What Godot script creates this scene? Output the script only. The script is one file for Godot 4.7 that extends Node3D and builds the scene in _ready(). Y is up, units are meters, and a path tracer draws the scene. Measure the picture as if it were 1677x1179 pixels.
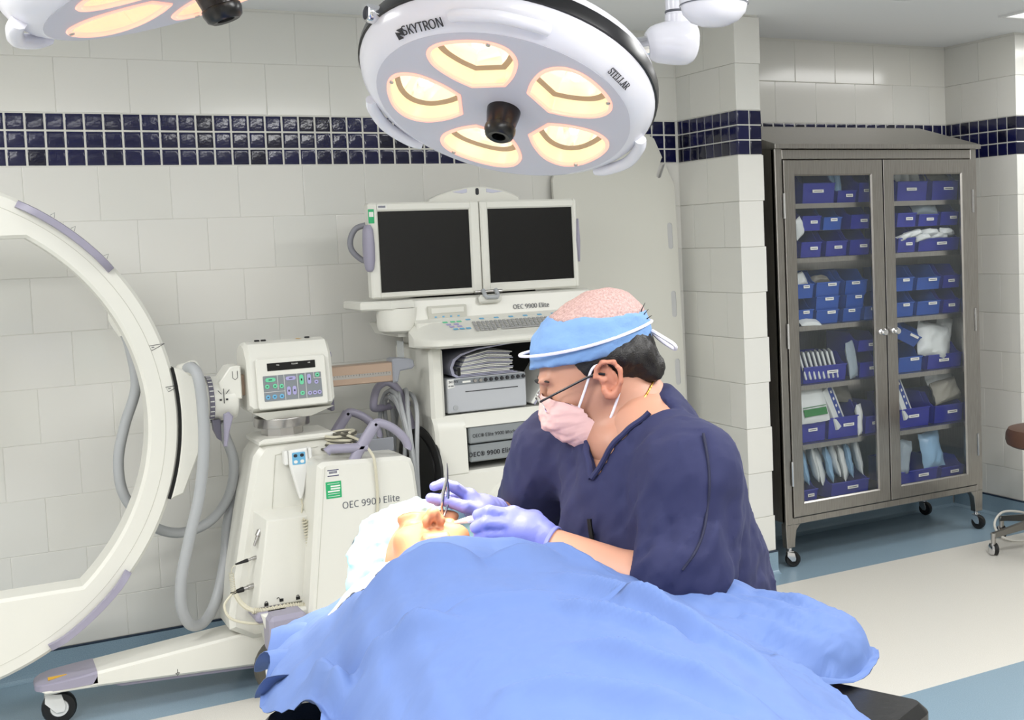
extends Node3D
# Operating room: tiled wall, C-arm x-ray machine, workstation, steel cabinet, surgical lamps, surgeon at work.

func _ready() -> void:
	set_camera()
	set_light()
	build_room()
	build_carm()
	build_workstation()
	build_cabinet()
	build_stool()
	build_lamps()
	build_table()
	build_people()

func set_camera() -> void:
	var cam := Camera3D.new()
	cam.name = "camera"
	add_child(cam)
	cam.position = Vector3(-0.18355, 1.49494, 4.78047)
	cam.rotation_order = EULER_ORDER_YXZ
	cam.rotation_degrees = Vector3(-3.69640, -29.23774, -2.24397)
	var near := 0.05
	var f := 1986.97
	cam.set_frustum(near * 1179.0 / f, Vector2(near * -204.855 / f, near * -74.584 / f), near, 60.0)
	cam.current = true

func set_light() -> void:
	var e := Environment.new()
	e.background_mode = Environment.BG_COLOR
	e.background_color = Color(0.0, 0.0, 0.0)
	e.tonemap_mode = Environment.TONE_MAPPER_LINEAR
	e.tonemap_exposure = 1.0
	e.sdfgi_enabled = true
	e.ssao_enabled = true
	e.ssil_enabled = true
	var w := WorldEnvironment.new()
	w.name = "environment"
	w.environment = e
	add_child(w)

# ---------------------------------------------------------------- helpers
var used := {}
var mats := {}

func numbered(called: String) -> String:
	var n: int = used.get(called, 0)
	used[called] = n + 1
	return called if n == 0 else "%s_%03d" % [called, n]

func thing(called: String, label: String, category: String, at := Vector3.ZERO, group := "") -> Node3D:
	var o := Node3D.new()
	o.name = numbered(called)
	add_child(o)
	o.position = at
	o.set_meta("label", label)
	o.set_meta("category", category)
	if group != "":
		o.set_meta("group", group)
	return o

func tag(o: Node3D, label: String, category: String, group := "") -> Node3D:
	o.set_meta("label", label)
	o.set_meta("category", category)
	if group != "":
		o.set_meta("group", group)
	return o

func part(parent: Node, called: String, mesh: Mesh, m: Material, xf := Transform3D()) -> MeshInstance3D:
	var o := MeshInstance3D.new()
	o.name = numbered(called) if parent == self else called
	o.mesh = mesh
	o.material_override = m
	o.transform = xf
	parent.add_child(o, true)
	return o

func struct(called: String, mesh: Mesh, m: Material) -> MeshInstance3D:
	var o := part(self, called, mesh, m)
	o.set_meta("kind", "structure")
	return o

func mat(key: String, c: Color, rough := 0.5, metal := 0.0, spec := 0.5) -> StandardMaterial3D:
	if mats.has(key):
		return mats[key]
	var m := StandardMaterial3D.new()
	m.resource_name = key
	m.albedo_color = c
	m.roughness = rough
	m.metallic = metal
	m.metallic_specular = spec
	mats[key] = m
	return m

func noise_tex(freq: float, a: Color, b: Color, size := 256, octaves := 3, sd := 1, normal := 0.0) -> NoiseTexture2D:
	var n := FastNoiseLite.new()
	n.noise_type = FastNoiseLite.TYPE_SIMPLEX_SMOOTH
	n.frequency = freq
	n.fractal_octaves = octaves
	n.seed = sd
	var t := NoiseTexture2D.new()
	t.width = size
	t.height = size
	t.seamless = true
	t.noise = n
	if normal > 0.0:
		t.as_normal_map = true
		t.bump_strength = normal
	else:
		var g := Gradient.new()
		g.set_color(0, a)
		g.set_color(1, b)
		t.color_ramp = g
	return t

func bumpy(m: StandardMaterial3D, tex: Texture2D, scale: float, strength := 1.0) -> StandardMaterial3D:
	m.normal_enabled = true
	m.normal_texture = tex
	m.normal_scale = strength
	m.uv1_triplanar = true
	m.uv1_scale = Vector3.ONE * scale
	return m

func tinted(m: StandardMaterial3D, tex: Texture2D, scale: float) -> StandardMaterial3D:
	m.albedo_texture = tex
	m.uv1_triplanar = true
	m.uv1_scale = Vector3.ONE * scale
	return m

# triangle soup; faces counter-clockwise seen from outside
class MB:
	var v := PackedVector3Array()
	var uv := PackedVector2Array()
	func tri(a: Vector3, b: Vector3, c: Vector3) -> void:
		v.append(a)
		v.append(b)
		v.append(c)
	func quad(a: Vector3, b: Vector3, c: Vector3, d: Vector3) -> void:
		tri(a, b, c)
		tri(a, c, d)
	func mesh(angle := 40.0) -> ArrayMesh:
		var n := v.size()
		var fn := PackedVector3Array()
		fn.resize(n / 3)
		var at := {}
		for f in n / 3:
			var c := (v[f * 3 + 1] - v[f * 3]).cross(v[f * 3 + 2] - v[f * 3])
			fn[f] = c
			for k in 3:
				var q: Vector3i = Vector3i((v[f * 3 + k] * 20000.0).round())
				if at.has(q):
					at[q].append(f)
				else:
					at[q] = [f]
		var lim := cos(deg_to_rad(angle))
		var nn := PackedVector3Array()
		nn.resize(n)
		var vv := PackedVector3Array()
		vv.resize(n)
		var order := [0, 2, 1]
		for f in n / 3:
			var me := fn[f].normalized()
			for k in 3:
				var i: int = f * 3 + order[k]
				var s := Vector3.ZERO
				for g in at[Vector3i((v[i] * 20000.0).round())]:
					if fn[g].normalized().dot(me) >= lim:
						s += fn[g]
				vv[f * 3 + k] = v[i]
				nn[f * 3 + k] = s.normalized() if s.length_squared() > 1e-24 else me
		var a := []
		a.resize(Mesh.ARRAY_MAX)
		a[Mesh.ARRAY_VERTEX] = vv
		a[Mesh.ARRAY_NORMAL] = nn
		if uv.size() == n:
			var uu := PackedVector2Array()
			uu.resize(n)
			for f in n / 3:
				for k in 3:
					uu[f * 3 + k] = uv[f * 3 + order[k]]
			a[Mesh.ARRAY_TEX_UV] = uu
		var m := ArrayMesh.new()
		m.add_surface_from_arrays(Mesh.PRIMITIVE_TRIANGLES, a)
		return m
	# box with chamfered edges
	func box(c: Vector3, s: Vector3, b := 0.0, xf := Transform3D()) -> MB:
		var h := s * 0.5
		if b <= 0.0:
			var p := []
			for i in 8:
				p.append(xf * (c + Vector3(h.x if i & 1 else -h.x, h.y if i & 2 else -h.y, h.z if i & 4 else -h.z)))
			quad(p[4], p[5], p[7], p[6])
			quad(p[1], p[0], p[2], p[3])
			quad(p[5], p[1], p[3], p[7])
			quad(p[0], p[4], p[6], p[2])
			quad(p[6], p[7], p[3], p[2])
			quad(p[0], p[1], p[5], p[4])
			return self
		b = minf(b, minf(h.x, minf(h.y, h.z)) * 0.98)
		# three inset corner points for each corner: along each axis
		var q := []
		for i in 8:
			var sg := Vector3(1 if i & 1 else -1, 1 if i & 2 else -1, 1 if i & 4 else -1)
			var t := []
			for ax in 3:
				var d := h - Vector3.ONE * b
				d[ax] = h[ax]
				t.append(xf * (c + sg * d))
			q.append(t)
		var face := func(ax: int, i0: int, i1: int, i2: int, i3: int) -> void:
			quad(q[i0][ax], q[i1][ax], q[i2][ax], q[i3][ax])
		face.call(2, 4, 5, 7, 6)
		face.call(2, 1, 0, 2, 3)
		face.call(0, 5, 1, 3, 7)
		face.call(0, 0, 4, 6, 2)
		face.call(1, 6, 7, 3, 2)
		face.call(1, 0, 1, 5, 4)
		for e in [[4, 5, 1, 2], [7, 6, 1, 2], [1, 0, 1, 2], [2, 3, 1, 2], [5, 7, 0, 2], [6, 4, 0, 2], [3, 1, 0, 2], [0, 2, 0, 2], [5, 1, 0, 1], [3, 7, 0, 1], [6, 2, 0, 1], [0, 4, 0, 1]]:
			var a0: Vector3 = q[e[0]][e[2]]
			var a1: Vector3 = q[e[1]][e[2]]
			var b0: Vector3 = q[e[0]][e[3]]
			var b1: Vector3 = q[e[1]][e[3]]
			if (a1 - a0).cross(b0 - a0).dot((a0 + b1) * 0.5 - xf * c) > 0:
				quad(a0, a1, b1, b0)
			else:
				quad(a0, b0, b1, a1)
		for i in 8:
			var t: Array = q[i]
			if (t[1] - t[0]).cross(t[2] - t[0]).dot(t[0] - xf * c) > 0:
				tri(t[0], t[1], t[2])
			else:
				tri(t[0], t[2], t[1])
		return self
	# swept tube; r a number or an array of radii
	func tube(pts: Array, r, sides := 10, cap := true, flat := 1.0) -> MB:
		var n := pts.size()
		var up := Vector3.UP
		var rings := []
		var t0: Vector3 = (pts[1] - pts[0]).normalized()
		if absf(t0.dot(up)) > 0.9:
			up = Vector3.RIGHT
		var nx := t0.cross(up).normalized()
		for i in n:
			var t: Vector3 = (pts[mini(i + 1, n - 1)] - pts[maxi(i - 1, 0)])
			if t.length_squared() < 1e-14:
				t = t0
			t = t.normalized()
			nx = (nx - t * nx.dot(t)).normalized()
			var ny := t.cross(nx)
			var rr: float = r[i] if r is Array else r
			var ring := PackedVector3Array()
			for k in sides:
				var a := TAU * k / sides
				ring.append(pts[i] + nx * cos(a) * rr + ny * sin(a) * rr * flat)
			rings.append(ring)
		for i in n - 1:
			for k in sides:
				var k2 := (k + 1) % sides
				quad(rings[i][k], rings[i][k2], rings[i + 1][k2], rings[i + 1][k])
		if cap:
			for k in range(1, sides - 1):
				tri(rings[0][0], rings[0][k + 1], rings[0][k])
				tri(rings[n - 1][0], rings[n - 1][k], rings[n - 1][k + 1])
		return self
	# turned around local y; profile of (radius, height) from bottom to top
	func lathe(prof: Array, segs := 24, xf := Transform3D(), sx := 1.0, sz := 1.0) -> MB:
		var rings := []
		for p in prof:
			var ring := PackedVector3Array()
			for k in segs:
				var a := TAU * k / segs
				ring.append(xf * Vector3(cos(a) * p.x * sx, p.y, -sin(a) * p.x * sz))
			rings.append(ring)
		for i in prof.size() - 1:
			for k in segs:
				var k2 := (k + 1) % segs
				if prof[i].x < 1e-6:
					tri(rings[i][k], rings[i + 1][k2], rings[i + 1][k])
				elif prof[i + 1].x < 1e-6:
					tri(rings[i][k], rings[i][k2], rings[i + 1][k])
				else:
					quad(rings[i][k], rings[i][k2], rings[i + 1][k2], rings[i + 1][k])
		return self
	# polygon in local xy pushed out along z from z0 to z1, edges chamfered by b
	func prism(poly: PackedVector2Array, z0: float, z1: float, b := 0.0, xf := Transform3D()) -> MB:
		var pg := poly
		if Geometry2D.is_polygon_clockwise(pg):
			pg = pg.duplicate()
			pg.reverse()
		var n := pg.size()
		var inn := pg
		if b > 0.0:
			inn = PackedVector2Array()
			for i in n:
				var p0 := pg[(i + n - 1) % n]
				var p1 := pg[i]
				var p2 := pg[(i + 1) % n]
				var d1 := (p1 - p0).normalized()
				var d2 := (p2 - p1).normalized()
				var n1 := Vector2(-d1.y, d1.x)
				var n2 := Vector2(-d2.y, d2.x)
				var mm := n1 + n2
				var l := maxf(1.0 + n1.dot(n2), 0.35)
				inn.append(p1 + mm * (b / l))
		var tr := Geometry2D.triangulate_polygon(inn)
		var put := func(p: Vector2, z: float) -> Vector3: return xf * Vector3(p.x, p.y, z)
		for i in range(0, tr.size(), 3):
			var a := inn[tr[i]]
			var c1 := inn[tr[i + 1]]
			var c2 := inn[tr[i + 2]]
			if (c1 - a).cross(c2 - a) < 0:
				var sw := c1
				c1 = c2
				c2 = sw
			tri(put.call(a, z1), put.call(c1, z1), put.call(c2, z1))
			tri(put.call(a, z0), put.call(c2, z0), put.call(c1, z0))
		for i in n:
			var j := (i + 1) % n
			quad(put.call(pg[i], z0 + b), put.call(pg[j], z0 + b), put.call(pg[j], z1 - b), put.call(pg[i], z1 - b))
			if b > 0.0:
				quad(put.call(pg[i], z1 - b), put.call(pg[j], z1 - b), put.call(inn[j], z1), put.call(inn[i], z1))
				quad(put.call(inn[i], z0), put.call(inn[j], z0), put.call(pg[j], z0 + b), put.call(pg[i], z0 + b))
		return self
	# solid from two matching loops of points (loft between rings), closed at both ends
	func loft(rings: Array, cap := true) -> MB:
		for i in rings.size() - 1:
			var n: int = rings[i].size()
			for k in n:
				var k2 := (k + 1) % n
				quad(rings[i][k], rings[i][k2], rings[i + 1][k2], rings[i + 1][k])
		if cap:
			var a: Array = [rings[0], rings[rings.size() - 1]]
			for e in 2:
				var c := Vector3.ZERO
				for p in a[e]:
					c += p
				c /= a[e].size()
				for k in a[e].size():
					var p0: Vector3 = a[e][k]
					var p1: Vector3 = a[e][(k + 1) % a[e].size()]
					if e == 0:
						tri(c, p1, p0)
					else:
						tri(c, p0, p1)
		return self

func mb() -> MB:
	return MB.new()

func bx(c: Vector3, s: Vector3, b := 0.0) -> ArrayMesh:
	return MB.new().box(c, s, b).mesh()

func rot(axis: Vector3, deg: float, at := Vector3.ZERO) -> Transform3D:
	return Transform3D(Basis(axis.normalized(), deg_to_rad(deg)), at)

# frame at a point with y along dir
func along(at: Vector3, dir: Vector3, hint := Vector3.RIGHT) -> Transform3D:
	var y := dir.normalized()
	if absf(y.dot(hint)) > 0.95:
		hint = Vector3.FORWARD
	var z := hint.cross(y).normalized()
	return Transform3D(Basis(y.cross(z), y, z), at)

# frame at a point with z along dir and y near up
func facing(at: Vector3, z: Vector3, up := Vector3.UP) -> Transform3D:
	z = z.normalized()
	var x := up.cross(z).normalized()
	return Transform3D(Basis(x, z.cross(x), z), at)

func smooth_path(ctrl: Array, n := 8) -> Array:
	var out := []
	for i in ctrl.size() - 1:
		var p0: Vector3 = ctrl[maxi(i - 1, 0)]
		var p1: Vector3 = ctrl[i]
		var p2: Vector3 = ctrl[i + 1]
		var p3: Vector3 = ctrl[mini(i + 2, ctrl.size() - 1)]
		for k in n:
			out.append(p1.cubic_interpolate(p2, p0, p3, float(k) / n))
	out.append(ctrl[ctrl.size() - 1])
	return out

func rounded(w: float, h: float, r: float, seg := 4) -> PackedVector2Array:
	var p := PackedVector2Array()
	for q in 4:
		var c := Vector2((w / 2 - r) * (1 if q == 0 or q == 3 else -1), (h / 2 - r) * (1 if q < 2 else -1))
		for k in seg + 1:
			var a := PI / 2 * (q + float(k) / seg)
			p.append(c + Vector2(cos(a), sin(a)) * r)
	return p

func text_mesh(s: String, height: float, font := "Droid Sans", depth := 0.0008, weight := 400, italic := false) -> TextMesh:
	var t := TextMesh.new()
	var f := SystemFont.new()
	f.font_names = PackedStringArray([font])
	f.font_weight = weight
	f.font_italic = italic
	t.font = f
	t.text = s
	t.font_size = 32
	t.pixel_size = height / 32.0 / 0.72
	t.depth = depth
	t.curve_step = 2.0
	return t

# a part whose shape is given in room coordinates
func wpart(parent: Node3D, called: String, m: MB, material: Material, angle := 40.0) -> MeshInstance3D:
	return part(parent, called, m.mesh(angle), material, parent.global_transform.affine_inverse())

# lettering whose middle lies at a point, read along x, facing z
func lettering(parent: Node3D, called: String, s: String, height: float, at: Vector3, x: Vector3, up: Vector3, m: Material, font := "Droid Sans", weight := 400, stretch := 1.0, italic := false) -> MeshInstance3D:
	var z := x.cross(up).normalized()
	var b := Basis(x.normalized() * stretch, z.cross(x).normalized(), z)
	var o := part(parent, called, text_mesh(s, height, font, 0.0012, weight, italic), m, parent.global_transform.affine_inverse() * Transform3D(b, at))
	return o

func arc_pts(c: Vector3, r: float, a0: float, a1: float, n: int, z := 0.0) -> Array:
	var o := []
	for i in n + 1:
		var a := deg_to_rad(lerpf(a0, a1, float(i) / n))
		o.append(c + Vector3(cos(a) * r, sin(a) * r, z))
	return o

func arc2(c: Vector2, r: float, a0: float, a1: float, n: int) -> PackedVector2Array:
	var o := PackedVector2Array()
	for i in n + 1:
		var a := deg_to_rad(lerpf(a0, a1, float(i) / n))
		o.append(c + Vector2(cos(a), sin(a)) * r)
	return o

func helix(pts: Array, r: float, turns: float, n: int) -> Array:
	var o := []
	var up := Vector3(0.3, 0.2, 1).normalized()
	for i in n + 1:
		var t := float(i) / n * (pts.size() - 1)
		var k := mini(int(t), pts.size() - 2)
		var p: Vector3 = pts[k].lerp(pts[k + 1], t - k)
		var d: Vector3 = (pts[k + 1] - pts[k]).normalized()
		var nx := d.cross(up).normalized()
		var ny := d.cross(nx)
		var a := TAU * turns * i / n
		o.append(p + (nx * cos(a) + ny * sin(a)) * r)
	return o
# ---------------------------------------------------------------- soft shapes: distance fields meshed as surface nets
class Field:
	var lo: Vector3
	var h: float
	var nx: int
	var ny: int
	var nz: int
	var d := PackedFloat32Array()
	func _init(a: Vector3, b: Vector3, cell: float) -> void:
		lo = a
		h = cell
		nx = int(ceil((b.x - a.x) / h)) + 1
		ny = int(ceil((b.y - a.y) / h)) + 1
		nz = int(ceil((b.z - a.z) / h)) + 1
		d.resize(nx * ny * nz)
		d.fill(100.0)
	func span(a: Vector3, b: Vector3) -> Array:
		var i := ((a - lo) / h).floor()
		var j := ((b - lo) / h).ceil()
		return [maxi(0, int(i.x)), maxi(0, int(i.y)), maxi(0, int(i.z)), mini(nx - 1, int(j.x)), mini(ny - 1, int(j.y)), mini(nz - 1, int(j.z))]
	# tapered capsule, joined smoothly over k
	func cone(a: Vector3, ra: float, b: Vector3, rb: float, k := 0.01) -> Field:
		var m := maxf(ra, rb) + k + 2.5 * h
		var s := span(a.min(b) - Vector3.ONE * m, a.max(b) + Vector3.ONE * m)
		var ab := b - a
		var l2 := maxf(ab.length_squared(), 1e-12)
		for z in range(s[2], s[5] + 1):
			for y in range(s[1], s[4] + 1):
				var o := (z * ny + y) * nx
				for x in range(s[0], s[3] + 1):
					var p := Vector3(lo.x + x * h, lo.y + y * h, lo.z + z * h) - a
					var t := clampf(p.dot(ab) / l2, 0.0, 1.0)
					var e := (p - ab * t).length() - ra - (rb - ra) * t
					var c := d[o + x]
					if c > 50.0:
						d[o + x] = e
					else:
						var q := maxf(k - absf(c - e), 0.0) / k
						d[o + x] = minf(c, e) - q * q * k * 0.25
		return self
	# ellipsoid with its own axes
	func ell(c0: Vector3, bs: Basis, r: Vector3, k := 0.01, sub := false) -> Field:
		var m := maxf(r.x, maxf(r.y, r.z)) + k + 2.5 * h
		var s := span(c0 - Vector3.ONE * m, c0 + Vector3.ONE * m)
		var inv := bs.transposed()
		var ir := Vector3(1.0 / r.x, 1.0 / r.y, 1.0 / r.z)
		for z in range(s[2], s[5] + 1):
			for y in range(s[1], s[4] + 1):
				var o := (z * ny + y) * nx
				for x in range(s[0], s[3] + 1):
					var p := inv * (Vector3(lo.x + x * h, lo.y + y * h, lo.z + z * h) - c0)
					var u := p * ir
					var k0 := u.length()
					var k1 := maxf((u * ir).length(), 1e-6)
					var e := k0 * (k0 - 1.0) / k1
					var c := d[o + x]
					if sub:
						e = -e
						var q2 := maxf(k - absf(c - e), 0.0) / k
						d[o + x] = maxf(c, e) + q2 * q2 * k * 0.25
					elif c > 50.0:
						d[o + x] = e
					else:
						var q := maxf(k - absf(c - e), 0.0) / k
						d[o + x] = minf(c, e) - q * q * k * 0.25
		return self
	# keep only the side of a plane that n points away from
	func cut(at: Vector3, n: Vector3, k := 0.004) -> Field:
		n = n.normalized()
		for z in nz:
			for y in ny:
				var o := (z * ny + y) * nx
				for x in nx:
					var c := d[o + x]
					if c < 50.0:
						var e := (Vector3(lo.x + x * h, lo.y + y * h, lo.z + z * h) - at).dot(n)
						var q := maxf(k - absf(c - e), 0.0) / k
						d[o + x] = maxf(c, e) + q * q * k * 0.25
		return self
	# take away where all given planes hold (a wedge); each plane is [point, outward normal]
	func wedge(planes: Array, k := 0.003) -> Field:
		for z in nz:
			for y in ny:
				var o := (z * ny + y) * nx
				for x in nx:
					var c := d[o + x]
					if c < 50.0:
						var p := Vector3(lo.x + x * h, lo.y + y * h, lo.z + z * h)
						var e := -100.0
						for pl in planes:
							e = maxf(e, (p - pl[0]).dot(pl[1]))
						d[o + x] = maxf(c, -e)
		return self
	# first point on the surface from p along dir
	func touch(p: Vector3, dir: Vector3) -> Vector3:
		for k in 500:
			var q := ((p - lo) / h).round()
			if q.x >= 0 and q.y >= 0 and q.z >= 0 and q.x < nx and q.y < ny and q.z < nz:
				var e := d[(int(q.z) * ny + int(q.y)) * nx + int(q.x)]
				if e < 50.0:
					var off := (p - lo) / h - q
					if e - h * 0.3 + off.dot(dir) * 0.0 < 0.0:
						return p
			p += dir * 0.0012
		return p
	# add f(point) to the distance near the surface
	func ripple(f: Callable, near := 0.05) -> Field:
		for z in nz:
			for y in ny:
				var o := (z * ny + y) * nx
				for x in nx:
					if absf(d[o + x]) < near:
						d[o + x] += f.call(Vector3(lo.x + x * h, lo.y + y * h, lo.z + z * h))
		return self

# collects the nets of several fields into one mesh
class Net:
	var v := PackedVector3Array()
	var idx := PackedInt32Array()
	var col := PackedColorArray()
	func add(f: Field, tint = null) -> Net:
		var nx := f.nx
		var ny := f.ny
		var nz := f.nz
		var d := f.d
		var id := PackedInt32Array()
		id.resize(nx * ny * nz)
		id.fill(-1)
		var offs := PackedInt32Array([0, 1, nx, nx + 1, nx * ny, nx * ny + 1, nx * ny + nx, nx * ny + nx + 1])
		var edges := [[0, 1], [2, 3], [4, 5], [6, 7], [0, 2], [1, 3], [4, 6], [5, 7], [0, 4], [1, 5], [2, 6], [3, 7]]
		for z in nz - 1:
			for y in ny - 1:
				var o := (z * ny + y) * nx
				for x in nx - 1:
					var b := o + x
					var c0 := d[b]
					if c0 > 3.0 * f.h and c0 < 50.0:
						continue
					var s := 0
					for k in 8:
						if d[b + offs[k]] < 0.0:
							s += 1
					if s == 0 or s == 8:
						continue
					var sum := Vector3.ZERO
					var n := 0
					for e in edges:
						var d0 := d[b + offs[e[0]]]
						var d1 := d[b + offs[e[1]]]
						if (d0 < 0.0) != (d1 < 0.0):
							var t := d0 / (d0 - d1)
							var p0 := Vector3(e[0] & 1, (e[0] >> 1) & 1, e[0] >> 2)
							var p1 := Vector3(e[1] & 1, (e[1] >> 1) & 1, e[1] >> 2)
							sum += p0.lerp(p1, t)
							n += 1
					id[b] = v.size()
					var p := f.lo + (Vector3(x, y, z) + sum / n) * f.h
					v.append(p)
					if tint != null:
						col.append(tint.call(p))
		var st := [1, nx, nx * ny]
		for z in range(1, nz - 1):
			for y in range(1, ny - 1):
				var o := (z * ny + y) * nx
				for x in range(1, nx - 1):
					var b := o + x
					var c0 := d[b]
					if c0 > 3.0 * f.h:
						continue
					for ax in 3:
						var c1 := d[b + st[ax]]
						if (c0 < 0.0) == (c1 < 0.0):
							continue
						var u: int = st[(ax + 1) % 3]
						var w: int = st[(ax + 2) % 3]
						var q := [id[b], id[b - u], id[b - u - w], id[b - w]]
						if q[0] < 0 or q[1] < 0 or q[2] < 0 or q[3] < 0:
							continue
						if c0 < 0.0:
							idx.append_array(PackedInt32Array([q[0], q[2], q[1], q[0], q[3], q[2]]))
						else:
							idx.append_array(PackedInt32Array([q[0], q[1], q[2], q[0], q[2], q[3]]))
		return self
	func mesh() -> ArrayMesh:
		var nn := PackedVector3Array()
		nn.resize(v.size())
		for i in range(0, idx.size(), 3):
			var a := v[idx[i]]
			var c := (v[idx[i + 2]] - a).cross(v[idx[i + 1]] - a)
			nn[idx[i]] += c
			nn[idx[i + 1]] += c
			nn[idx[i + 2]] += c
		for i in nn.size():
			nn[i] = nn[i].normalized()
		var a := []
		a.resize(Mesh.ARRAY_MAX)
		a[Mesh.ARRAY_VERTEX] = v
		a[Mesh.ARRAY_NORMAL] = nn
		a[Mesh.ARRAY_INDEX] = idx
		if col.size() == v.size():
			a[Mesh.ARRAY_COLOR] = col
		var m := ArrayMesh.new()
		m.add_surface_from_arrays(Mesh.PRIMITIVE_TRIANGLES, a)
		return m

# sheet of points as a closed thin cloth
func sheet(rows: Array, thick := 0.0015, skip = null) -> ArrayMesh:
	var nr := rows.size()
	var nc: int = rows[0].size()
	var nrm := []
	for i in nr:
		var r := PackedVector3Array()
		for j in nc:
			var du: Vector3 = rows[mini(i + 1, nr - 1)][j] - rows[maxi(i - 1, 0)][j]
			var dv: Vector3 = rows[i][mini(j + 1, nc - 1)] - rows[i][maxi(j - 1, 0)]
			r.append(du.cross(dv).normalized())
		nrm.append(r)
	var v := PackedVector3Array()
	var n := PackedVector3Array()
	var idx := PackedInt32Array()
	for side in 2:
		for i in nr:
			for j in nc:
				var k: Vector3 = nrm[i][j]
				v.append(rows[i][j] + k * (thick * 0.5 if side == 0 else -thick * 0.5))
				n.append(k if side == 0 else -k)
	var on := func(i: int, j: int) -> bool:
		return i >= 0 and j >= 0 and i < nr - 1 and j < nc - 1 and not (skip != null and skip.call(i, j))
	var half := nr * nc
	for i in nr - 1:
		for j in nc - 1:
			if not on.call(i, j):
				continue
			var a := i * nc + j
			var b := a + nc
			idx.append_array(PackedInt32Array([a, a + 1, b, b, a + 1, b + 1]))
			idx.append_array(PackedInt32Array([half + a, half + b, half + a + 1, half + b, half + b + 1, half + a + 1]))
			for e in [[0, -1, a, b], [0, 1, b + 1, a + 1], [-1, 0, a + 1, a], [1, 0, b, b + 1]]:
				if not on.call(i + e[0], j + e[1]):
					idx.append_array(PackedInt32Array([e[2], e[3], half + e[3], e[2], half + e[3], half + e[2]]))
	var ar := []
	ar.resize(Mesh.ARRAY_MAX)
	ar[Mesh.ARRAY_VERTEX] = v
	ar[Mesh.ARRAY_NORMAL] = n
	ar[Mesh.ARRAY_INDEX] = idx
	var m := ArrayMesh.new()
	m.add_surface_from_arrays(Mesh.PRIMITIVE_TRIANGLES, ar)
	return m

# ---------------------------------------------------------------- room
const CEIL := 2.413
const P := 0.0635
const BAND := 1.821
const TW := 0.2445
const TH := 0.1959
var tile_rng := RandomNumberGenerator.new()
var white_tile_mats := []
var blue_tile_mats := []
var tile_cache := {}

func tile_mesh(w: float, h: float, dome: float, rim: float) -> ArrayMesh:
	var key := "%.4f_%.4f_%.4f" % [w, h, dome]
	if tile_cache.has(key):
		return tile_cache[key]
	var m := mb()
	var t := 0.0042
	var rings := []
	for s in [[0.0, 0.0], [0.0, t - rim], [rim * 0.4, t - rim * 0.3], [rim, t], [rim * 2.6, t + dome]]:
		var a: float = w / 2 - s[0]
		var b: float = h / 2 - s[0]
		rings.append([Vector3(-a, -b, s[1]), Vector3(a, -b, s[1]), Vector3(a, b, s[1]), Vector3(-a, b, s[1])])
	m.loft(rings)
	tile_cache[key] = m.mesh(50.0)
	return tile_cache[key]

# tiles on a face: origin at floor level, u along the face, n out of it
func tile_face(wall: Node3D, o: Vector3, u: Vector3, n: Vector3, width: float, u_joint: float, u_blue: float, rows_from := 0.10) -> void:
	var bs := Basis(u, Vector3.UP, n)
	var gap := 0.0015
	var put := func(a: float, b: float, y0: float, y1: float, blue: bool) -> void:
		a = maxf(a, 0.0)
		b = minf(b, width)
		y0 = maxf(y0, rows_from)
		y1 = minf(y1, CEIL)
		if b - a < 0.012 or y1 - y0 < 0.012:
			return
		var g := 0.0052 if blue else gap
		var mm := tile_mesh(b - a - g, y1 - y0 - g, 0.0006 if blue else 0.0, 0.0032 if blue else 0.0013)
		var tilt := Basis.from_euler(Vector3(tile_rng.randf_range(-1, 1), tile_rng.randf_range(-1, 1), 0) * (0.006 if blue else 0.0012))
		var set_: Array = blue_tile_mats if blue else white_tile_mats
		part(wall, "blue_tile" if blue else "white_tile", mm, set_[tile_rng.randi() % set_.size()], Transform3D(bs * tilt, o + u * ((a + b) / 2) + Vector3.UP * ((y0 + y1) / 2)))
	for r in 3:
		var x := fposmod(u_blue, P) - P
		while x < width:
			put.call(x, x + P, BAND + r * P, BAND + (r + 1) * P, true)
			x += P
	for r in range(-10, 4):
		var y0 := BAND + r * TH if r < 0 else BAND + 3 * P + r * TH
		var odd := posmod(r, 2) == 0
		if r >= 0:
			odd = posmod(r, 2) == 0
		var x := fposmod(u_joint + (TW / 2 if odd else 0.0), TW) - TW
		while x < width:
			put.call(x, x + TW, y0, y0 + TH, false)
			x += TW

func cove(called: String, o: Vector3, u: Vector3, n: Vector3, width: float) -> void:
	# vinyl turned up the wall: quarter-round at the floor, dark capping strip on top
	var m := mb()
	var prof := PackedVector2Array([Vector2(0, 0), Vector2(0.03, 0), Vector2(0.03, 0.001), Vector2(0.018, 0.005), Vector2(0.011, 0.012), Vector2(0.0085, 0.026), Vector2(0.0085, 0.093), Vector2(0, 0.093)])
	m.prism(prof, 0, width, 0, Transform3D(Basis(n, Vector3.UP, u), o))
	var b := struct(called, m.mesh(30), mats.blue_vinyl)
	var c := mb()
	c.box(Vector3(0.005, 0.0965, width / 2), Vector3(0.01, 0.007, width), 0.0015, Transform3D(Basis(n, Vector3.UP, u), o))
	part(b, "capping_strip", c.mesh(), mats.cap_strip)

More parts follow.
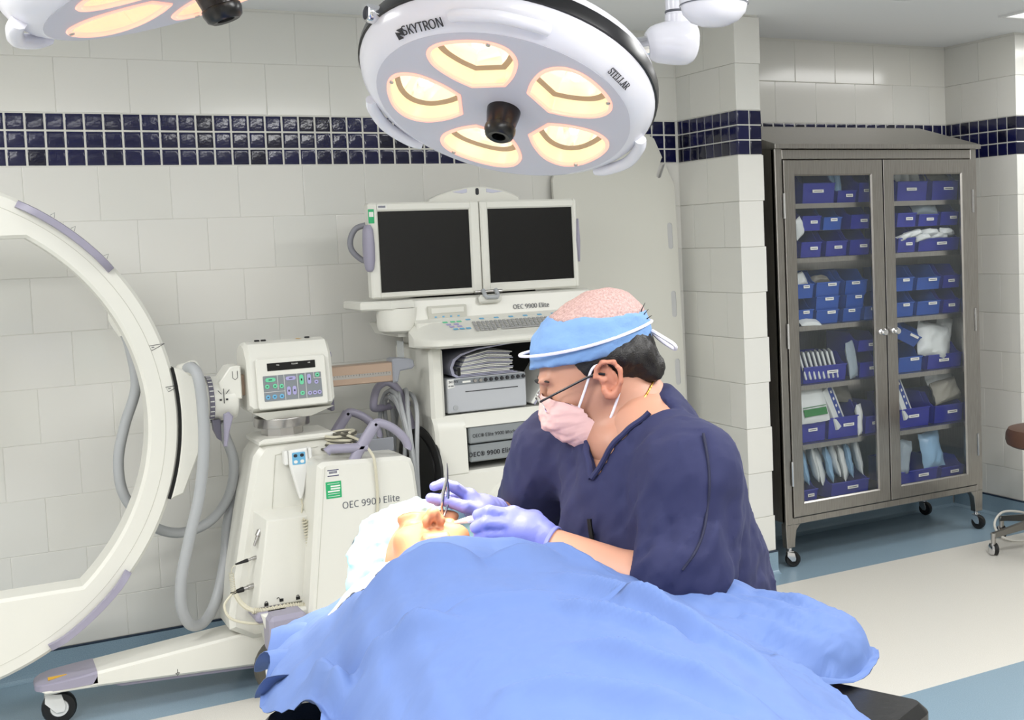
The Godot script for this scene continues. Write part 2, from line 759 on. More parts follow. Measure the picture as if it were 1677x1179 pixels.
func build_room() -> void:
	tile_rng.seed = 7
	var wavy := noise_tex(0.012, Color.BLACK, Color.WHITE, 256, 2, 3, 1.2)
	for i in 3:
		var c: Color = [Color(0.885, 0.880, 0.855), Color(0.875, 0.872, 0.850), Color(0.890, 0.884, 0.862)][i]
		var m := mat("white_glaze_%d" % i, c, 0.13)
		white_tile_mats.append(bumpy(m, wavy, 2.0, 0.035))
	var wavy2 := noise_tex(0.02, Color.BLACK, Color.WHITE, 256, 2, 5, 3.0)
	for i in 5:
		var c: Color = [Color(0.075, 0.085, 0.26), Color(0.062, 0.070, 0.215), Color(0.05, 0.055, 0.165), Color(0.07, 0.078, 0.245), Color(0.085, 0.092, 0.25)][i]
		var m := mat("blue_glaze_%d" % i, c, 0.10)
		blue_tile_mats.append(bumpy(m, wavy2, 9.0, 0.10))
	var grout := mat("grout", Color(0.87, 0.865, 0.84), 0.9)
	var paint := mat("ceiling_paint", Color(0.92, 0.925, 0.93), 0.9)
	var wall_paint := mat("wall_paint", Color(0.84, 0.835, 0.82), 0.6)
	var speck := noise_tex(0.35, Color(0.80, 0.785, 0.75), Color(0.90, 0.89, 0.86), 256, 3, 11)
	var beige := tinted(mat("beige_vinyl", Color(1, 1, 1), 0.33), speck, 3.0)
	var speck2 := noise_tex(0.30, Color(0.50, 0.60, 0.67), Color(0.62, 0.71, 0.77), 256, 3, 12)
	var bluev := tinted(mat("blue_vinyl", Color(0.95, 0.95, 0.95), 0.30), speck2, 3.0)
	mat("cap_strip", Color(0.10, 0.17, 0.25), 0.5)
	# floor: slab and welded vinyl sheets
	var fl := struct("floor", bx(Vector3(1.6, -0.06, 3.1), Vector3(8.0, 0.1, 6.6)), grout)
	part(fl, "blue_border_sheet", bx(Vector3(1.6, -0.005, 0.225), Vector3(8.0, 0.01, 0.85)), bluev)
	part(fl, "beige_sheet", bx(Vector3(1.6, -0.005, 1.26), Vector3(8.0, 0.01, 1.22)), beige)
	part(fl, "blue_band_sheet", bx(Vector3(1.6, -0.005, 2.37), Vector3(8.0, 0.01, 1.0)), bluev)
	part(fl, "beige_sheet", bx(Vector3(1.6, -0.005, 4.635), Vector3(8.0, 0.01, 3.53)), beige)
	struct("ceiling", bx(Vector3(1.6, CEIL + 0.05, 3.1), Vector3(8.0, 0.1, 6.6)), paint)
	# back wall in two stretches, parted by a narrow wing wall
	var wb := struct("wall_back", bx(Vector3(0.35, 1.2065, -0.05), Vector3(5.0, 2.413, 0.105)), grout)
	tile_face(wb, Vector3(-1.0, 0, 0), Vector3.RIGHT, Vector3.BACK, 3.741, 1.0 + 0.0445, 1.0)
	var wa := struct("wall_alcove", bx(Vector3(3.628, 1.2065, -0.05), Vector3(1.52, 2.413, 0.105)), grout)
	tile_face(wa, Vector3(2.868, 0, 0), Vector3.RIGHT, Vector3.BACK, 1.519, 0.06, 0.03)
	var ww := struct("wall_wing", bx(Vector3(2.8045, 1.2065, 0.241), Vector3(0.121, 2.413, 0.484)), grout)
	tile_face(ww, Vector3(2.744, 0, 0.0), Vector3.BACK, Vector3.LEFT, 0.486, 0.24, 0.0419)
	tile_face(ww, Vector3(2.738, 0, 0.483), Vector3.RIGHT, Vector3.BACK, 0.133, 0.001, 0.003)
	# right-hand side of the alcove and the wall that goes on from it
	var wr := struct("wall_right", bx(Vector3(4.99, 1.2065, 0.2), Vector3(1.2, 2.413, 0.566)), grout)
	tile_face(wr, Vector3(4.391, 0, 0.486), Vector3.FORWARD, Vector3.LEFT, 0.486, 0.486 - 0.24, 0.0)
	tile_face(wr, Vector3(4.385, 0, 0.483), Vector3.RIGHT, Vector3.BACK, 1.2, 0.245, 0.0)
	struct("wall_side_right", bx(Vector3(5.65, 1.2065, 3.2), Vector3(0.12, 2.413, 6.4)), wall_paint)
	struct("wall_side_left", bx(Vector3(-2.2, 1.2065, 3.1), Vector3(0.12, 2.413, 6.6)), wall_paint)
	struct("wall_front", bx(Vector3(1.6, 1.2065, 6.46), Vector3(8.0, 2.413, 0.12)), wall_paint)
	cove("baseboard_back", Vector3(-1.6, 0, 0.003), Vector3.RIGHT, Vector3.BACK, 4.33)
	cove("baseboard_alcove", Vector3(2.88, 0, 0.003), Vector3.RIGHT, Vector3.BACK, 1.49)
	cove("baseboard_wing", Vector3(2.741, 0, 0.012), Vector3.BACK, Vector3.LEFT, 0.475)
	cove("baseboard_wing_front", Vector3(2.733, 0, 0.486), Vector3.RIGHT, Vector3.BACK, 0.143)
	cove("baseboard_right", Vector3(4.388, 0, 0.012), Vector3.BACK, Vector3.LEFT, 0.475)
	cove("baseboard_right_front", Vector3(4.38, 0, 0.486), Vector3.RIGHT, Vector3.BACK, 1.2)
	# fluorescent panels in the ceiling
	for s in TROFFERS:
		troffer(s[0], s[1], s[2], s[3], s[4])
	# round speaker grille in the ceiling
	var sp := thing("ceiling_speaker", "small round grey speaker grille in the ceiling before the alcove", "speaker", Vector3(3.22, CEIL, 1.02))
	part(sp, "rim", mb().lathe([Vector2(0.075, 0.0), Vector2(0.078, -0.004), Vector2(0.07, -0.008), Vector2(0.062, -0.006), Vector2(0.062, 0.0)], 28).mesh(), mats.ceiling_paint)
	part(sp, "grille", mb().lathe([Vector2(0.062, -0.001), Vector2(0.05, -0.004), Vector2(0.0, -0.005)], 28).mesh(), mat("speaker_mesh", Color(0.45, 0.46, 0.47), 0.6))

const TROFFERS := [
	[Vector3(4.49, CEIL, 1.10), 1.08, 0.60, 1.3, "square fluorescent ceiling panel before the alcove with the steel cabinet"],
	[Vector3(0.3, CEIL, 4.6), 1.2, 0.6, 3.3, "fluorescent ceiling panel over the foot of the operating table"],
	[Vector3(-1.1, CEIL, 3.4), 1.2, 0.6, 4.7, "fluorescent ceiling panel left of the operating table"],
	[Vector3(1.7, CEIL, 4.0), 1.2, 0.6, 4.7, "fluorescent ceiling panel right of the operating table"],
	[Vector3(2.7, CEIL, 2.5), 1.2, 0.6, 3.3, "added fluorescent ceiling panel, unseen, brightening the floor between operating table and steel cabinet"],  # out-of-view panel added to brighten the floor here
	[Vector3(-1.0, CEIL, 1.6), 1.2, 0.6, 2.9, "fluorescent ceiling panel above the x-ray arc"],
]

func troffer(at: Vector3, w: float, d: float, energy: float, label: String) -> void:
	var t := thing("ceiling_light", label, "light", at, "fluorescent ceiling panels")
	var fr := mb()
	for s in [-1, 1]:
		fr.box(Vector3(s * (w / 2 - 0.012), -0.004, 0), Vector3(0.024, 0.012, d), 0.002)
		fr.box(Vector3(0, -0.004, s * (d / 2 - 0.012)), Vector3(w - 0.048, 0.012, 0.024), 0.002)
	part(t, "frame", fr.mesh(), mat("light_frame", Color(0.9, 0.9, 0.9), 0.5))
	var glow := mat("light_diffuser", Color(0.95, 0.95, 0.95), 0.5)
	glow.emission_enabled = true
	glow.emission = Color(0.99, 0.99, 0.985)
	glow.emission_energy_multiplier = 1.6
	part(t, "diffuser", bx(Vector3(0, -0.002, 0), Vector3(w - 0.048, 0.004, d - 0.048)), glow)
	var l := AreaLight3D.new()
	l.name = "lamp"
	l.area_size = Vector2(w - 0.06, d - 0.06)
	l.light_color = Color(0.99, 0.99, 0.985)
	l.light_energy = energy
	l.area_range = 20.0
	l.area_attenuation = 2.0
	l.shadow_enabled = true
	t.add_child(l)
	l.position = Vector3(0, -0.015, 0)
	l.rotation_degrees = Vector3(-90, 0, 0)

# ---------------------------------------------------------------- mobile x-ray C-arm
func c_mats() -> void:
	mat("cream", Color(0.872, 0.868, 0.835), 0.36)
	mat("cream_dark", Color(0.78, 0.775, 0.735), 0.4)
	mat("lilac", Color(0.60, 0.585, 0.655), 0.42)
	mat("lilac_dark", Color(0.43, 0.42, 0.48), 0.45)
	mat("hose", Color(0.66, 0.67, 0.68), 0.42)
	mat("steel", Color(0.72, 0.71, 0.70), 0.28, 1.0)
	mat("tan_steel", Color(0.72, 0.63, 0.56), 0.38, 0.7)
	mat("chrome", Color(0.86, 0.86, 0.87), 0.12, 1.0)
	mat("black_rubber", Color(0.045, 0.045, 0.05), 0.5)
	mat("black_gap", Color(0.02, 0.02, 0.02), 0.8)
	mat("dark_print", Color(0.16, 0.16, 0.18), 0.6)
	mat("grey_print", Color(0.36, 0.37, 0.40), 0.6)
	mat("white_plastic", Color(0.90, 0.90, 0.89), 0.35)
	mat("green_sticker", Color(0.16, 0.66, 0.42), 0.5)
	mat("paper", Color(0.90, 0.90, 0.88), 0.7)
	mat("ivory_cord", Color(0.80, 0.78, 0.70), 0.45)
	mat("key_green", Color(0.42, 0.80, 0.62), 0.5)
	mat("key_lilac", Color(0.66, 0.64, 0.82), 0.5)
	mat("key_blue", Color(0.42, 0.68, 0.83), 0.5)
	mat("panel_grey", Color(0.50, 0.52, 0.54), 0.5)
	mat("yellow_sign", Color(0.86, 0.66, 0.14), 0.5)

func caster(parent: Node3D, at: Vector3, r: float, w: float, turn: float, fork: Material, tyre: Material, hubm: Material) -> void:
	var xf := Transform3D(Basis(Vector3.UP, deg_to_rad(turn)), at)
	var c := xf * Transform3D(Basis(Vector3.RIGHT, PI / 2), Vector3(r * 0.35, r, 0))
	var wm := mb().lathe([Vector2(r * 0.55, -w / 2), Vector2(r * 0.9, -w / 2), Vector2(r, -w * 0.3), Vector2(r, w * 0.3), Vector2(r * 0.9, w / 2), Vector2(r * 0.55, w / 2), Vector2(r * 0.55, -w / 2)], 24, c)
	var wp := wpart(parent, "wheel", wm, tyre)
	wpart(wp, "hub", mb().lathe([Vector2(0, -w * 0.52), Vector2(r * 0.5, -w * 0.52), Vector2(r * 0.56, -w * 0.4), Vector2(r * 0.56, w * 0.4), Vector2(r * 0.5, w * 0.52), Vector2(0, w * 0.52)], 20, c), hubm)
	var fm := mb()
	for s in [-1, 1]:
		fm.prism(PackedVector2Array([Vector2(r * 0.15, r * 0.8), Vector2(r * 0.6, r * 0.8), Vector2(r * 0.7, r * 1.15), Vector2(r * 0.5, r * 1.9), Vector2(-r * 0.4, r * 2.05), Vector2(-r * 0.45, r * 1.5)]), s * w * 0.68 - 0.002, s * w * 0.68 + 0.002, 0.0006, xf)
	fm.box(Vector3(0, r * 2.08, 0), Vector3(r * 0.9, r * 0.12, w * 1.5), 0.001, xf)
	fm.lathe([Vector2(r * 0.30, r * 2.1), Vector2(r * 0.30, r * 2.5), Vector2(0, r * 2.5)], 14, xf)
	wpart(parent, "fork", fm, fork)

func build_carm() -> void:
	c_mats()
	var t := thing("c_arm", "large cream mobile x-ray C-arm with lilac grips and hanging grey hoses by the tiled wall", "x-ray machine", Vector3(0.6, 0, 0.5))
	# --- base leg with toe cover
	var leg := PackedVector2Array([Vector2(0.13, 0.166), Vector2(0.62, 0.203), Vector2(0.72, 0.205), Vector2(0.72, 0.075), Vector2(0.62, 0.083), Vector2(0.10, 0.119)])
	wpart(t, "base_leg", mb().prism(leg, 0.42, 0.58, 0.008), mats.cream)
	wpart(t, "leg_sole", mb().prism(PackedVector2Array([Vector2(-0.03, 0.132), Vector2(0.13, 0.138), Vector2(0.13, 0.1165), Vector2(-0.02, 0.124)]), 0.425, 0.576, 0.003), mats.cream)
	var toe := mb()
	var rings := []
	for s in [[0.131, 0.168, 0.08], [0.06, 0.163, 0.08], [0.0, 0.158, 0.076], [-0.03, 0.153, 0.066], [-0.046, 0.148, 0.045], [-0.05, 0.142, 0.03]]:
		var ring := []
		for q in [[-1, 0.0], [-1, 0.8], [-0.9, 1.0], [0.9, 1.0], [1, 0.8], [1, 0.0]]:
			ring.append(Vector3(s[0], lerpf(0.130, s[1], q[1]), 0.5 + q[0] * s[2]))
		rings.append(ring)
	toe.loft(rings)
	var tc := wpart(t, "toe_cover", toe, mats.lilac)
	wpart(tc, "warning_sign", mb().prism(PackedVector2Array([Vector2(-0.01, -0.016), Vector2(0.065, 0.004), Vector2(-0.01, 0.016)]), 0.0, 0.001, 0, Transform3D(Basis(Vector3(0.999, 0.05, 0), Vector3(0, 0, -1), Vector3(-0.05, 0.999, 0)), Vector3(0.0, 0.1585, 0.53))), mats.yellow_sign)
	wpart(t, "leg_rail", mb().prism(PackedVector2Array([Vector2(0.2, 0.098), Vector2(0.72, 0.062), Vector2(0.72, 0.076), Vector2(0.17, 0.113)]), 0.46, 0.56, 0.003), mats.lilac)
	var mark := mb().tube([Vector3(0.372, 0.125, 0.581), Vector3(0.372, 0.112, 0.581)], 0.0008, 5)
	for q in [[Vector3(0.366, 0.112, 0.581), Vector3(0.378, 0.112, 0.581)], [Vector3(0.366, 0.112, 0.581), Vector3(0.372, 0.104, 0.581)], [Vector3(0.378, 0.112, 0.581), Vector3(0.372, 0.104, 0.581)]]:
		mark.tube(q, 0.0008, 5)
	wpart(t, "centre_mark", mark, mats.dark_print)
	caster(t, Vector3(0.0, 0.0, 0.50), 0.052, 0.036, 0, mats.white_plastic, mats.black_rubber, mats.white_plastic)
	# --- column
	var col := PackedVector2Array([Vector2(0.690, 0.845), Vector2(0.93, 0.845), Vector2(0.96, 0.18), Vector2(0.62, 0.18), Vector2(0.545, 0.225), Vector2(0.545, 0.275), Vector2(0.615, 0.62), Vector2(0.655, 0.80)])
	wpart(t, "column", mb().prism(col, 0.40, 0.60, 0.018), mats.cream)
	wpart(t, "column_top", mb().prism(PackedVector2Array([Vector2(0.672, 0.838), Vector2(0.672, 0.85), Vector2(0.69, 0.858), Vector2(0.925, 0.858), Vector2(0.94, 0.85), Vector2(0.94, 0.838)]), 0.395, 0.612, 0.006), mats.cream)
	var cavity := mb()
	for q in [[Vector3(0.725, 0.80, 0.601), Vector3(0.87, 0.812, 0.601)], [Vector3(0.725, 0.80, 0.601), Vector3(0.668, 0.31, 0.601)]]:
		cavity.tube(q, 0.0012, 5)
	wpart(t, "panel_seam", cavity, mats.cream_dark)
	wpart(t, "lift_shaft", mb().lathe([Vector2(0.072, 0.85), Vector2(0.072, 0.892)], 10, Transform3D(Basis(), Vector3(0.776, 0, 0.5))), mats.steel, 20)
	wpart(t, "collar", mb().lathe([Vector2(0.07, 0.885), Vector2(0.092, 0.886), Vector2(0.094, 0.889), Vector2(0.094, 0.916), Vector2(0.092, 0.919), Vector2(0.06, 0.92)], 36, Transform3D(Basis(), Vector3(0.776, 0, 0.5))), mats.steel)
	# --- connector box on the column front
	var cb := mb()
	cb.loft([[Vector3(0.595, 0.285, 0.59), Vector3(0.86, 0.285, 0.59), Vector3(0.86, 0.62, 0.59), Vector3(0.64, 0.62, 0.59)], [Vector3(0.618, 0.305, 0.675), Vector3(0.85, 0.305, 0.675), Vector3(0.85, 0.597, 0.675), Vector3(0.668, 0.597, 0.675)], [Vector3(0.624, 0.310, 0.68), Vector3(0.846, 0.31, 0.68), Vector3(0.846, 0.592, 0.68), Vector3(0.674, 0.592, 0.68)]])
	var cbo := wpart(t, "connector_box", cb, mats.cream, 30)
	for q in [[Vector3(0.65, 0.316, 0.681), false], [Vector3(0.70, 0.322, 0.681), true], [Vector3(0.755, 0.319, 0.681), false]]:
		var lk := mb().box(q[0], Vector3(0.013, 0.010, 0.001))
		var sh: Vector3 = Vector3(-0.01, 0.006, 0) if q[1] else Vector3(0, 0.006, 0)
		lk.tube(arc_pts(q[0] + sh, 0.0042, 0, 180, 8), 0.0011, 5)
		wpart(cbo, "padlock_symbol", lk, mats.black_rubber)
	var plug_at := [[Vector3(0.632, 0.47, 0.64), 0.7], [Vector3(0.612, 0.375, 0.64), 1.0]]
	for q in plug_at:
		var k: float = q[1]
		var xf := along(q[0], Vector3(-1, -0.12, 0.25))
		var pl := wpart(t, "plug", mb().lathe([Vector2(0.009 * k, -0.01), Vector2(0.009 * k, 0.012), Vector2(0.007 * k, 0.013), Vector2(0.007 * k, 0.03), Vector2(0, 0.03)], 12, xf), mats.steel)
		wpart(pl, "strain_relief", mb().lathe([Vector2(0.009 * k, 0.028), Vector2(0.008 * k, 0.04), Vector2(0.004 * k, 0.072), Vector2(0, 0.072)], 10, xf), mats.black_rubber)
	wpart(t, "small_socket", mb().lathe([Vector2(0.010, 0), Vector2(0.010, 0.02), Vector2(0.006, 0.022), Vector2(0.004, 0.055), Vector2(0, 0.055)], 10, along(Vector3(0.652, 0.56, 0.64), Vector3(-0.5, -1, 0.2))), mats.steel)
	# --- console head
	var ch := mb()
	var sec := func(x: float, g: float) -> Array:
		return [Vector3(x, 0.945 + g, 0.42 + g), Vector3(x, 0.945 + g, 0.575 - g), Vector3(x, 0.965 + g, 0.605 - g), Vector3(x, 1.135 - g, 0.585 - g), Vector3(x, 1.178 - g, 0.55 - g), Vector3(x, 1.185 - g, 0.50), Vector3(x, 1.175 - g, 0.43 + g), Vector3(x, 1.14 - g, 0.41 + g)]
	ch.loft([sec.call(0.652, 0.012), sec.call(0.664, 0.0), sec.call(0.928, 0.0), sec.call(0.940, 0.012)])
	var con := wpart(t, "console", ch, mats.cream, 35)
	wpart(t, "console_skirt", mb().loft([[Vector3(0.71, 0.918, 0.43), Vector3(0.71, 0.918, 0.575), Vector3(0.86, 0.918, 0.575), Vector3(0.86, 0.918, 0.43)].map(func(p): return p), [Vector3(0.662, 0.948, 0.415), Vector3(0.662, 0.948, 0.60), Vector3(0.935, 0.948, 0.60), Vector3(0.935, 0.948, 0.415)]]), mats.cream)
	# sloped face: frame of the front
	var fo := Vector3(0.795, 1.045, 0.601)
	var fx := facing(fo, Vector3(0, 0.117, 1))
	wpart(con, "face_plate", mb().prism(rounded(0.236, 0.172, 0.010), 0.0, 0.010, 0.004, fx), mats.cream)
	wpart(con, "display", mb().prism(rounded(0.162, 0.026, 0.001), 0.010, 0.0115, 0.0, fx * Transform3D(Basis(), Vector3(0.0, 0.055, 0))), mat("dark_display", Color(0.03, 0.03, 0.035), 0.15))
	for q in [[-0.045, "kVp"], [0.012, "FLUORO"], [0.06, "mA"]]:
		lettering(con, "display_text", q[1], 0.0042, fx * Vector3(q[0], 0.0605, 0.0118), fx.basis.x, fx.basis.y, mats.paper)
	var pn := wpart(con, "button_panel", mb().prism(rounded(0.196, 0.086, 0.003), 0.010, 0.0115, 0.0, fx * Transform3D(Basis(), Vector3(0.0, -0.017, 0))), mats.panel_grey)
	var line := mb()
	for q in [[-0.05, 0.026, -0.05, -0.022], [-0.098, -0.029, -0.028, -0.029], [-0.028, 0.026, -0.028, -0.06], [0.016, 0.026, 0.016, -0.06], [0.044, 0.026, 0.044, -0.06], [0.073, 0.026, 0.073, 0.006], [0.073, 0.006, 0.098, 0.006]]:
		line.box(Vector3((q[0] + q[2]) / 2, (q[1] + q[3]) / 2, 0.0117), Vector3(absf(q[2] - q[0]) + 0.0012, absf(q[3] - q[1]) + 0.0012, 0.0004), 0, fx)
	wpart(pn, "divider", line, mats.paper)
	var keys := [["key_green", -0.074, 0.012, 0.034, 0.014], ["key_green", -0.086, -0.010, 0.015, 0.015], ["key_green", -0.060, -0.010, 0.015, 0.015], ["key_green", -0.038, -0.012, 0.014, 0.015], ["key_blue", -0.086, -0.046, 0.015, 0.016], ["key_blue", -0.064, -0.046, 0.015, 0.016], ["key_blue", -0.040, -0.046, 0.015, 0.016], ["key_lilac", -0.006, 0.012, 0.034, 0.013], ["key_lilac", -0.015, -0.030, 0.013, 0.030], ["key_lilac", 0.004, -0.030, 0.013, 0.030], ["key_green", 0.030, 0.004, 0.014, 0.034], ["key_green", 0.030, -0.042, 0.015, 0.015], ["key_lilac", 0.056, 0.004, 0.013, 0.034], ["key_lilac", 0.080, -0.008, 0.014, 0.014], ["key_lilac", 0.066, 0.004, 0.001, 0.001], ["key_green", 0.085, 0.016, 0.015, 0.015], ["key_lilac", 0.055, -0.044, 0.014, 0.014], ["key_lilac", 0.072, -0.044, 0.014, 0.014], ["key_lilac", 0.088, -0.044, 0.014, 0.014]]
	for k in keys:
		if k[3] < 0.005:
			continue
		var kx: Transform3D = fx * Transform3D(Basis(), Vector3(k[1], k[2], 0.0))
		var b := wpart(pn, "key", mb().prism(rounded(k[3], k[4], minf(k[3], k[4]) * 0.48, 3), 0.0115, 0.0132, 0.0004, kx), mats[k[0]])
		wpart(b, "key_symbol", mb().box(Vector3(0, 0, 0.0134), Vector3(k[3] * 0.35, k[4] * 0.22, 0.0004), 0, kx), mats.dark_print)
	for x in [0.706, 0.728, 0.878]:
		wpart(con, "top_button", mb().box(Vector3(x, 1.186, 0.505), Vector3(0.017, 0.006, 0.012), 0.002), mats.black_rubber)
	wpart(con, "top_warning_sign", mb().prism(PackedVector2Array([Vector2(-0.01, -0.008), Vector2(0.01, -0.008), Vector2(0, 0.01)]), 0, 0.0008, 0, Transform3D(Basis(Vector3.RIGHT, Vector3(0, 0, -1), Vector3.UP), Vector3(0.845, 1.1845, 0.51))), mats.yellow_sign)
	wpart(t, "console_knob", mb().lathe([Vector2(0.012, 0), Vector2(0.012, 0.016), Vector2(0.009, 0.02), Vector2(0, 0.02)], 14, along(Vector3(0.94, 1.118, 0.5), Vector3.RIGHT)), mats.lilac)
	wpart(t, "arm_lock", mb().box(Vector3(0.948, 0.945, 0.5), Vector3(0.016, 0.05, 0.06), 0.004), mats.lilac_dark)
	# --- cross arm through the console
	var ca := wpart(t, "cross_arm", mb().box(Vector3(0.91, 1.04, 0.5), Vector3(0.55, 0.07, 0.06), 0.003), mats.tan_steel)
	wpart(ca, "scale_strip", mb().box(Vector3(1.055, 1.035, 0.5306), Vector3(0.225, 0.014, 0.0008)), mats.steel)
	var tk := mb()
	for i in 22:
		tk.box(Vector3(0.95 + i * 0.01, 1.0385, 0.5312), Vector3(0.001, 0.009 if i % 5 == 0 else 0.005, 0.0004))
	wpart(ca, "scale_marks", tk, mats.dark_print)
	var he := mb().prism(PackedVector2Array([Vector2(1.172, 1.0), Vector2(1.19, 1.0), Vector2(1.2, 1.04), Vector2(1.245, 1.045), Vector2(1.255, 1.055), Vector2(1.252, 1.075), Vector2(1.24, 1.082), Vector2(1.185, 1.088), Vector2(1.172, 1.084)]), 0.462, 0.538, 0.005)
	wpart(t, "arm_end_handle", he, mat("grey_plastic", Color(0.56, 0.57, 0.60), 0.4))
	# --- rotation hub
	var hubx := along(Vector3(0.54, 1.0, 0.5), Vector3.RIGHT, Vector3.UP)
	wpart(t, "rotation_hub", mb().lathe([Vector2(0, -0.02), Vector2(0.074, -0.02), Vector2(0.076, -0.004), Vector2(0.076, 0.07), Vector2(0.07, 0.082), Vector2(0, 0.084)], 32, hubx), mats.cream)
	wpart(t, "degree_ring", mb().lathe([Vector2(0.0765, -0.012), Vector2(0.0795, -0.012), Vector2(0.0795, 0.004), Vector2(0.0765, 0.004)], 32, hubx), mats.lilac_dark)
	var teeth := mb()
	for i in 28:
		var a := TAU * i / 28
		teeth.box(Vector3(0.0797, -0.004, 0), Vector3(0.0008, 0.013, 0.004), 0, hubx * Transform3D(Basis(Vector3.UP, a), Vector3.ZERO))
	wpart(t, "degree_marks", teeth, mats.paper)
	wpart(t, "hub_bracket", mb().prism(PackedVector2Array([Vector2(0.562, 1.06), Vector2(0.598, 1.108), Vector2(0.612, 1.112), Vector2(0.634, 1.11), Vector2(0.634, 1.0), Vector2(0.57, 1.0)]), 0.455, 0.573, 0.004), mats.cream)
	var sy := mb()
	for q in [[Vector3(0.555, 1.035, 0.578), Vector3(0.566, 1.022, 0.578)], [Vector3(0.592, 1.035, 0.578), Vector3(0.581, 1.022, 0.578)], [Vector3(0.5735, 1.04, 0.578), Vector3(0.5735, 0.99, 0.578)]]:
		sy.tube(q, 0.0012, 5)
	for x in [0.563, 0.583]:
		sy.box(Vector3(x, 1.003, 0.578), Vector3(0.007, 0.006, 0.001))
	sy.tube([Vector3(0.606, 1.095, 0.5738), Vector3(0.606, 1.072, 0.5738), Vector3(0.614, 1.066, 0.5738), Vector3(0.622, 1.072, 0.5738), Vector3(0.622, 1.095, 0.5738)], 0.0009, 5)
	wpart(t, "hub_symbols", sy, mats.dark_print).set_meta("kind", "stuff")
	wpart(t, "brake_lever", mb().prism(PackedVector2Array([Vector2(0.567, 0.955), Vector2(0.585, 0.962), Vector2(0.598, 0.945), Vector2(0.583, 0.895), Vector2(0.573, 0.845), Vector2(0.562, 0.847), Vector2(0.566, 0.90)]), 0.575, 0.592, 0.004), mats.lilac)
	wpart(t, "lever_bracket", mb().prism(PackedVector2Array([Vector2(0.535, 0.935), Vector2(0.562, 0.935), Vector2(0.562, 0.86), Vector2(0.55, 0.87), Vector2(0.538, 0.90)]), 0.53, 0.56, 0.003), mats.lilac_dark)
	# --- the C itself
	var cc := Vector2(-0.378, 0.966)
	var outer := arc2(cc, 0.812, -88, 88, 64)
	var inner := PackedVector2Array()
	var a1 := rad_to_deg(asin((1.563 - cc.y) / 0.715))
	var a0 := rad_to_deg(asin((0.442 - cc.y) / 0.715))
	inner.append(Vector2(-0.35, 1.563))
	inner.append_array(arc2(cc, 0.715, a1, a0, 48))
	inner.append(Vector2(-0.35, 0.442))
	var cpoly := outer.duplicate()
	cpoly.append_array(inner)
	var cz := 0.55
	var ring := wpart(t, "c_ring", mb().prism(cpoly, 0.42, cz, 0.010), mats.cream, 25)
	var seam := mb().tube(arc_pts(Vector3(cc.x, cc.y, cz + 0.0001), 0.768, -86, 86, 60), 0.0010, 5)
	wpart(ring, "panel_seam", seam, mats.cream_dark)
	for s in [[62.0, 37.5], [-38.5, -61.5]]:
		var pth := []
		for i in 13:
			var a := deg_to_rad(lerpf(s[0], s[1], i / 12.0))
			var up := cz + 0.004 + 0.026 * clampf(minf(i, 12 - i) / 1.5, 0.0, 1.0)
			pth.append(Vector3(cc.x + cos(a) * 0.797, cc.y + sin(a) * 0.797, up))
		var gm := mb()
		var rr := []
		for i in 13:
			var d: Vector3 = (pth[mini(i + 1, 12)] - pth[maxi(i - 1, 0)])
			d = Vector3(d.x, d.y, 0).normalized()
			var side := Vector3(d.y, -d.x, 0)
			var q := []
			for k in [[-0.9, -1], [0.9, -1], [1, 0], [0.8, 1], [-0.8, 1], [-1, 0]]:
				q.append(pth[i] + side * 0.0125 * k[0] + Vector3(0, 0, 0.009 * k[1]))
			rr.append(q)
		gm.loft(rr)
		wpart(ring, "grip", gm, mats.lilac, 60)
	for q in [[Vector3(0.375, 1.195, cz), 0.05], [Vector3(0.418, 1.055, cz), 0.04]]:
		var mk := mb()
		var p: Vector3 = q[0] + Vector3(0, 0, 0.0006)
		var tri := [p + Vector3(0.026, 0.008, 0), p + Vector3(-0.022, 0.004, 0), p + Vector3(-0.014, -0.012, 0), p + Vector3(0.026, 0.008, 0)]
		mk.tube(tri, 0.0009, 5)
		mk.box(p + Vector3(-0.010, -0.001, 0), Vector3(0.008, 0.002, 0.0006))
		wpart(ring, "pinch_sign", mk, mats.dark_print)
	for a in [54.5, 49.5, 40.5]:
		var p := Vector3(cc.x + cos(deg_to_rad(a)) * 0.828, cc.y + sin(deg_to_rad(a)) * 0.828, cz - 0.012)
		var d := Vector3(-sin(deg_to_rad(a)), cos(deg_to_rad(a)), 0)
		var o := Vector3(cos(deg_to_rad(a)), sin(deg_to_rad(a)), 0)
		wpart(ring, "edge_mark", mb().tube([p - o * 0.014 - d * 0.008, p, p - o * 0.014 + d * 0.006], 0.0008, 5), mats.grey_print)
	# carriage that holds the C from outside
	var car := arc2(cc, 0.817, -20, 11, 20)
	var back := PackedVector2Array([Vector2(0.478, 1.105), Vector2(0.525, 1.06), Vector2(0.53, 0.93), Vector2(0.475, 0.80), Vector2(0.432, 0.70)])
	var carp := car.duplicate()
	carp.append_array(back)
	wpart(t, "carriage", mb().prism(carp, 0.445, 0.555, 0.005), mats.cream, 25)
	wpart(t, "track_gap", mb().prism(PackedVector2Array(Array(arc2(cc, 0.808, -20, 11, 20)) + Array(arc2(cc, 0.8175, 11, -20, 20))), 0.43, 0.5515, 0), mats.black_gap)
	# image intensifier and tube head, beyond the left of the view
	wpart(t, "image_intensifier", mb().lathe([Vector2(0.0, 1.30), Vector2(0.13, 1.30), Vector2(0.135, 1.32), Vector2(0.135, 1.48), Vector2(0.10, 1.56), Vector2(0.0, 1.57)], 32, Transform3D(Basis(), Vector3(-0.36, 0, 0.485))), mats.cream)
	wpart(t, "tube_head", mb().box(Vector3(-0.40, 0.44, 0.485), Vector3(0.16, 0.2, 0.17), 0.02).lathe([Vector2(0.075, 0.5), Vector2(0.06, 0.62), Vector2(0.0, 0.62)], 24, Transform3D(Basis(), Vector3(-0.36, 0, 0.485))), mats.cream)
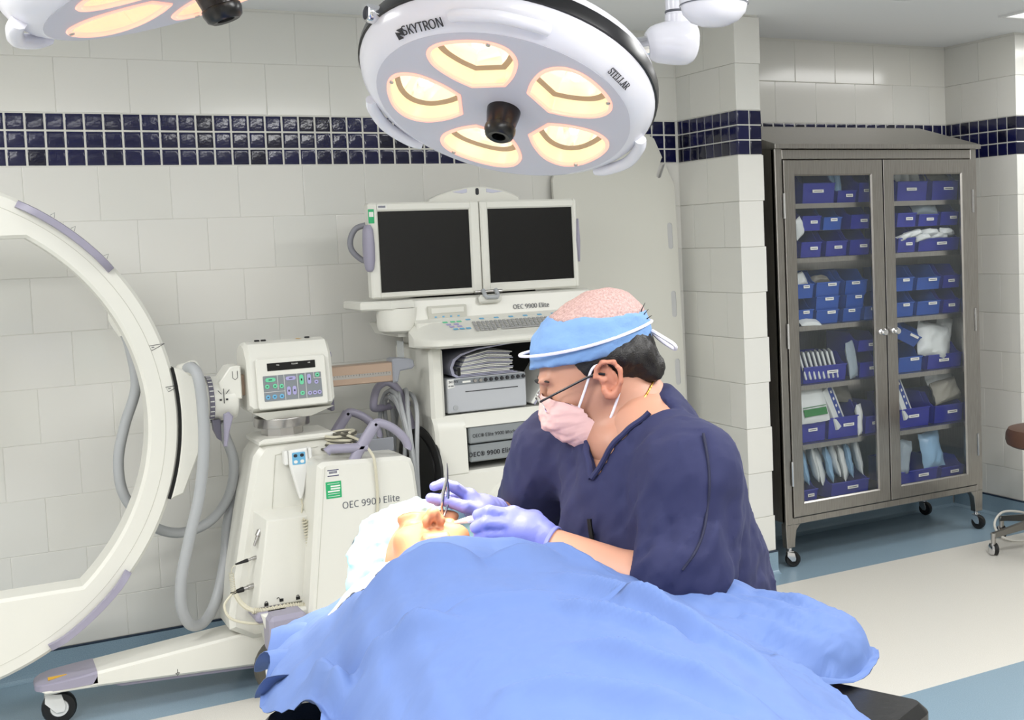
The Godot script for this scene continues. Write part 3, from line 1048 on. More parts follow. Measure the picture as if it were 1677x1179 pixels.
	# --- hoses
	wpart(t, "hose_socket", mb().tube(smooth_path([Vector3(0.275, 1.335, 0.40), Vector3(0.275, 1.29, 0.37), Vector3(0.302, 1.235, 0.365)], 5), [0.014, 0.016, 0.018, 0.02, 0.021, 0.022, 0.022, 0.022, 0.022, 0.022, 0.022], 12), mats.cream)
	var ha := [Vector3(0.30, 1.245, 0.365), Vector3(0.318, 1.18, 0.36), Vector3(0.328, 1.05, 0.355), Vector3(0.285, 0.92, 0.35), Vector3(0.258, 0.80, 0.35), Vector3(0.27, 0.68, 0.35), Vector3(0.34, 0.575, 0.35), Vector3(0.43, 0.53, 0.36), Vector3(0.53, 0.555, 0.38), Vector3(0.60, 0.64, 0.40), Vector3(0.618, 0.76, 0.44), Vector3(0.59, 0.86, 0.47), Vector3(0.566, 0.92, 0.5)]
	wpart(t, "hose", mb().tube(smooth_path(ha, 8), 0.0175, 14), mats.hose)
	wpart(t, "hose_socket", mb().lathe([Vector2(0.02, -0.03), Vector2(0.021, 0.0), Vector2(0.025, 0.02), Vector2(0.025, 0.034), Vector2(0.018, 0.034)], 18, along(Vector3(0.467, 1.112, 0.53), Vector3(0.6, 0.15, 0.8))), mats.cream)
	var hb := [Vector3(0.467, 1.112, 0.53), Vector3(0.478, 1.118, 0.575), Vector3(0.491, 1.09, 0.605), Vector3(0.498, 1.0, 0.61), Vector3(0.495, 0.86, 0.61), Vector3(0.472, 0.70, 0.605), Vector3(0.43, 0.55, 0.60), Vector3(0.400, 0.42, 0.59), Vector3(0.400, 0.32, 0.57), Vector3(0.430, 0.252, 0.54), Vector3(0.480, 0.245, 0.50), Vector3(0.530, 0.30, 0.45), Vector3(0.575, 0.42, 0.40), Vector3(0.60, 0.55, 0.37), Vector3(0.65, 0.66, 0.36)]
	wpart(t, "hose", mb().tube(smooth_path(hb, 8), 0.0185, 14), mats.hose)
	# --- generator body at the rear
	var gb := mb()
	var bs := func(z: float, g: float) -> Array:
		return [Vector3(0.757 + g, 0.20 + g, z), Vector3(1.20 - g, 0.20 + g, z), Vector3(1.155 - g, 0.73 - g, z), Vector3(1.145 - g, 0.76 - g, z), Vector3(1.12 - g, 0.772 - g, z), Vector3(0.84 + g, 0.785 - g, z), Vector3(0.822 + g, 0.775 - g, z)]
	gb.loft([bs.call(0.36, 0.012), bs.call(0.375, 0.0), bs.call(0.765, 0.0), bs.call(0.78, 0.012)])
	var body := wpart(t, "generator_body", gb, mats.cream, 35)
	wpart(body, "panel_seam", mb().tube([Vector3(0.845, 0.77, 0.7803), Vector3(0.79, 0.30, 0.7803)], 0.0012, 5), mats.cream_dark)
	lettering(body, "model_lettering", "OEC 9900 Elite", 0.022, Vector3(0.995, 0.632, 0.7805), Vector3.RIGHT, Vector3.UP, mats.grey_print)
	var emb := Vector3(0.99, 0.468, 0.7805)
	var ebl := mat("emblem_blue", Color(0.30, 0.33, 0.43), 0.5)
	var em := wpart(body, "round_emblem", mb().lathe([Vector2(0.0, 0.0), Vector2(0.075, 0.0), Vector2(0.075, 0.0012), Vector2(0.0, 0.0014)], 40, along(emb, Vector3.BACK)), ebl)
	var sw := mb().tube(arc_pts(emb + Vector3(0, 0, 0.0015), 0.067, 0, 360, 48), 0.0018, 5, false)
	for a in [0, 90, 180, 270]:
		sw.tube(arc_pts(emb + Vector3(cos(deg_to_rad(a + 20)) * 0.02, sin(deg_to_rad(a + 20)) * 0.02, 0.0015), 0.036, a - 70, a + 55, 14), 0.0026, 5)
	sw.tube(smooth_path([emb + Vector3(-0.026, 0.016, 0.0015), emb + Vector3(-0.034, -0.008, 0.0015), emb + Vector3(-0.018, -0.018, 0.0015), emb + Vector3(-0.006, 0.004, 0.0015), emb + Vector3(-0.012, 0.02, 0.0015)], 5), 0.0026, 5)
	sw.tube(smooth_path([emb + Vector3(0.03, 0.018, 0.0015), emb + Vector3(0.012, 0.018, 0.0015), emb + Vector3(0.018, 0.0, 0.0015), emb + Vector3(0.008, -0.014, 0.0015), emb + Vector3(0.03, -0.016, 0.0015)], 5), 0.0026, 5)
	wpart(em, "emblem_lines", sw, mats.paper)
	var st := wpart(body, "inventory_sticker", mb().box(Vector3(0.871, 0.747, 0.7806), Vector3(0.039, 0.022, 0.0008)), mats.paper)
	var bars := mb()
	for i in 12:
		bars.box(Vector3(0.858 + i * 0.0023, 0.749, 0.7812), Vector3(0.0013, 0.008, 0.0004))
	bars.box(Vector3(0.871, 0.7565, 0.7812), Vector3(0.038, 0.003, 0.0004)).box(Vector3(0.871, 0.7375, 0.7812), Vector3(0.038, 0.003, 0.0004))
	wpart(st, "barcode", bars, mat("navy_print", Color(0.18, 0.18, 0.36), 0.6))
	var gs := wpart(body, "service_sticker", mb().box(Vector3(0.870, 0.690, 0.7806), Vector3(0.052, 0.056, 0.0008)), mats.green_sticker)
	var gl := mb()
	for i in 6:
		gl.box(Vector3(0.870 + (0.006 if i in [1, 2] else 0.0), 0.711 - i * 0.0085, 0.7812), Vector3(0.032 if i in [1, 2] else 0.04, 0.005 if i in [1, 2, 3] else 0.0014, 0.0004))
	wpart(gs, "sticker_print", gl, mats.paper)
	# bumper, rear wheels
	wpart(t, "bumper", mb().box(Vector3(0.695, 0.235, 0.745), Vector3(0.125, 0.135, 0.11), 0.014).box(Vector3(0.66, 0.285, 0.66), Vector3(0.11, 0.035, 0.14), 0.01), mats.lilac)
	wpart(t, "chassis", mb().prism(PackedVector2Array([Vector2(0.62, 0.30), Vector2(1.19, 0.30), Vector2(1.19, 0.10), Vector2(0.74, 0.10), Vector2(0.655, 0.16)]), 0.36, 0.74, 0.008), mats.cream)
	for z in [0.31, 0.70]:
		var wx := Transform3D(Basis(Vector3.RIGHT, PI / 2), Vector3(0.70, 0.105, z))
		var wl := wpart(t, "rear_wheel", mb().lathe([Vector2(0.075, -0.025), Vector2(0.097, -0.022), Vector2(0.105, -0.012), Vector2(0.105, 0.012), Vector2(0.097, 0.022), Vector2(0.075, 0.025), Vector2(0.075, -0.025)], 32, wx), mat("wheel_grey", Color(0.30, 0.29, 0.26), 0.6))
		wpart(wl, "wheel_disc", mb().lathe([Vector2(0, -0.023), Vector2(0.076, -0.023), Vector2(0.076, 0.024), Vector2(0.03, 0.03), Vector2(0, 0.03)], 28, wx), mats.white_plastic)
	for z in [0.42, 0.66]:
		caster(t, Vector3(1.12, 0.0, z), 0.04, 0.03, 200, mats.steel, mats.black_rubber, mats.white_plastic)
	# steering handles and rear tray
	for s in [[0.745, 0.0], [0.41, 0.02]]:
		var z: float = s[0]
		var hm := mb()
		var flat := func(pts: Array, w: float) -> void:
			var rg := []
			for i in pts.size():
				var d: Vector3 = (pts[mini(i + 1, pts.size() - 1)] - pts[maxi(i - 1, 0)]).normalized()
				var sd := Vector3(-d.y, d.x, 0)
				var q := []
				for k in 10:
					var a := TAU * k / 10
					q.append(pts[i] + sd * cos(a) * w * 0.5 + Vector3(0, 0, sin(a) * 0.017))
				rg.append(q)
			hm.loft(rg)
		flat.call([Vector3(0.862, 0.812, z), Vector3(0.875, 0.822, z), Vector3(0.93, 0.818, z), Vector3(1.0, 0.815, z)], 0.032)
		flat.call([Vector3(0.948, 0.762, z), Vector3(0.968, 0.80, z), Vector3(1.015, 0.865, z), Vector3(1.035, 0.892, z)], 0.040)
		flat.call(smooth_path([Vector3(1.028, 0.886, z), Vector3(1.045, 0.893, z), Vector3(1.09, 0.872, z), Vector3(1.13, 0.833, z), Vector3(1.145, 0.800, z), Vector3(1.142, 0.79, z)], 4), 0.030)
		wpart(t, "steering_handle", hm, mats.lilac, 60)
	wpart(t, "rear_tray", mb().box(Vector3(1.07, 0.79, 0.60), Vector3(0.14, 0.05, 0.012), 0.003), mats.grey_plastic)
	wpart(t, "rear_tray", mb().box(Vector3(1.05, 0.80, 0.50), Vector3(0.12, 0.05, 0.012), 0.003), mats.grey_plastic)
	# hand switch hung on the column, with its coiled lead
	var hs := wpart(t, "hand_switch", mb().prism(PackedVector2Array([Vector2(0.762, 0.815), Vector2(0.825, 0.818), Vector2(0.828, 0.765), Vector2(0.808, 0.67), Vector2(0.80, 0.645), Vector2(0.792, 0.645), Vector2(0.785, 0.67), Vector2(0.762, 0.77)]), 0.615, 0.64, 0.005), mats.white_plastic)
	wpart(t, "switch_holder", mb().box(Vector3(0.754, 0.79, 0.618), Vector3(0.014, 0.05, 0.035), 0.004), mats.white_plastic)
	wpart(t, "switch_holder", mb().box(Vector3(0.835, 0.795, 0.618), Vector3(0.014, 0.045, 0.035), 0.004), mats.white_plastic)
	wpart(hs, "keypad", mb().prism(rounded(0.044, 0.042, 0.004), 0.640, 0.6412, 0, Transform3D(Basis(), Vector3(0.794, 0.786, 0))), mats.key_blue)
	for q in [[-0.011, 0.010], [0.011, 0.010], [-0.011, -0.011], [0.011, -0.011]]:
		wpart(hs, "key", mb().prism(rounded(0.013, 0.011, 0.005), 0.6412, 0.6424, 0.0003, Transform3D(Basis(), Vector3(0.794 + q[0], 0.786 + q[1], 0))), mats.dark_print if q[1] > 0 else mats.paper)
	var lead := smooth_path([Vector3(0.797, 0.648, 0.628), Vector3(0.799, 0.62, 0.632), Vector3(0.788, 0.598, 0.66), Vector3(0.79, 0.58, 0.69)], 5)
	wpart(hs, "lead", mb().tube(lead, 0.003, 6), mats.ivory_cord)
	wpart(hs, "coiled_lead", mb().tube(helix([Vector3(0.79, 0.585, 0.69), Vector3(0.80, 0.50, 0.692), Vector3(0.808, 0.40, 0.692), Vector3(0.812, 0.31, 0.692)], 0.0085, 26, 26 * 9), 0.0027, 6), mats.ivory_cord)
	# foot-switch leads plugged into the connector box
	var rib := smooth_path([Vector3(0.555, 0.365, 0.665), Vector3(0.57, 0.335, 0.675), Vector3(0.595, 0.312, 0.69), Vector3(0.63, 0.303, 0.70), Vector3(0.72, 0.302, 0.70), Vector3(0.775, 0.295, 0.715), Vector3(0.795, 0.27, 0.76), Vector3(0.80, 0.23, 0.80), Vector3(0.79, 0.20, 0.80)], 6)
	var c1 := wpart(t, "ribbed_cable", mb().tube(rib, 0.008, 8), mats.ivory_cord)
	wpart(c1, "coil", mb().tube(helix(rib.slice(14), 0.009, 44, 44 * 8), 0.0026, 5), mats.ivory_cord)
	var c2 := wpart(t, "thin_cable", mb().tube(smooth_path([Vector3(0.545, 0.365, 0.66), Vector3(0.518, 0.335, 0.67), Vector3(0.53, 0.295, 0.685), Vector3(0.58, 0.272, 0.70), Vector3(0.66, 0.262, 0.72), Vector3(0.72, 0.262, 0.74), Vector3(0.77, 0.245, 0.80), Vector3(0.82, 0.19, 0.82)], 8), 0.0045, 7), mats.ivory_cord)
	wpart(c2, "coil", mb().tube(helix([Vector3(0.548, 0.435, 0.655), Vector3(0.551, 0.368, 0.66)], 0.008, 12, 100), 0.0012, 5), mats.ivory_cord)
	wpart(c2, "upper_lead", mb().tube(smooth_path([Vector3(0.565, 0.461, 0.658), Vector3(0.552, 0.452, 0.657), Vector3(0.549, 0.435, 0.655)], 4), 0.0016, 6), mats.ivory_cord)
	# leads heaped between the handles
	var rng := RandomNumberGenerator.new()
	rng.seed = 4
	for i in 3:
		var pts := []
		if i < 2:
			for k in 26:
				var a := k * 1.05 + i
				pts.append(Vector3(0.945 + cos(a) * rng.randf_range(0.03, 0.065), 0.80 + k * 0.0022 + i * -0.004, 0.59 + sin(a) * rng.randf_range(0.03, 0.085)))
		else:
			pts = [Vector3(0.95, 0.85, 0.62), Vector3(0.985, 0.835, 0.70), Vector3(1.005, 0.80, 0.77), Vector3(1.012, 0.76, 0.79), Vector3(1.016, 0.65, 0.787), Vector3(1.01, 0.55, 0.787), Vector3(1.013, 0.44, 0.787), Vector3(1.01, 0.3, 0.787)]
		wpart(t, "heaped_cable", mb().tube(smooth_path(pts, 6), 0.005, 7), mat("dark_cord", Color(0.35, 0.34, 0.30), 0.5) if i == 1 else mats.ivory_cord)
# ---------------------------------------------------------------- monitor cart
func build_workstation() -> void:
	var t := thing("monitor_cart", "cream imaging workstation cart with two dark monitors and a keyboard", "workstation", Vector3(1.65, 0, 0.33))
	var cream: Material = mats.cream
	# carcass with printer bay and binder bay
	var bay := PackedVector2Array()
	var x0 := 1.318
	var x1 := 2.0
	var body := mb()
	var fz := 0.52
	# side, back and shelves as one shell
	body.box(Vector3(1.345, 0.62, 0.32), Vector3(0.054, 0.98, 0.40), 0.012)
	body.box(Vector3(1.985, 0.62, 0.32), Vector3(0.054, 0.98, 0.40), 0.012)
	body.box(Vector3(1.665, 0.62, 0.14), Vector3(0.64, 0.98, 0.04), 0.005)
	body.box(Vector3(1.665, 0.832, 0.33), Vector3(0.62, 0.046, 0.38), 0.006)
	body.box(Vector3(1.665, 1.13, 0.33), Vector3(0.64, 0.05, 0.38), 0.006)
	var bo := wpart(t, "carcass", body, cream)
	var dark := mat("bay_dark", Color(0.10, 0.10, 0.11), 0.7)
	wpart(t, "bay_lining", mb().box(Vector3(1.665, 0.98, 0.165), Vector3(0.585, 0.24, 0.008)), dark)
	wpart(t, "bay_lining", mb().box(Vector3(1.9535, 0.98, 0.34), Vector3(0.008, 0.245, 0.34)), dark)
	# lower front: swells out below the printer bay
	for q in [[1.318, 1.437], [1.775, 2.012]]:
		var lf := mb()
		var rings := []
		for s in [[0.855, 0.515], [0.835, 0.535], [0.80, 0.550], [0.64, 0.555]]:
			rings.append([Vector3(q[0], s[0], 0.40), Vector3(q[0], s[0], s[1] - 0.012), Vector3(q[0] + 0.012, s[0], s[1]), Vector3(q[1], s[0], s[1]), Vector3(q[1], s[0], 0.40)])
		lf.loft(rings)
		wpart(t, "bay_cheek", lf, cream, 30)
	wpart(t, "bay_lintel", mb().loft([[Vector3(1.43, 0.808, 0.40), Vector3(1.78, 0.808, 0.40), Vector3(1.78, 0.855, 0.40), Vector3(1.43, 0.855, 0.40)], [Vector3(1.43, 0.808, 0.549), Vector3(1.78, 0.808, 0.549), Vector3(1.78, 0.855, 0.515), Vector3(1.43, 0.855, 0.515)]]), cream, 30)
	wpart(t, "lower_front", mb().prism(PackedVector2Array([Vector2(1.318, 0.645), Vector2(2.012, 0.645), Vector2(2.012, 0.14), Vector2(1.318, 0.14)]), 0.15, 0.555, 0.012), cream)
	wpart(t, "round_swell", mb().lathe([Vector2(0.205, 0.0), Vector2(0.195, 0.012), Vector2(0.16, 0.016), Vector2(0.15, 0.009), Vector2(0.0, 0.010)], 48, along(Vector3(1.66, 0.41, 0.554), Vector3.BACK)), cream)
	wpart(t, "binder_bay_lining", mb().box(Vector3(1.607, 0.727, 0.30), Vector3(0.34, 0.165, 0.01)), dark)
	for q in [Vector3(1.38, 0, 0.23), Vector3(1.95, 0, 0.23), Vector3(1.38, 0, 0.47), Vector3(1.95, 0, 0.47)]:
		caster(t, q, 0.054, 0.03, 30, mats.steel, mats.black_rubber, mats.white_plastic)
	# deck under the monitors
	wpart(t, "deck", mb().prism(PackedVector2Array([Vector2(0.12, 1.15), Vector2(0.50, 1.15), Vector2(0.50, 1.205), Vector2(0.462, 1.215), Vector2(0.442, 1.285), Vector2(0.43, 1.293), Vector2(0.12, 1.293)]), 1.285, 2.035, 0.006, Transform3D(Basis(Vector3(0, 0, 1), Vector3.UP, Vector3(1, 0, 0)), Vector3.ZERO)), cream)
	wpart(t, "deck_skirt", mb().loft([[Vector3(1.235, 1.155, 0.14), Vector3(1.235, 1.155, 0.43), Vector3(2.06, 1.155, 0.43), Vector3(2.06, 1.155, 0.14)], [Vector3(1.215, 1.20, 0.13), Vector3(1.215, 1.20, 0.45), Vector3(2.08, 1.20, 0.45), Vector3(2.08, 1.20, 0.13)]]), cream)
	wpart(t, "side_handle", mb().prism(PackedVector2Array([Vector2(1.105, 0.18), Vector2(1.29, 0.18), Vector2(1.29, 0.46), Vector2(1.20, 0.475), Vector2(1.16, 0.43), Vector2(1.105, 0.40)]), -1.292, -1.258, 0.006, Transform3D(Basis(Vector3.RIGHT, Vector3(0, 0, 1), Vector3(0, -1, 0)), Vector3.ZERO)), cream, 30)
	wpart(t, "side_handle_foot", mb().lathe([Vector2(0.0, 1.165), Vector2(0.05, 1.168), Vector2(0.072, 1.18), Vector2(0.078, 1.20), Vector2(0.078, 1.262)], 28, Transform3D(Basis(), Vector3(1.245, 0, 0.40))), cream)
	var dr := wpart(t, "disc_drive", mb().prism(rounded(0.152, 0.052, 0.003), 0.445, 0.4655, 0.001, Transform3D(Basis(), Vector3(1.418, 1.237, 0))), mats.cream_dark)
	wpart(dr, "disc_tray", mb().box(Vector3(1.418, 1.245, 0.466), Vector3(0.13, 0.02, 0.003), 0.001), mats.cream)
	var db := mb()
	for i in 4:
		db.box(Vector3(1.37 + i * 0.03, 1.222, 0.466), Vector3(0.008, 0.005, 0.002))
	wpart(dr, "drive_buttons", db, mats.key_blue).set_meta("kind", "stuff")
	lettering(t, "model_lettering", "OEC 9900 Elite", 0.017, Vector3(1.765, 1.240, 0.4585), Vector3.RIGHT, Vector3(0, 0.96, -0.27), mats.grey_print)
	# keyboard shelf
	var ks := mb()
	var sec := func(x: float, z0: float, z1: float) -> Array:
		return [Vector3(x, 1.118, z0), Vector3(x, 1.118, z1 - 0.02), Vector3(x, 1.126, z1), Vector3(x, 1.142, z1), Vector3(x, 1.152, z1 - 0.012), Vector3(x, lerpf(1.152, 1.222, clampf((z1 - z0) / 0.2, 0.3, 1.0)), z0)]
	ks.loft([sec.call(1.262, 0.46, 0.53), sec.call(1.275, 0.455, 0.575), sec.call(1.30, 0.45, 0.62), sec.call(1.335, 0.45, 0.648), sec.call(1.38, 0.45, 0.66), sec.call(1.93, 0.45, 0.66), sec.call(1.98, 0.45, 0.64), sec.call(2.03, 0.455, 0.575), sec.call(2.045, 0.46, 0.53)])
	var shelf := wpart(t, "keyboard_shelf", ks, cream, 35)
	wpart(shelf, "shelf_seam", mb().tube([Vector3(1.36, 1.130, 0.6603), Vector3(1.95, 1.130, 0.6603)], 0.001, 5), mats.cream_dark)
	var kxf := Transform3D(Basis(Vector3.RIGHT, Vector3(0, 0.316, -0.949), Vector3(0, 0.949, 0.316)), Vector3(1.65, 1.1865, 0.555))
	var kn := mat("key_grey", Color(0.62, 0.62, 0.62), 0.5)
	for r in 6:
		for c in 24:
			if r == 0 and c > 4 and c < 17:
				continue
			var w := 0.0125
			var x := -0.17 + c * 0.0175 + r * 0.003
			wpart(shelf, "key", mb().box(Vector3(x, -0.05 + r * 0.0155, 0.002), Vector3(w, 0.009, 0.004), 0.001, kxf), kn)
	wpart(shelf, "space_bar", mb().box(Vector3(0.025, -0.05, 0.002), Vector3(0.20, 0.009, 0.004), 0.001, kxf), kn)
	for q in [["key_green", -0.26, 0.05], ["key_green", -0.23, 0.05], ["key_green", -0.205, 0.05], ["key_lilac", -0.255, 0.025], ["key_lilac", -0.225, 0.025], ["key_lilac", -0.25, 0.003], ["key_lilac", -0.22, 0.003], ["key_blue", -0.245, -0.022], ["key_blue", -0.22, -0.022], ["key_blue", -0.195, -0.022], ["key_blue", -0.165, 0.062], ["key_blue", -0.11, 0.062], ["key_blue", -0.05, 0.062], ["key_blue", 0.01, 0.062], ["key_blue", 0.07, 0.062], ["key_blue", 0.13, 0.062], ["key_blue", 0.19, 0.062]]:
		wpart(shelf, "colour_key", mb().box(Vector3(q[1], q[2], 0.001), Vector3(0.018, 0.011, 0.002), 0.0006, kxf), mats[q[0]])
	# monitors
	var scr := mat("monitor_glass", Color(0.018, 0.019, 0.022), 0.24)
	for q in [[1.150, 1.586, 1.187, 1.546, 1.322, 1.622], [1.590, 2.005, 1.622, 1.985, 1.336, 1.622]]:
		var fr := mb()
		var y0 := 1.300
		var y1 := 1.654
		fr.box(Vector3((q[0] + q[2]) / 2, (y0 + y1) / 2, 0.385), Vector3(q[2] - q[0], y1 - y0, 0.05), 0.006)
		fr.box(Vector3((q[1] + q[3]) / 2, (y0 + y1) / 2, 0.385), Vector3(q[1] - q[3], y1 - y0, 0.05), 0.006)
		fr.box(Vector3((q[2] + q[3]) / 2, (y0 + q[4]) / 2, 0.3845), Vector3(q[3] - q[2] + 0.014, q[4] - y0, 0.05), 0.006)
		fr.box(Vector3((q[2] + q[3]) / 2, (y1 + q[5]) / 2, 0.3845), Vector3(q[3] - q[2] + 0.014, y1 - q[5], 0.05), 0.006)
		fr.box(Vector3((q[0] + q[1]) / 2, (y0 + y1) / 2, 0.365), Vector3(q[1] - q[0] - 0.02, y1 - y0 - 0.02, 0.05), 0.006)
		var mo := wpart(t, "monitor", fr, cream, 30)
		wpart(mo, "screen", mb().box(Vector3((q[2] + q[3]) / 2, (q[4] + q[5]) / 2, 0.394), Vector3(q[3] - q[2] + 0.004, q[5] - q[4] + 0.004, 0.010)), scr)
		if q[0] < 1.2:
			var st := wpart(mo, "inventory_sticker", mb().box(Vector3(1.203, 1.6385, 0.4104), Vector3(0.037, 0.017, 0.0008)), mats.paper)
			var bars := mb()
			for i in 12:
				bars.box(Vector3(1.190 + i * 0.0023, 1.639, 0.411), Vector3(0.0013, 0.008, 0.0004))
			wpart(st, "barcode", bars, mats.navy_print).set_meta("kind", "stuff")
			var gs := wpart(mo, "service_sticker", mb().box(Vector3(1.161, 1.605, 0.4104), Vector3(0.022, 0.052, 0.0008)), mats.green_sticker)
			wpart(gs, "sticker_print", mb().box(Vector3(1.161, 1.612, 0.411), Vector3(0.016, 0.018, 0.0004)), mats.paper)
	wpart(t, "monitor_mount", mb().box(Vector3(1.588, 1.30, 0.30), Vector3(0.5, 0.03, 0.10), 0.006), dark)
	# arch lamp behind the monitors
	var ar := PackedVector2Array([Vector2(1.395, 1.63), Vector2(1.775, 1.63), Vector2(1.775, 1.668), Vector2(1.745, 1.682), Vector2(1.69, 1.700), Vector2(1.63, 1.710), Vector2(1.57, 1.710), Vector2(1.51, 1.700), Vector2(1.445, 1.682), Vector2(1.405, 1.664)])
	var arch := wpart(t, "beacon_arch", mb().prism(ar, 0.32, 0.37, 0.005), cream, 30)
	var lens := mat("beacon_lens", Color(0.80, 0.80, 0.86), 0.2)
	wpart(arch, "beacon_lens", mb().prism(PackedVector2Array([Vector2(1.495, 1.690), Vector2(1.555, 1.702), Vector2(1.555, 1.688), Vector2(1.535, 1.684)]), 0.36, 0.3725, 0.001), lens)
	wpart(arch, "beacon_lens", mb().prism(PackedVector2Array([Vector2(1.705, 1.690), Vector2(1.635, 1.702), Vector2(1.635, 1.688), Vector2(1.66, 1.684)]), 0.36, 0.3725, 0.001), lens)
	wpart(arch, "beacon_symbol", mb().prism(rounded(0.013, 0.026, 0.006), 0.36, 0.3722, 0, Transform3D(Basis(), Vector3(1.597, 1.691, 0))), mats.dark_print)
	# grips at the monitor sides, latch between them
	var gl := mb()
	gl.loft([[0.0, 0.5], [0.1, 0.9], [0.4, 1.05], [0.75, 1.0], [0.95, 0.75], [1.0, 0.4]].map(func(s): return range(10).map(func(k): return Vector3(1.147 + cos(TAU * k / 10) * 0.021 * s[1], 1.402 + 0.172 * (1.0 - s[0]), 0.405 + sin(TAU * k / 10) * 0.03 * s[1]))))
	wpart(t, "side_grip", gl, mats.lilac, 60)
	wpart(t, "grip_loop", mb().tube(smooth_path([Vector3(1.155, 1.575, 0.36), Vector3(1.120, 1.562, 0.345), Vector3(1.100, 1.525, 0.34), Vector3(1.102, 1.485, 0.34), Vector3(1.128, 1.452, 0.35), Vector3(1.15, 1.44, 0.36)], 6), 0.011, 10), mat("grip_grey", Color(0.52, 0.52, 0.55), 0.45))
	wpart(t, "side_grip", mb().loft([[0.0, 0.2], [0.15, 0.6], [0.5, 1.0], [0.85, 0.6], [1.0, 0.2]].map(func(s): return range(10).map(func(k): return Vector3(2.005 + cos(TAU * k / 10) * 0.011 * s[1], 1.402 + 0.172 * (1.0 - s[0]), 0.40 + sin(TAU * k / 10) * 0.02)))), mats.lilac, 60)
	var la := wpart(t, "latch", mb().box(Vector3(1.592, 1.278, 0.462), Vector3(0.092, 0.032, 0.022), 0.008), cream)
	wpart(la, "latch_bow", mb().tube([Vector3(1.568, 1.312, 0.455), Vector3(1.568, 1.292, 0.475), Vector3(1.572, 1.285, 0.48), Vector3(1.616, 1.285, 0.48), Vector3(1.62, 1.292, 0.475), Vector3(1.62, 1.312, 0.455)], 0.0085, 10), mats.hose)
	wpart(la, "latch_pin", mb().tube([Vector3(1.535, 1.306, 0.452), Vector3(1.648, 1.306, 0.452)], 0.006, 10), mats.steel)
	# cable hook on the side
	wpart(t, "cable_hook", mb().tube(smooth_path([Vector3(1.298, 0.80, 0.35), Vector3(1.277, 0.86, 0.36), Vector3(1.245, 0.945, 0.37), Vector3(1.205, 0.985, 0.37), Vector3(1.165, 0.965, 0.36), Vector3(1.150, 0.905, 0.35), Vector3(1.165, 0.885, 0.33), Vector3(1.225, 0.885, 0.30), Vector3(1.31, 0.885, 0.28)], 6), 0.0145, 12), mats.lilac)
	wpart(t, "cable_drum", mb().lathe([Vector2(0.0, 0.0), Vector2(0.24, 0.0), Vector2(0.24, 0.010), Vector2(0.19, 0.014), Vector2(0.19, 0.02), Vector2(0.0, 0.02)], 40, along(Vector3(1.322, 0.66, 0.36), Vector3.LEFT), 1.0, 0.62), mats.black_rubber)
	var cc := thing("cable_coil", "long grey cable wound in loops over the lilac hook on the workstation side", "cable", Vector3(1.27, 0.6, 0.36))
	var rng := RandomNumberGenerator.new()
	rng.seed = 21
	for i in 6:
		var pts := []
		var h := rng.randf_range(0.0, 0.05)
		var x := 1.212 + i * 0.011
		for k in 25:
			var a := TAU * k / 24.0 + PI / 2
			pts.append(Vector3(x + 0.02 * sin(a * 2 + i), 0.655 + sin(a) * (0.25 + h), 0.37 + cos(a) * (0.10 + 0.012 * i + 0.01 * sin(a * 3 + i * 2.0))))
		wpart(cc, "loop", mb().tube(smooth_path(pts, 2), 0.0085, 8, false), mats.hose)
	# clear sleeve on the body side
	var sl := mat("clear_sleeve", Color(0.85, 0.87, 0.88, 0.55), 0.3)
	sl.transparency = BaseMaterial3D.TRANSPARENCY_ALPHA
	wpart(t, "document_sleeve", mb().box(Vector3(1.262, 1.095, 0.36), Vector3(0.004, 0.08, 0.07), 0.001, Transform3D(Basis(), Vector3.ZERO)), sl)
	# printer in the bay
	var p := thing("video_printer", "grey video printer with a row of round knobs under the ring binder", "printer", Vector3(1.548, 0.858, 0.38))
	var pg := mat("printer_grey", Color(0.72, 0.73, 0.75), 0.4)
	wpart(p, "case", mb().box(Vector3(1.548, 0.924, 0.35), Vector3(0.322, 0.130, 0.30), 0.004), pg)
	var strip := wpart(p, "control_strip", mb().box(Vector3(1.560, 0.975, 0.5005), Vector3(0.290, 0.022, 0.003), 0.0006), mats.panel_grey)
	for i in 10:
		wpart(strip, "knob", mb().lathe([Vector2(0.0075, 0), Vector2(0.006, 0.008), Vector2(0, 0.008)], 12, along(Vector3(1.498 + i * 0.0222, 0.975, 0.5015), Vector3.BACK)), mats.steel if i < 2 else mats.dark_print)
	wpart(strip, "lit_button", mb().box(Vector3(1.465, 0.974, 0.5025), Vector3(0.032, 0.007, 0.002)), mats.paper)
	var nm := wpart(p, "maker_plate", mb().prism(PackedVector2Array([Vector2(1.390, 0.987), Vector2(1.440, 0.987), Vector2(1.440, 0.968), Vector2(1.418, 0.966), Vector2(1.416, 0.956), Vector2(1.390, 0.953)]), 0.4995, 0.5015), mats.white_plastic)
	lettering(nm, "maker_lettering", "SONY", 0.008, Vector3(1.414, 0.9775, 0.502), Vector3.RIGHT, Vector3.UP, mats.dark_print, "Droid Serif", 700, 1.25)
	lettering(nm, "type_lettering", "UP-980", 0.005, Vector3(1.403, 0.962, 0.502), Vector3.RIGHT, Vector3.UP, mats.grey_print)
	wpart(p, "paper_slot", mb().box(Vector3(1.567, 0.936, 0.5003), Vector3(0.215, 0.0035, 0.001)), mats.dark_print)
	wpart(p, "power_button", mb().lathe([Vector2(0.010, 0), Vector2(0.010, 0.003), Vector2(0.0, 0.003)], 18, along(Vector3(1.418, 0.879, 0.5), Vector3.BACK)), mats.hose)
	# ring binder with swollen pages on the printer
	var rb := thing("ring_binder", "open ring binder stuffed with loose pages on top of the grey printer", "binder", Vector3(1.53, 0.992, 0.36))
	var clear := mat("clear_plastic", Color(0.66, 0.66, 0.74), 0.25)
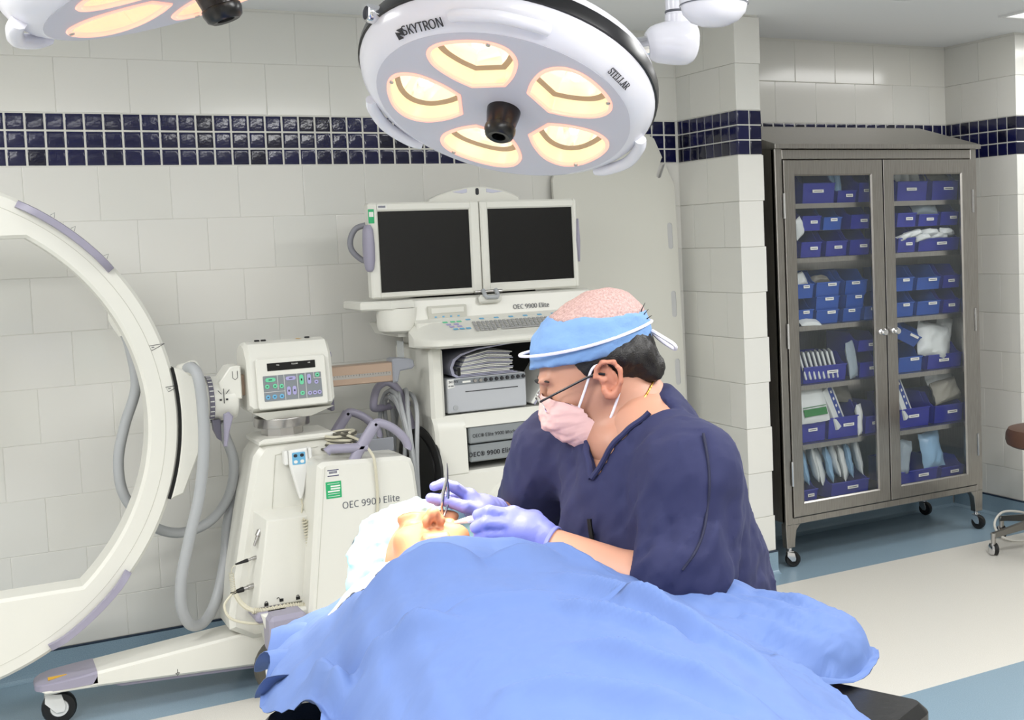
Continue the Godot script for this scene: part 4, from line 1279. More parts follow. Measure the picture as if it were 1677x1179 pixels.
	wpart(rb, "cover", mb().prism(PackedVector2Array([Vector2(1.43, 0.991), Vector2(1.68, 0.991), Vector2(1.68, 0.9945), Vector2(1.44, 0.9945), Vector2(1.424, 1.005), Vector2(1.418, 1.03), Vector2(1.43, 1.055), Vector2(1.455, 1.072), Vector2(1.52, 1.09), Vector2(1.665, 1.103), Vector2(1.664, 1.106), Vector2(1.52, 1.095), Vector2(1.45, 1.078), Vector2(1.42, 1.06), Vector2(1.407, 1.03), Vector2(1.414, 1.0)]), 0.24, 0.49, 0.0), clear)
	for i in 14:
		var y := 0.996 + i * 0.0052
		var dx := rng.randf_range(-0.006, 0.012)
		var bend := i * 0.0015
		wpart(rb, "page", mb().loft([[Vector3(1.435 + bend * 2, y, 0.24), Vector3(1.435 + bend * 2, y, 0.487), Vector3(1.435 + bend * 2, y + 0.004, 0.487), Vector3(1.435 + bend * 2, y + 0.004, 0.24)], [Vector3(1.56, y + bend * 0.8, 0.24), Vector3(1.56, y + bend * 0.8, 0.487), Vector3(1.56, y + 0.004 + bend * 0.8, 0.487), Vector3(1.56, y + 0.004 + bend * 0.8, 0.24)], [Vector3(1.655 + dx, y + bend * 0.3, 0.24), Vector3(1.655 + dx, y + bend * 0.3, 0.487), Vector3(1.655 + dx, y + 0.0035 + bend * 0.3, 0.487), Vector3(1.655 + dx, y + 0.0035 + bend * 0.3, 0.24)]]), clear if i % 3 == 0 else mats.paper)
	wpart(rb, "binder_clip", mb().box(Vector3(1.442, 1.012, 0.49), Vector3(0.012, 0.03, 0.006), 0.002), mats.black_rubber)
	# folder leaning beside the printer
	var fo := thing("paper_folder", "white folder leaning in the bay beside the grey printer", "folder", Vector3(1.80, 0.858, 0.38))
	wpart(fo, "cover", mb().box(Vector3(0, 0.11, 0), Vector3(0.012, 0.22, 0.22), 0.002, Transform3D(Basis(Vector3.BACK, -0.62), Vector3(1.735, 0.863, 0.385))), mats.paper)
	wpart(fo, "pages", mb().box(Vector3(0.012, 0.105, 0), Vector3(0.010, 0.205, 0.205), 0.001, Transform3D(Basis(Vector3.BACK, -0.62), Vector3(1.735, 0.863, 0.385))), clear)
	# two hard binders
	var bg := mat("binder_grey", Color(0.53, 0.55, 0.56), 0.3)
	for i in 2:
		var y := 0.706 if i == 0 else 0.7755
		var b := thing("manual_binder", ["grey manual binder lettered C-Arm, the lower of two", "grey manual binder lettered Workstation, the upper of two"][i], "binder", Vector3(1.605, y - 0.034, 0.42), "grey manual binders in the cart")
		wpart(b, "spine", mb().box(Vector3(1.603, y, 0.43), Vector3(0.308, 0.064, 0.23), 0.005), bg)
		lettering(b, "title", "OEC® 9900 Elite C-Arm" if i == 0 else "OEC® Elite 9900 Workstation", 0.0175 if i == 0 else 0.0125, Vector3(1.575, y - 0.003, 0.546), Vector3.RIGHT, Vector3.UP, mats.dark_print, "Droid Sans", 600 if i == 0 else 400)
		wpart(b, "round_mark", mb().lathe([Vector2(0.004, 0), Vector2(0.011, 0), Vector2(0.011, 0.0012), Vector2(0.004, 0.0012), Vector2(0.004, 0)], 20, along(Vector3(1.727, y, 0.545), Vector3.BACK)), mats.dark_print)
		wpart(b, "groove", mb().box(Vector3(1.705, y, 0.5452), Vector3(0.0012, 0.05, 0.0006)), mats.grey_print)
	# transfer board leaning in the corner
	var br := thing("transfer_board", "tall smooth cream patient transfer board with hand slots leaning in the tiled corner", "transfer board", Vector3(2.4, 0, 0.08))
	var pg2 := PackedVector2Array([Vector2(-0.28, 0.0), Vector2(0.28, 0.0), Vector2(0.31, 0.03), Vector2(0.31, 1.72), Vector2(0.215, 1.93), Vector2(0.18, 1.95), Vector2(-0.21, 1.95), Vector2(-0.31, 1.75), Vector2(-0.31, 0.03)])
	var holes := [[Vector2(0.245, 1.80), 0.10, -24.0], [Vector2(0.272, 1.49), 0.12, 0.0], [Vector2(0.272, 1.18), 0.12, 0.0], [Vector2(0.272, 0.87), 0.12, 0.0]]
	var cs := CSGPolygon3D.new()
	cs.name = "board"
	cs.polygon = pg2
	cs.depth = 0.016
	cs.material = mat("board_cream", Color(0.86, 0.855, 0.82), 0.16)
	for h in holes:
		var c := CSGPolygon3D.new()
		c.name = "hand_slot"
		c.operation = CSGShape3D.OPERATION_SUBTRACTION
		c.polygon = rounded(0.026, h[1], 0.0125, 4)
		c.depth = 0.06 if h[1] < 0.11 else 0.006
		c.position = Vector3(h[0].x, h[0].y, 0.03 if h[1] < 0.11 else 0.003)
		c.rotation_degrees = Vector3(0, 0, h[2])
		cs.add_child(c)
	br.add_child(cs)
	br.transform = Transform3D(Basis(Vector3(0.9995, 0, -0.03), Vector3(0, 0.99935, -0.036), Vector3(0.03, 0.036, 0.999)).orthonormalized(), Vector3(2.39, 0.001, 0.098))
# ---------------------------------------------------------------- steel cabinet with glass doors
const ORD := ["first", "second", "third", "fourth", "fifth", "sixth", "seventh", "eighth", "ninth"]
const SHELVES := [1.610, 1.367, 1.062, 0.795, 0.527, 0.250]
# door side, shelf, row, tone, x from, x to, y of front panel from, to
const BINS := [
	["L", 1, "", "d", 3.152, 3.340, 1.644, 1.697],
	["L", 1, "", "d", 3.348, 3.464, 1.614, 1.661],
	["L", 1, "", "d", 3.474, 3.555, 1.618, 1.695],
	["L", 2, "u", "d", 3.143, 3.255, 1.499, 1.549],
	["L", 2, "u", "a", 3.263, 3.374, 1.487, 1.541],
	["L", 2, "u", "d", 3.422, 3.540, 1.494, 1.548],
	["L", 2, "l", "d", 3.132, 3.254, 1.380, 1.432],
	["L", 2, "l", "d", 3.273, 3.402, 1.377, 1.432],
	["L", 2, "l", "d", 3.411, 3.536, 1.377, 1.433],
	["L", 3, "u", "a", 3.101, 3.202, 1.189, 1.244],
	["L", 3, "u", "a", 3.211, 3.352, 1.186, 1.249],
	["L", 3, "u", "a", 3.379, 3.515, 1.185, 1.246],
	["L", 3, "m", "a", 3.208, 3.347, 1.127, 1.186],
	["L", 3, "m", "a", 3.381, 3.494, 1.123, 1.184],
	["L", 3, "l", "a", 3.096, 3.197, 1.078, 1.129],
	["L", 3, "l", "a", 3.206, 3.341, 1.068, 1.127],
	["L", 3, "l", "a", 3.361, 3.474, 1.065, 1.129],
	["L", 3, "l", "a", 3.487, 3.581, 1.072, 1.129],
	["L", 4, "", "d", 3.124, 3.378, 0.791, 0.867],
	["L", 4, "u", "d", 3.445, 3.575, 0.914, 0.964],
	["L", 4, "l", "d", 3.449, 3.571, 0.802, 0.861],
	["L", 5, "", "d", 3.101, 3.248, 0.552, 0.619],
	["L", 5, "", "d", 3.258, 3.455, 0.534, 0.621],
	["L", 5, "", "d", 3.476, 3.581, 0.540, 0.606],
	["L", 6, "", "d", 3.082, 3.191, 0.248, 0.308],
	["L", 6, "", "d", 3.264, 3.493, 0.231, 0.317],
	["R", 1, "", "d", 3.706, 3.899, 1.643, 1.698],
	["R", 1, "", "d", 3.924, 4.112, 1.640, 1.698],
	["R", 2, "u", "d", 3.701, 3.825, 1.496, 1.549],
	["R", 2, "u", "d", 3.834, 3.964, 1.489, 1.540],
	["R", 2, "u", "d", 3.974, 4.120, 1.497, 1.548],
	["R", 2, "l", "d", 3.701, 3.817, 1.375, 1.431],
	["R", 2, "l", "d", 3.830, 4.124, 1.365, 1.424],
	["R", 3, "u", "a", 3.683, 3.799, 1.189, 1.244],
	["R", 3, "u", "a", 3.813, 3.966, 1.171, 1.238],
	["R", 3, "u", "d", 3.980, 4.102, 1.181, 1.241],
	["R", 3, "l", "a", 3.680, 3.796, 1.069, 1.126],
	["R", 3, "l", "a", 3.809, 3.963, 1.058, 1.124],
	["R", 3, "l", "d", 3.977, 4.099, 1.067, 1.123],
	["R", 4, "", "a", 3.686, 3.841, 0.795, 0.864],
	["R", 4, "", "d", 3.870, 4.123, 0.782, 0.861],
	["R", 5, "", "d", 3.685, 3.880, 0.536, 0.616],
	["R", 5, "", "d", 3.906, 4.120, 0.525, 0.611],
	["R", 6, "", "d", 3.683, 3.922, 0.231, 0.316],
	["R", 6, "", "d", 3.940, 4.115, 0.226, 0.304],
]

func bin_mesh(w: float, hf: float, hb: float, d: float) -> MB:
	var m := mb()
	var t := 0.003
	var prof := func(x: float, g: float) -> Array:
		# side outline: low front, sloping shoulder, high back
		return [Vector3(x, 0, -d), Vector3(x, 0, -0.012), Vector3(x, hf, 0.0), Vector3(x, hf, -0.004), Vector3(x, hf + (hb - hf) * 0.25, -d * 0.16), Vector3(x, hb, -d * 0.30), Vector3(x, hb, -d)]
	for s in [-1, 1]:
		var a: float = s * w / 2
		var b: float = a - s * t
		if s < 0:
			m.loft([prof.call(a, 0.0), prof.call(b, 0.0)])
		else:
			m.loft([prof.call(b, 0.0), prof.call(a, 0.0)])
	m.box(Vector3(0, t / 2, -d / 2 - 0.006), Vector3(w - t, t, d - 0.012))
	m.loft([[Vector3(-w / 2, 0, -0.012), Vector3(w / 2, 0, -0.012), Vector3(w / 2, 0, -0.016), Vector3(-w / 2, 0, -0.016)], [Vector3(-w / 2, hf, 0), Vector3(w / 2, hf, 0), Vector3(w / 2, hf, -0.004), Vector3(-w / 2, hf, -0.004)]])
	m.box(Vector3(0, hb / 2, -d + t / 2), Vector3(w - t, hb, t))
	m.box(Vector3(0, hf + 0.001, 0.0005), Vector3(w + 0.003, 0.006, 0.007), 0.001)
	return m

# soft sealed pouch: pillow with crumpled surface
func pouch_mesh(w: float, h: float, d: float, sd: int, rough := 0.12) -> ArrayMesh:
	var n := FastNoiseLite.new()
	n.seed = sd
	n.frequency = 14.0
	var m := mb()
	var nx := 9
	var ny := 9
	var pt := func(i: int, j: int, s: float) -> Vector3:
		var u := float(i) / nx * 2 - 1
		var v := float(j) / ny * 2 - 1
		var e := maxf(0.0, (1 - pow(absf(u), 4.0)) * (1 - pow(absf(v), 6.0)))
		var p := Vector3(u * w / 2, v * h / 2, 0)
		var k := n.get_noise_3d(p.x, p.y, s * 0.3) 
		p.z = s * d / 2 * (e * (1.0 + rough * 3.0 * k) + 0.06) + d * rough * 2.0 * n.get_noise_2d(p.x * 0.8 + 7, p.y * 0.8)
		p.x += w * rough * 0.3 * n.get_noise_2d(p.y + 3.1, 0.5)
		p.y += h * rough * 0.4 * n.get_noise_2d(p.x + 9.1, 2.5)
		return p
	for j in ny:
		for i in nx:
			m.quad(pt.call(i, j, 1.0), pt.call(i + 1, j, 1.0), pt.call(i + 1, j + 1, 1.0), pt.call(i, j + 1, 1.0))
			m.quad(pt.call(i, j, -1.0), pt.call(i, j + 1, -1.0), pt.call(i + 1, j + 1, -1.0), pt.call(i + 1, j, -1.0))
	for i in nx:
		m.quad(pt.call(i, 0, -1.0), pt.call(i + 1, 0, -1.0), pt.call(i + 1, 0, 1.0), pt.call(i, 0, 1.0))
		m.quad(pt.call(i, ny, 1.0), pt.call(i + 1, ny, 1.0), pt.call(i + 1, ny, -1.0), pt.call(i, ny, -1.0))
	for j in ny:
		m.quad(pt.call(0, j, -1.0), pt.call(0, j, 1.0), pt.call(0, j + 1, 1.0), pt.call(0, j + 1, -1.0))
		m.quad(pt.call(nx, j, 1.0), pt.call(nx, j, -1.0), pt.call(nx, j + 1, -1.0), pt.call(nx, j + 1, 1.0))
	return m.mesh(60)

func build_cabinet() -> void:
	var ss := mat("stainless", Color(0.68, 0.665, 0.645), 0.30, 1.0)
	tinted(ss, noise_tex(0.05, Color(0.86, 0.86, 0.86), Color(1, 1, 1), 256, 4, 17), 1.0)
	ss.uv1_scale = Vector3(14.0, 0.6, 14.0)
	var ssd := ss
	var t := thing("steel_cabinet", "tall stainless steel cabinet with two glass doors and a sloping top in the alcove", "cabinet", Vector3(3.535, 0, 0.27))
	var x0 := 2.942
	var x1 := 4.130
	var zf := 0.462
	var zb := 0.06
	# sides
	for x in [x0 + 0.012, x1 - 0.012]:
		wpart(t, "side_panel", mb().box(Vector3(x, 1.03, (zf + zb) / 2), Vector3(0.024, 1.66, zf - zb), 0.003), ss)
	wpart(t, "back_panel", mb().box(Vector3((x0 + x1) / 2, 1.03, zb + 0.006), Vector3(x1 - x0 - 0.05, 1.66, 0.012)), ssd)
	wpart(t, "bottom_panel", mb().box(Vector3((x0 + x1) / 2, 0.238, (zf + zb) / 2), Vector3(x1 - x0 - 0.05, 0.02, zf - zb - 0.02)), ssd)
	# face frame
	var rail := func(cx: float, cy: float, w: float, h: float, nm: String) -> void:
		wpart(t, nm, mb().box(Vector3(cx, cy, zf - 0.006), Vector3(w, h, 0.030), 0.003), ss)
	rail.call(x0 + 0.019, 1.02, 0.038, 1.66, "corner_post")
	rail.call(x1 - 0.019, 1.02, 0.038, 1.66, "corner_post")
	rail.call((x0 + x1) / 2, 1.824, x1 - x0 - 0.076, 0.044, "top_rail")
	rail.call((x0 + x1) / 2, 0.205, x1 - x0 - 0.076, 0.032, "bottom_rail")
	# sloping top
	wpart(t, "sloping_top", mb().prism(PackedVector2Array([Vector2(0.492, 1.848), Vector2(0.492, 1.868), Vector2(0.07, 1.985), Vector2(0.06, 1.985), Vector2(0.06, 1.848)]), x0 - 0.012, x1 + 0.012, 0.002, Transform3D(Basis(Vector3(0, 0, 1), Vector3.UP, Vector3(1, 0, 0)), Vector3.ZERO)), ss, 20)
	# shelves with turned-down lip
	for y in SHELVES:
		if y > 0.3:
			wpart(t, "shelf", mb().box(Vector3((x0 + x1) / 2, y - 0.004, 0.24), Vector3(x1 - x0 - 0.056, 0.008, 0.34)).box(Vector3((x0 + x1) / 2, y - 0.011, 0.4105), Vector3(x1 - x0 - 0.056, 0.022, 0.004)), ssd)
	# legs and castors
	for q in [[x0, 1, zf], [x1, -1, zf], [x0, 1, zb + 0.03], [x1, -1, zb + 0.03]]:
		var s: float = q[1]
		wpart(t, "leg", mb().prism(PackedVector2Array([Vector2(q[0], 0.195), Vector2(q[0] + s * 0.085, 0.195), Vector2(q[0] + s * 0.058, 0.165), Vector2(q[0] + s * 0.05, 0.12), Vector2(q[0] + s * 0.048, 0.088), Vector2(q[0] + s * 0.004, 0.088)]), q[2] - 0.03, q[2] + 0.006, 0.002), ss)
		caster(t, Vector3(q[0] + s * 0.03, 0.0, q[2] - 0.012), 0.034, 0.026, -25 if s > 0 else -70, mats.chrome, mats.black_rubber, mats.black_rubber)
	# doors
	var glass := mat("door_glass", Color(0.80, 0.86, 0.88, 0.02), 0.02, 0.0, 0.32)
	glass.transparency = BaseMaterial3D.TRANSPARENCY_ALPHA
	for d in [[2.982, 3.537, 3.044, 3.468, 1.0], [3.543, 4.090, 3.608, 4.020, -1.0]]:
		var y0 := 0.224
		var y1 := 1.799
		var g0 := 0.286
		var g1 := 1.730
		var z := 0.479
		var fr := mb()
		# mitred frame: bevel runs in towards the glass
		var ring := func(a: float, zz: float) -> Array:
			var k := a
			return [Vector3(lerpf(d[0], d[2], k), lerpf(y0, g0, k), zz), Vector3(lerpf(d[1], d[3], k), lerpf(y0, g0, k), zz), Vector3(lerpf(d[1], d[3], k), lerpf(y1, g1, k), zz), Vector3(lerpf(d[0], d[2], k), lerpf(y1, g1, k), zz)]
		var rg := [ring.call(0.0, z - 0.016), ring.call(0.0, z - 0.002), ring.call(0.03, z), ring.call(0.90, z), ring.call(1.0, z - 0.006), ring.call(1.0, z - 0.016)]
		for i in 5:
			for k in 4:
				fr.quad(rg[i][k], rg[i][(k + 1) % 4], rg[i + 1][(k + 1) % 4], rg[i + 1][k])
		for k in 4:
			fr.quad(rg[5][k], rg[5][(k + 1) % 4], rg[0][(k + 1) % 4], rg[0][k])
		var dr := wpart(t, "door", fr, ss, 20)
		wpart(dr, "glass_pane", mb().box(Vector3((d[2] + d[3]) / 2, (g0 + g1) / 2, z - 0.011), Vector3(d[3] - d[2] + 0.004, g1 - g0 + 0.004, 0.004)), glass)
		var hx: float = d[0] - 0.004 if d[4] > 0 else d[1] + 0.004
		for y in [1.60, 1.03, 0.42]:
			wpart(dr, "hinge", mb().tube([Vector3(hx, y - 0.055, z + 0.001), Vector3(hx, y + 0.055, z + 0.001)], 0.0055, 8), mats.chrome)
		var kx: float = d[1] - 0.036 if d[4] > 0 else d[0] + 0.034
		wpart(dr, "knob", mb().lathe([Vector2(0.013, 0), Vector2(0.012, 0.004), Vector2(0.006, 0.008), Vector2(0.006, 0.018), Vector2(0.014, 0.024), Vector2(0.017, 0.032), Vector2(0.013, 0.039), Vector2(0, 0.041)], 20, along(Vector3(kx, 1.012, z), Vector3.BACK)), mats.chrome)
	# ---- storage bins
	var deep := mat("bin_deep_blue", Color(0.115, 0.145, 0.56), 0.38)
	var azure := mat("bin_azure", Color(0.07, 0.28, 0.62), 0.34)
	var shelf_names := ["top", "second", "third", "fourth", "fifth", "lowest"]
	var tally := {}
	for b in BINS:
		tally["%s%d%s" % [b[0], b[1], b[2]]] = tally.get("%s%d%s" % [b[0], b[1], b[2]], 0) + 1
	var nth := {}
	for b in BINS:
		var sy: float = SHELVES[b[1] - 1]
		var stacked: bool = b[2] == "u" or b[2] == "m"
		var y0: float = b[6] if stacked else sy
		if stacked and b[1] == 2:
			y0 = 1.487
		var hf: float = b[7] - y0
		var hb := minf(hf * 1.9 + 0.01, 0.115) if b[1] in [2, 3] else minf(hf * 1.8, 0.16)
		if b[1] == 3 and (b[4] > 3.2 and b[4] < 3.5 and b[0] == "L"):
			hb = 0.06 if b[2] != "u" else 0.115
			y0 = {"l": 1.062, "m": 1.1235, "u": 1.185}[b[2]]
			hf = 0.0585 if b[2] != "u" else 0.062
		elif b[1] == 3 and b[2] == "l":
			hb = 0.118
			hf = b[7] - y0
		elif b[1] == 3 and b[2] == "u":
			y0 = 1.183
			hf = b[7] - y0
		elif b[1] == 2 and b[2] == "l":
			hb = 0.118
		elif b[1] == 4 and b[2] == "l":
			hb = 0.118
		elif b[1] == 4 and b[2] == "u":
			y0 = 0.915
			hf = 0.05
		var key := "%s%d%s" % [b[0], b[1], b[2]]
		nth[key] = nth.get(key, 0) + 1
		var place: String = ["", "", "nearest the hinges" if (nth[key] == 1) == (b[0] == "L") else "nearest the knobs", "in the middle"][2 if nth[key] == 1 or nth[key] == tally[key] else 3]
		if tally[key] == 4:
			place = ["nearest the hinges", "second from the hinges", "third from the hinges", "nearest the knobs"][nth[key] - 1]
		elif tally[key] == 1:
			place = "alone there"
		var row: String = {"u": ", upper row", "l": ", lower row", "m": ", middle row", "": ""}[b[2]]
		var o := thing("storage_bin", "%s bin, %s shelf%s, behind the %s cabinet door, %s" % ["deep blue" if b[3] == "d" else "azure", shelf_names[b[1] - 1], row, "left" if b[0] == "L" else "right", place], "bin", Vector3((b[4] + minf(b[5], 4.098)) / 2, y0 + 0.0012, 0.385), "blue bins in the steel cabinet")
		var w: float = minf(b[5], 4.098) - b[4] - 0.008
		part(o, "tub", bin_mesh(w, hf, hb, 0.24).mesh(30), deep if b[3] == "d" else azure)
		var lw := clampf(w * 0.36, 0.03, 0.062)
		var lx: float = w * [0.05, 0.16, -0.05, 0.10][(nth[key] + b[1]) % 4]
		var lb := part(o, "label_strip", bx(Vector3(lx, hf * 0.62 if b[3] == "d" else hf - 0.008, 0.0025), Vector3(lw, 0.0135, 0.002)), mats.paper)
		part(lb, "label_print", bx(Vector3(lx, hf * 0.62 if b[3] == "d" else hf - 0.008, 0.0037), Vector3(lw * 0.75, 0.003, 0.0004)), mats.grey_print)
	# ---- supplies in and beside the bins
	var white := mat("pouch_white", Color(0.80, 0.82, 0.82), 0.35)
	var bluish := mat("pouch_blue", Color(0.52, 0.66, 0.78), 0.3)
	var film := mat("pouch_film", Color(0.66, 0.72, 0.76, 0.6), 0.3)
	film.transparency = BaseMaterial3D.TRANSPARENCY_ALPHA
	var grn := mat("print_green", Color(0.10, 0.42, 0.18), 0.5)
	var blu := mat("print_blue", Color(0.09, 0.22, 0.55), 0.5)
	var sup := func(nm: String, label: String, cat: String, at: Vector3, size: Vector3, euler: Vector3, m: Material, sd: int, grp := "") -> Node3D:
		var o := thing(nm, label, cat, at, grp)
		part(o, "pouch", pouch_mesh(size.x, size.y, size.z, sd), m)
		o.rotation_degrees = euler
		return o
	# upright packets, fourth shelf left
	for i in 8:
		var o := thing("sterile_packet", "%s white packet from the hinges, blue striped, standing in the wide fourth-shelf bin" % ORD[i], "packet", Vector3(3.145 + i * 0.026, 0.875, 0.345), "packets in the wide fourth-shelf bin")
		o.rotation_degrees = Vector3(-14, 62, -4 + i * 1.5)
		part(o, "sleeve", bx(Vector3(0, 0, 0), Vector3(0.075, 0.13, 0.010), 0.003), white)
		part(o, "stripe", bx(Vector3(0.0, 0.02 if i > 1 and i < 6 else -0.02, 0.0055), Vector3(0.02, 0.04 if i > 1 and i < 6 else 0.10, 0.0006)), blu)
	# upright pouches, lowest shelf left
	for i in 9:
		var o: Node3D = sup.call("dressing_pouch", "%s crumpled dressing pouch from the hinges, standing on the lowest shelf, left door" % ORD[i], "pouch", Vector3(3.12 + i * 0.043, 0.40 + 0.012 * (i % 3), 0.33 - 0.012 * (i % 2)), Vector3(0.10, 0.17, 0.03), Vector3(-12, 48 + 8 * (i % 3), -6 + 3 * (i % 5)), white if i % 3 != 1 else bluish, 40 + i, "dressing pouches on the lowest shelf")
	# fifth shelf left: green printed pack, leaning cartons
	var gp := thing("dressing_pack", "white dressing pack with a broad green printed band, fifth shelf", "packet", Vector3(3.165, 0.715, 0.375))
	gp.rotation_degrees = Vector3(-18, 0, 2)
	part(gp, "sleeve", pouch_mesh(0.17, 0.20, 0.04, 61, 0.06), white)
	part(gp, "green_band", bx(Vector3(0.0, -0.055, 0.022), Vector3(0.13, 0.034, 0.002), 0.0005), grn)
	part(gp, "green_line", bx(Vector3(0.0, -0.030, 0.024), Vector3(0.13, 0.003, 0.002)), grn)
	for q in [[3.315, "L"], [3.725, "R"]]:
		var o := thing("leaning_carton", "slim white and blue carton leaning in the fifth-shelf bin behind the %s door" % ("left" if q[1] == "L" else "right"), "carton", Vector3(q[0], 0.645, 0.36))
		o.rotation_degrees = Vector3(-10, 20, 20)
		part(o, "box", bx(Vector3(0, 0.03, 0), Vector3(0.085, 0.20, 0.03), 0.002), white)
		part(o, "blue_panel", bx(Vector3(0.012, 0.04, 0.0155), Vector3(0.032, 0.17, 0.0008)), blu)
		for k in 4:
			part(o, "print_dot", bx(Vector3(0.012, 0.10 - k * 0.035, 0.0162), Vector3(0.012, 0.012, 0.0006)), mats.paper)
	sup.call("gauze_roll", "narrow white gauze roll standing beside the fifth-shelf bin", "gauze", Vector3(3.447, 0.60, 0.375), Vector3(0.035, 0.145, 0.03), Vector3(0, 20, 3), white, 70)
	sup.call("grey_bag", "flat grey bag lying across the fifth-shelf bins behind the left door", "bag", Vector3(3.40, 0.72, 0.27), Vector3(0.16, 0.09, 0.05), Vector3(-30, 0, -6), mat("pouch_grey", Color(0.50, 0.49, 0.46), 0.5), 71)
	sup.call("clear_bag", "clear plastic bag hanging over the edge beside the fourth-shelf bins", "bag", Vector3(3.405, 0.885, 0.385), Vector3(0.06, 0.17, 0.03), Vector3(-4, 15, 6), film, 72)
	sup.call("paper_wrap", "white paper wrap lying flat on the third shelf by the hinges", "paper", Vector3(3.16, 1.075, 0.39), Vector3(0.11, 0.05, 0.02), Vector3(-60, 0, -4), white, 73)
	sup.call("clear_bag", "cloudy bag poking out of the second-shelf bin by the hinges", "bag", Vector3(3.118, 1.50, 0.39), Vector3(0.07, 0.09, 0.03), Vector3(0, 30, 25), mats.pouch_white, 74)
	sup.call("swab_bag", "white swab bag in the azure bin by the hinges, third shelf", "bag", Vector3(3.145, 1.262, 0.34), Vector3(0.09, 0.07, 0.05), Vector3(-25, 0, 15), white, 75)
	sup.call("grey_bag", "flat grey packet in the azure top bin of the third shelf", "packet", Vector3(3.28, 1.258, 0.32), Vector3(0.11, 0.04, 0.05), Vector3(-40, 0, 0), mats.pouch_grey, 76)
	for i in 2:
		sup.call("blue_pouch", "pale blue pouch in the top-shelf bin, %s of two from the hinges" % ORD[i], "pouch", Vector3(3.355 + i * 0.04, 1.70, 0.33), Vector3(0.035, 0.13, 0.03), Vector3(-6, 10, 4), bluish, 77 + i, "pale blue pouches on the top shelf")
	for i in 3:
		sup.call("white_pouch", "white pouch in a top-shelf bin behind the right door, %s from the knob" % ORD[i], "pouch", Vector3(3.745 + i * 0.055, 1.715, 0.33), Vector3(0.05, 0.08, 0.05), Vector3(-10, 0, 4), white, 81 + i, "white pouches behind the right door")
	sup.call("dark_bag", "dark bag in the top-shelf bin by the right-hand hinges", "bag", Vector3(4.0, 1.712, 0.33), Vector3(0.15, 0.05, 0.05), Vector3(-20, 0, 0), mats.pouch_grey, 85)
	sup.call("tubing_bag", "glossy clear bag of tubing over the second-shelf upper bins", "bag", Vector3(3.905, 1.562, 0.35), Vector3(0.15, 0.06, 0.06), Vector3(-35, 0, -4), film, 86)
	for i in 6:
		sup.call("gauze_pack", "fluffy white gauze pack on the second-shelf lower bins, %s from the knob" % ORD[i], "gauze", Vector3(3.76 + i * 0.055, 1.435 + 0.016 * (i % 2), 0.355), Vector3(0.11, 0.035, 0.07), Vector3(-20 + 6 * (i % 3), 10 * (i % 3), 14 - 5 * i), white, 90 + i, "gauze packs behind the right door")
	sup.call("dressing_bag", "big white dressing bag bulging from the fourth-shelf bin behind the right door", "bag", Vector3(3.94, 0.93, 0.35), Vector3(0.20, 0.17, 0.07), Vector3(-12, 0, -14), white, 97)
	sup.call("dressing_bag", "folded white bag behind the big one on the fourth shelf", "bag", Vector3(4.045, 0.95, 0.31), Vector3(0.09, 0.18, 0.05), Vector3(-6, -10, -12), white, 98)
	var tb := thing("tipped_bin", "small azure bin tipped on top of the fourth-shelf bin by the right-hand knob", "bin", Vector3(3.74, 0.935, 0.385))
	tb.rotation_degrees = Vector3(18, 0, -24)
	part(tb, "tub", bin_mesh(0.14, 0.055, 0.08, 0.17).mesh(30), azure)
	part(tb, "label_strip", bx(Vector3(0.02, 0.048, 0.0035), Vector3(0.06, 0.012, 0.002)), mats.paper)
	sup.call("tangled_net", "grey net dressing bundle in the fifth-shelf bin behind the right door", "dressing", Vector3(4.01, 0.68, 0.35), Vector3(0.17, 0.11, 0.08), Vector3(-15, 0, 8), mat("net_grey", Color(0.55, 0.54, 0.50), 0.6), 99)
	sup.call("paper_bag", "white printed paper bag above the net bundle, fifth shelf", "bag", Vector3(4.02, 0.735, 0.30), Vector3(0.17, 0.08, 0.05), Vector3(-20, 0, -6), white, 100)
	sup.call("clear_pouch", "clear blue-tinted pouch on the lowest shelf behind the right door", "pouch", Vector3(3.90, 0.40, 0.36), Vector3(0.13, 0.18, 0.05), Vector3(-8, 0, 6), bluish, 101)
	sup.call("crumpled_film", "crumpled clear film in the lowest bin by the right-hand knob", "film", Vector3(3.72, 0.385, 0.36), Vector3(0.08, 0.17, 0.06), Vector3(0, 0, -10), film, 102)

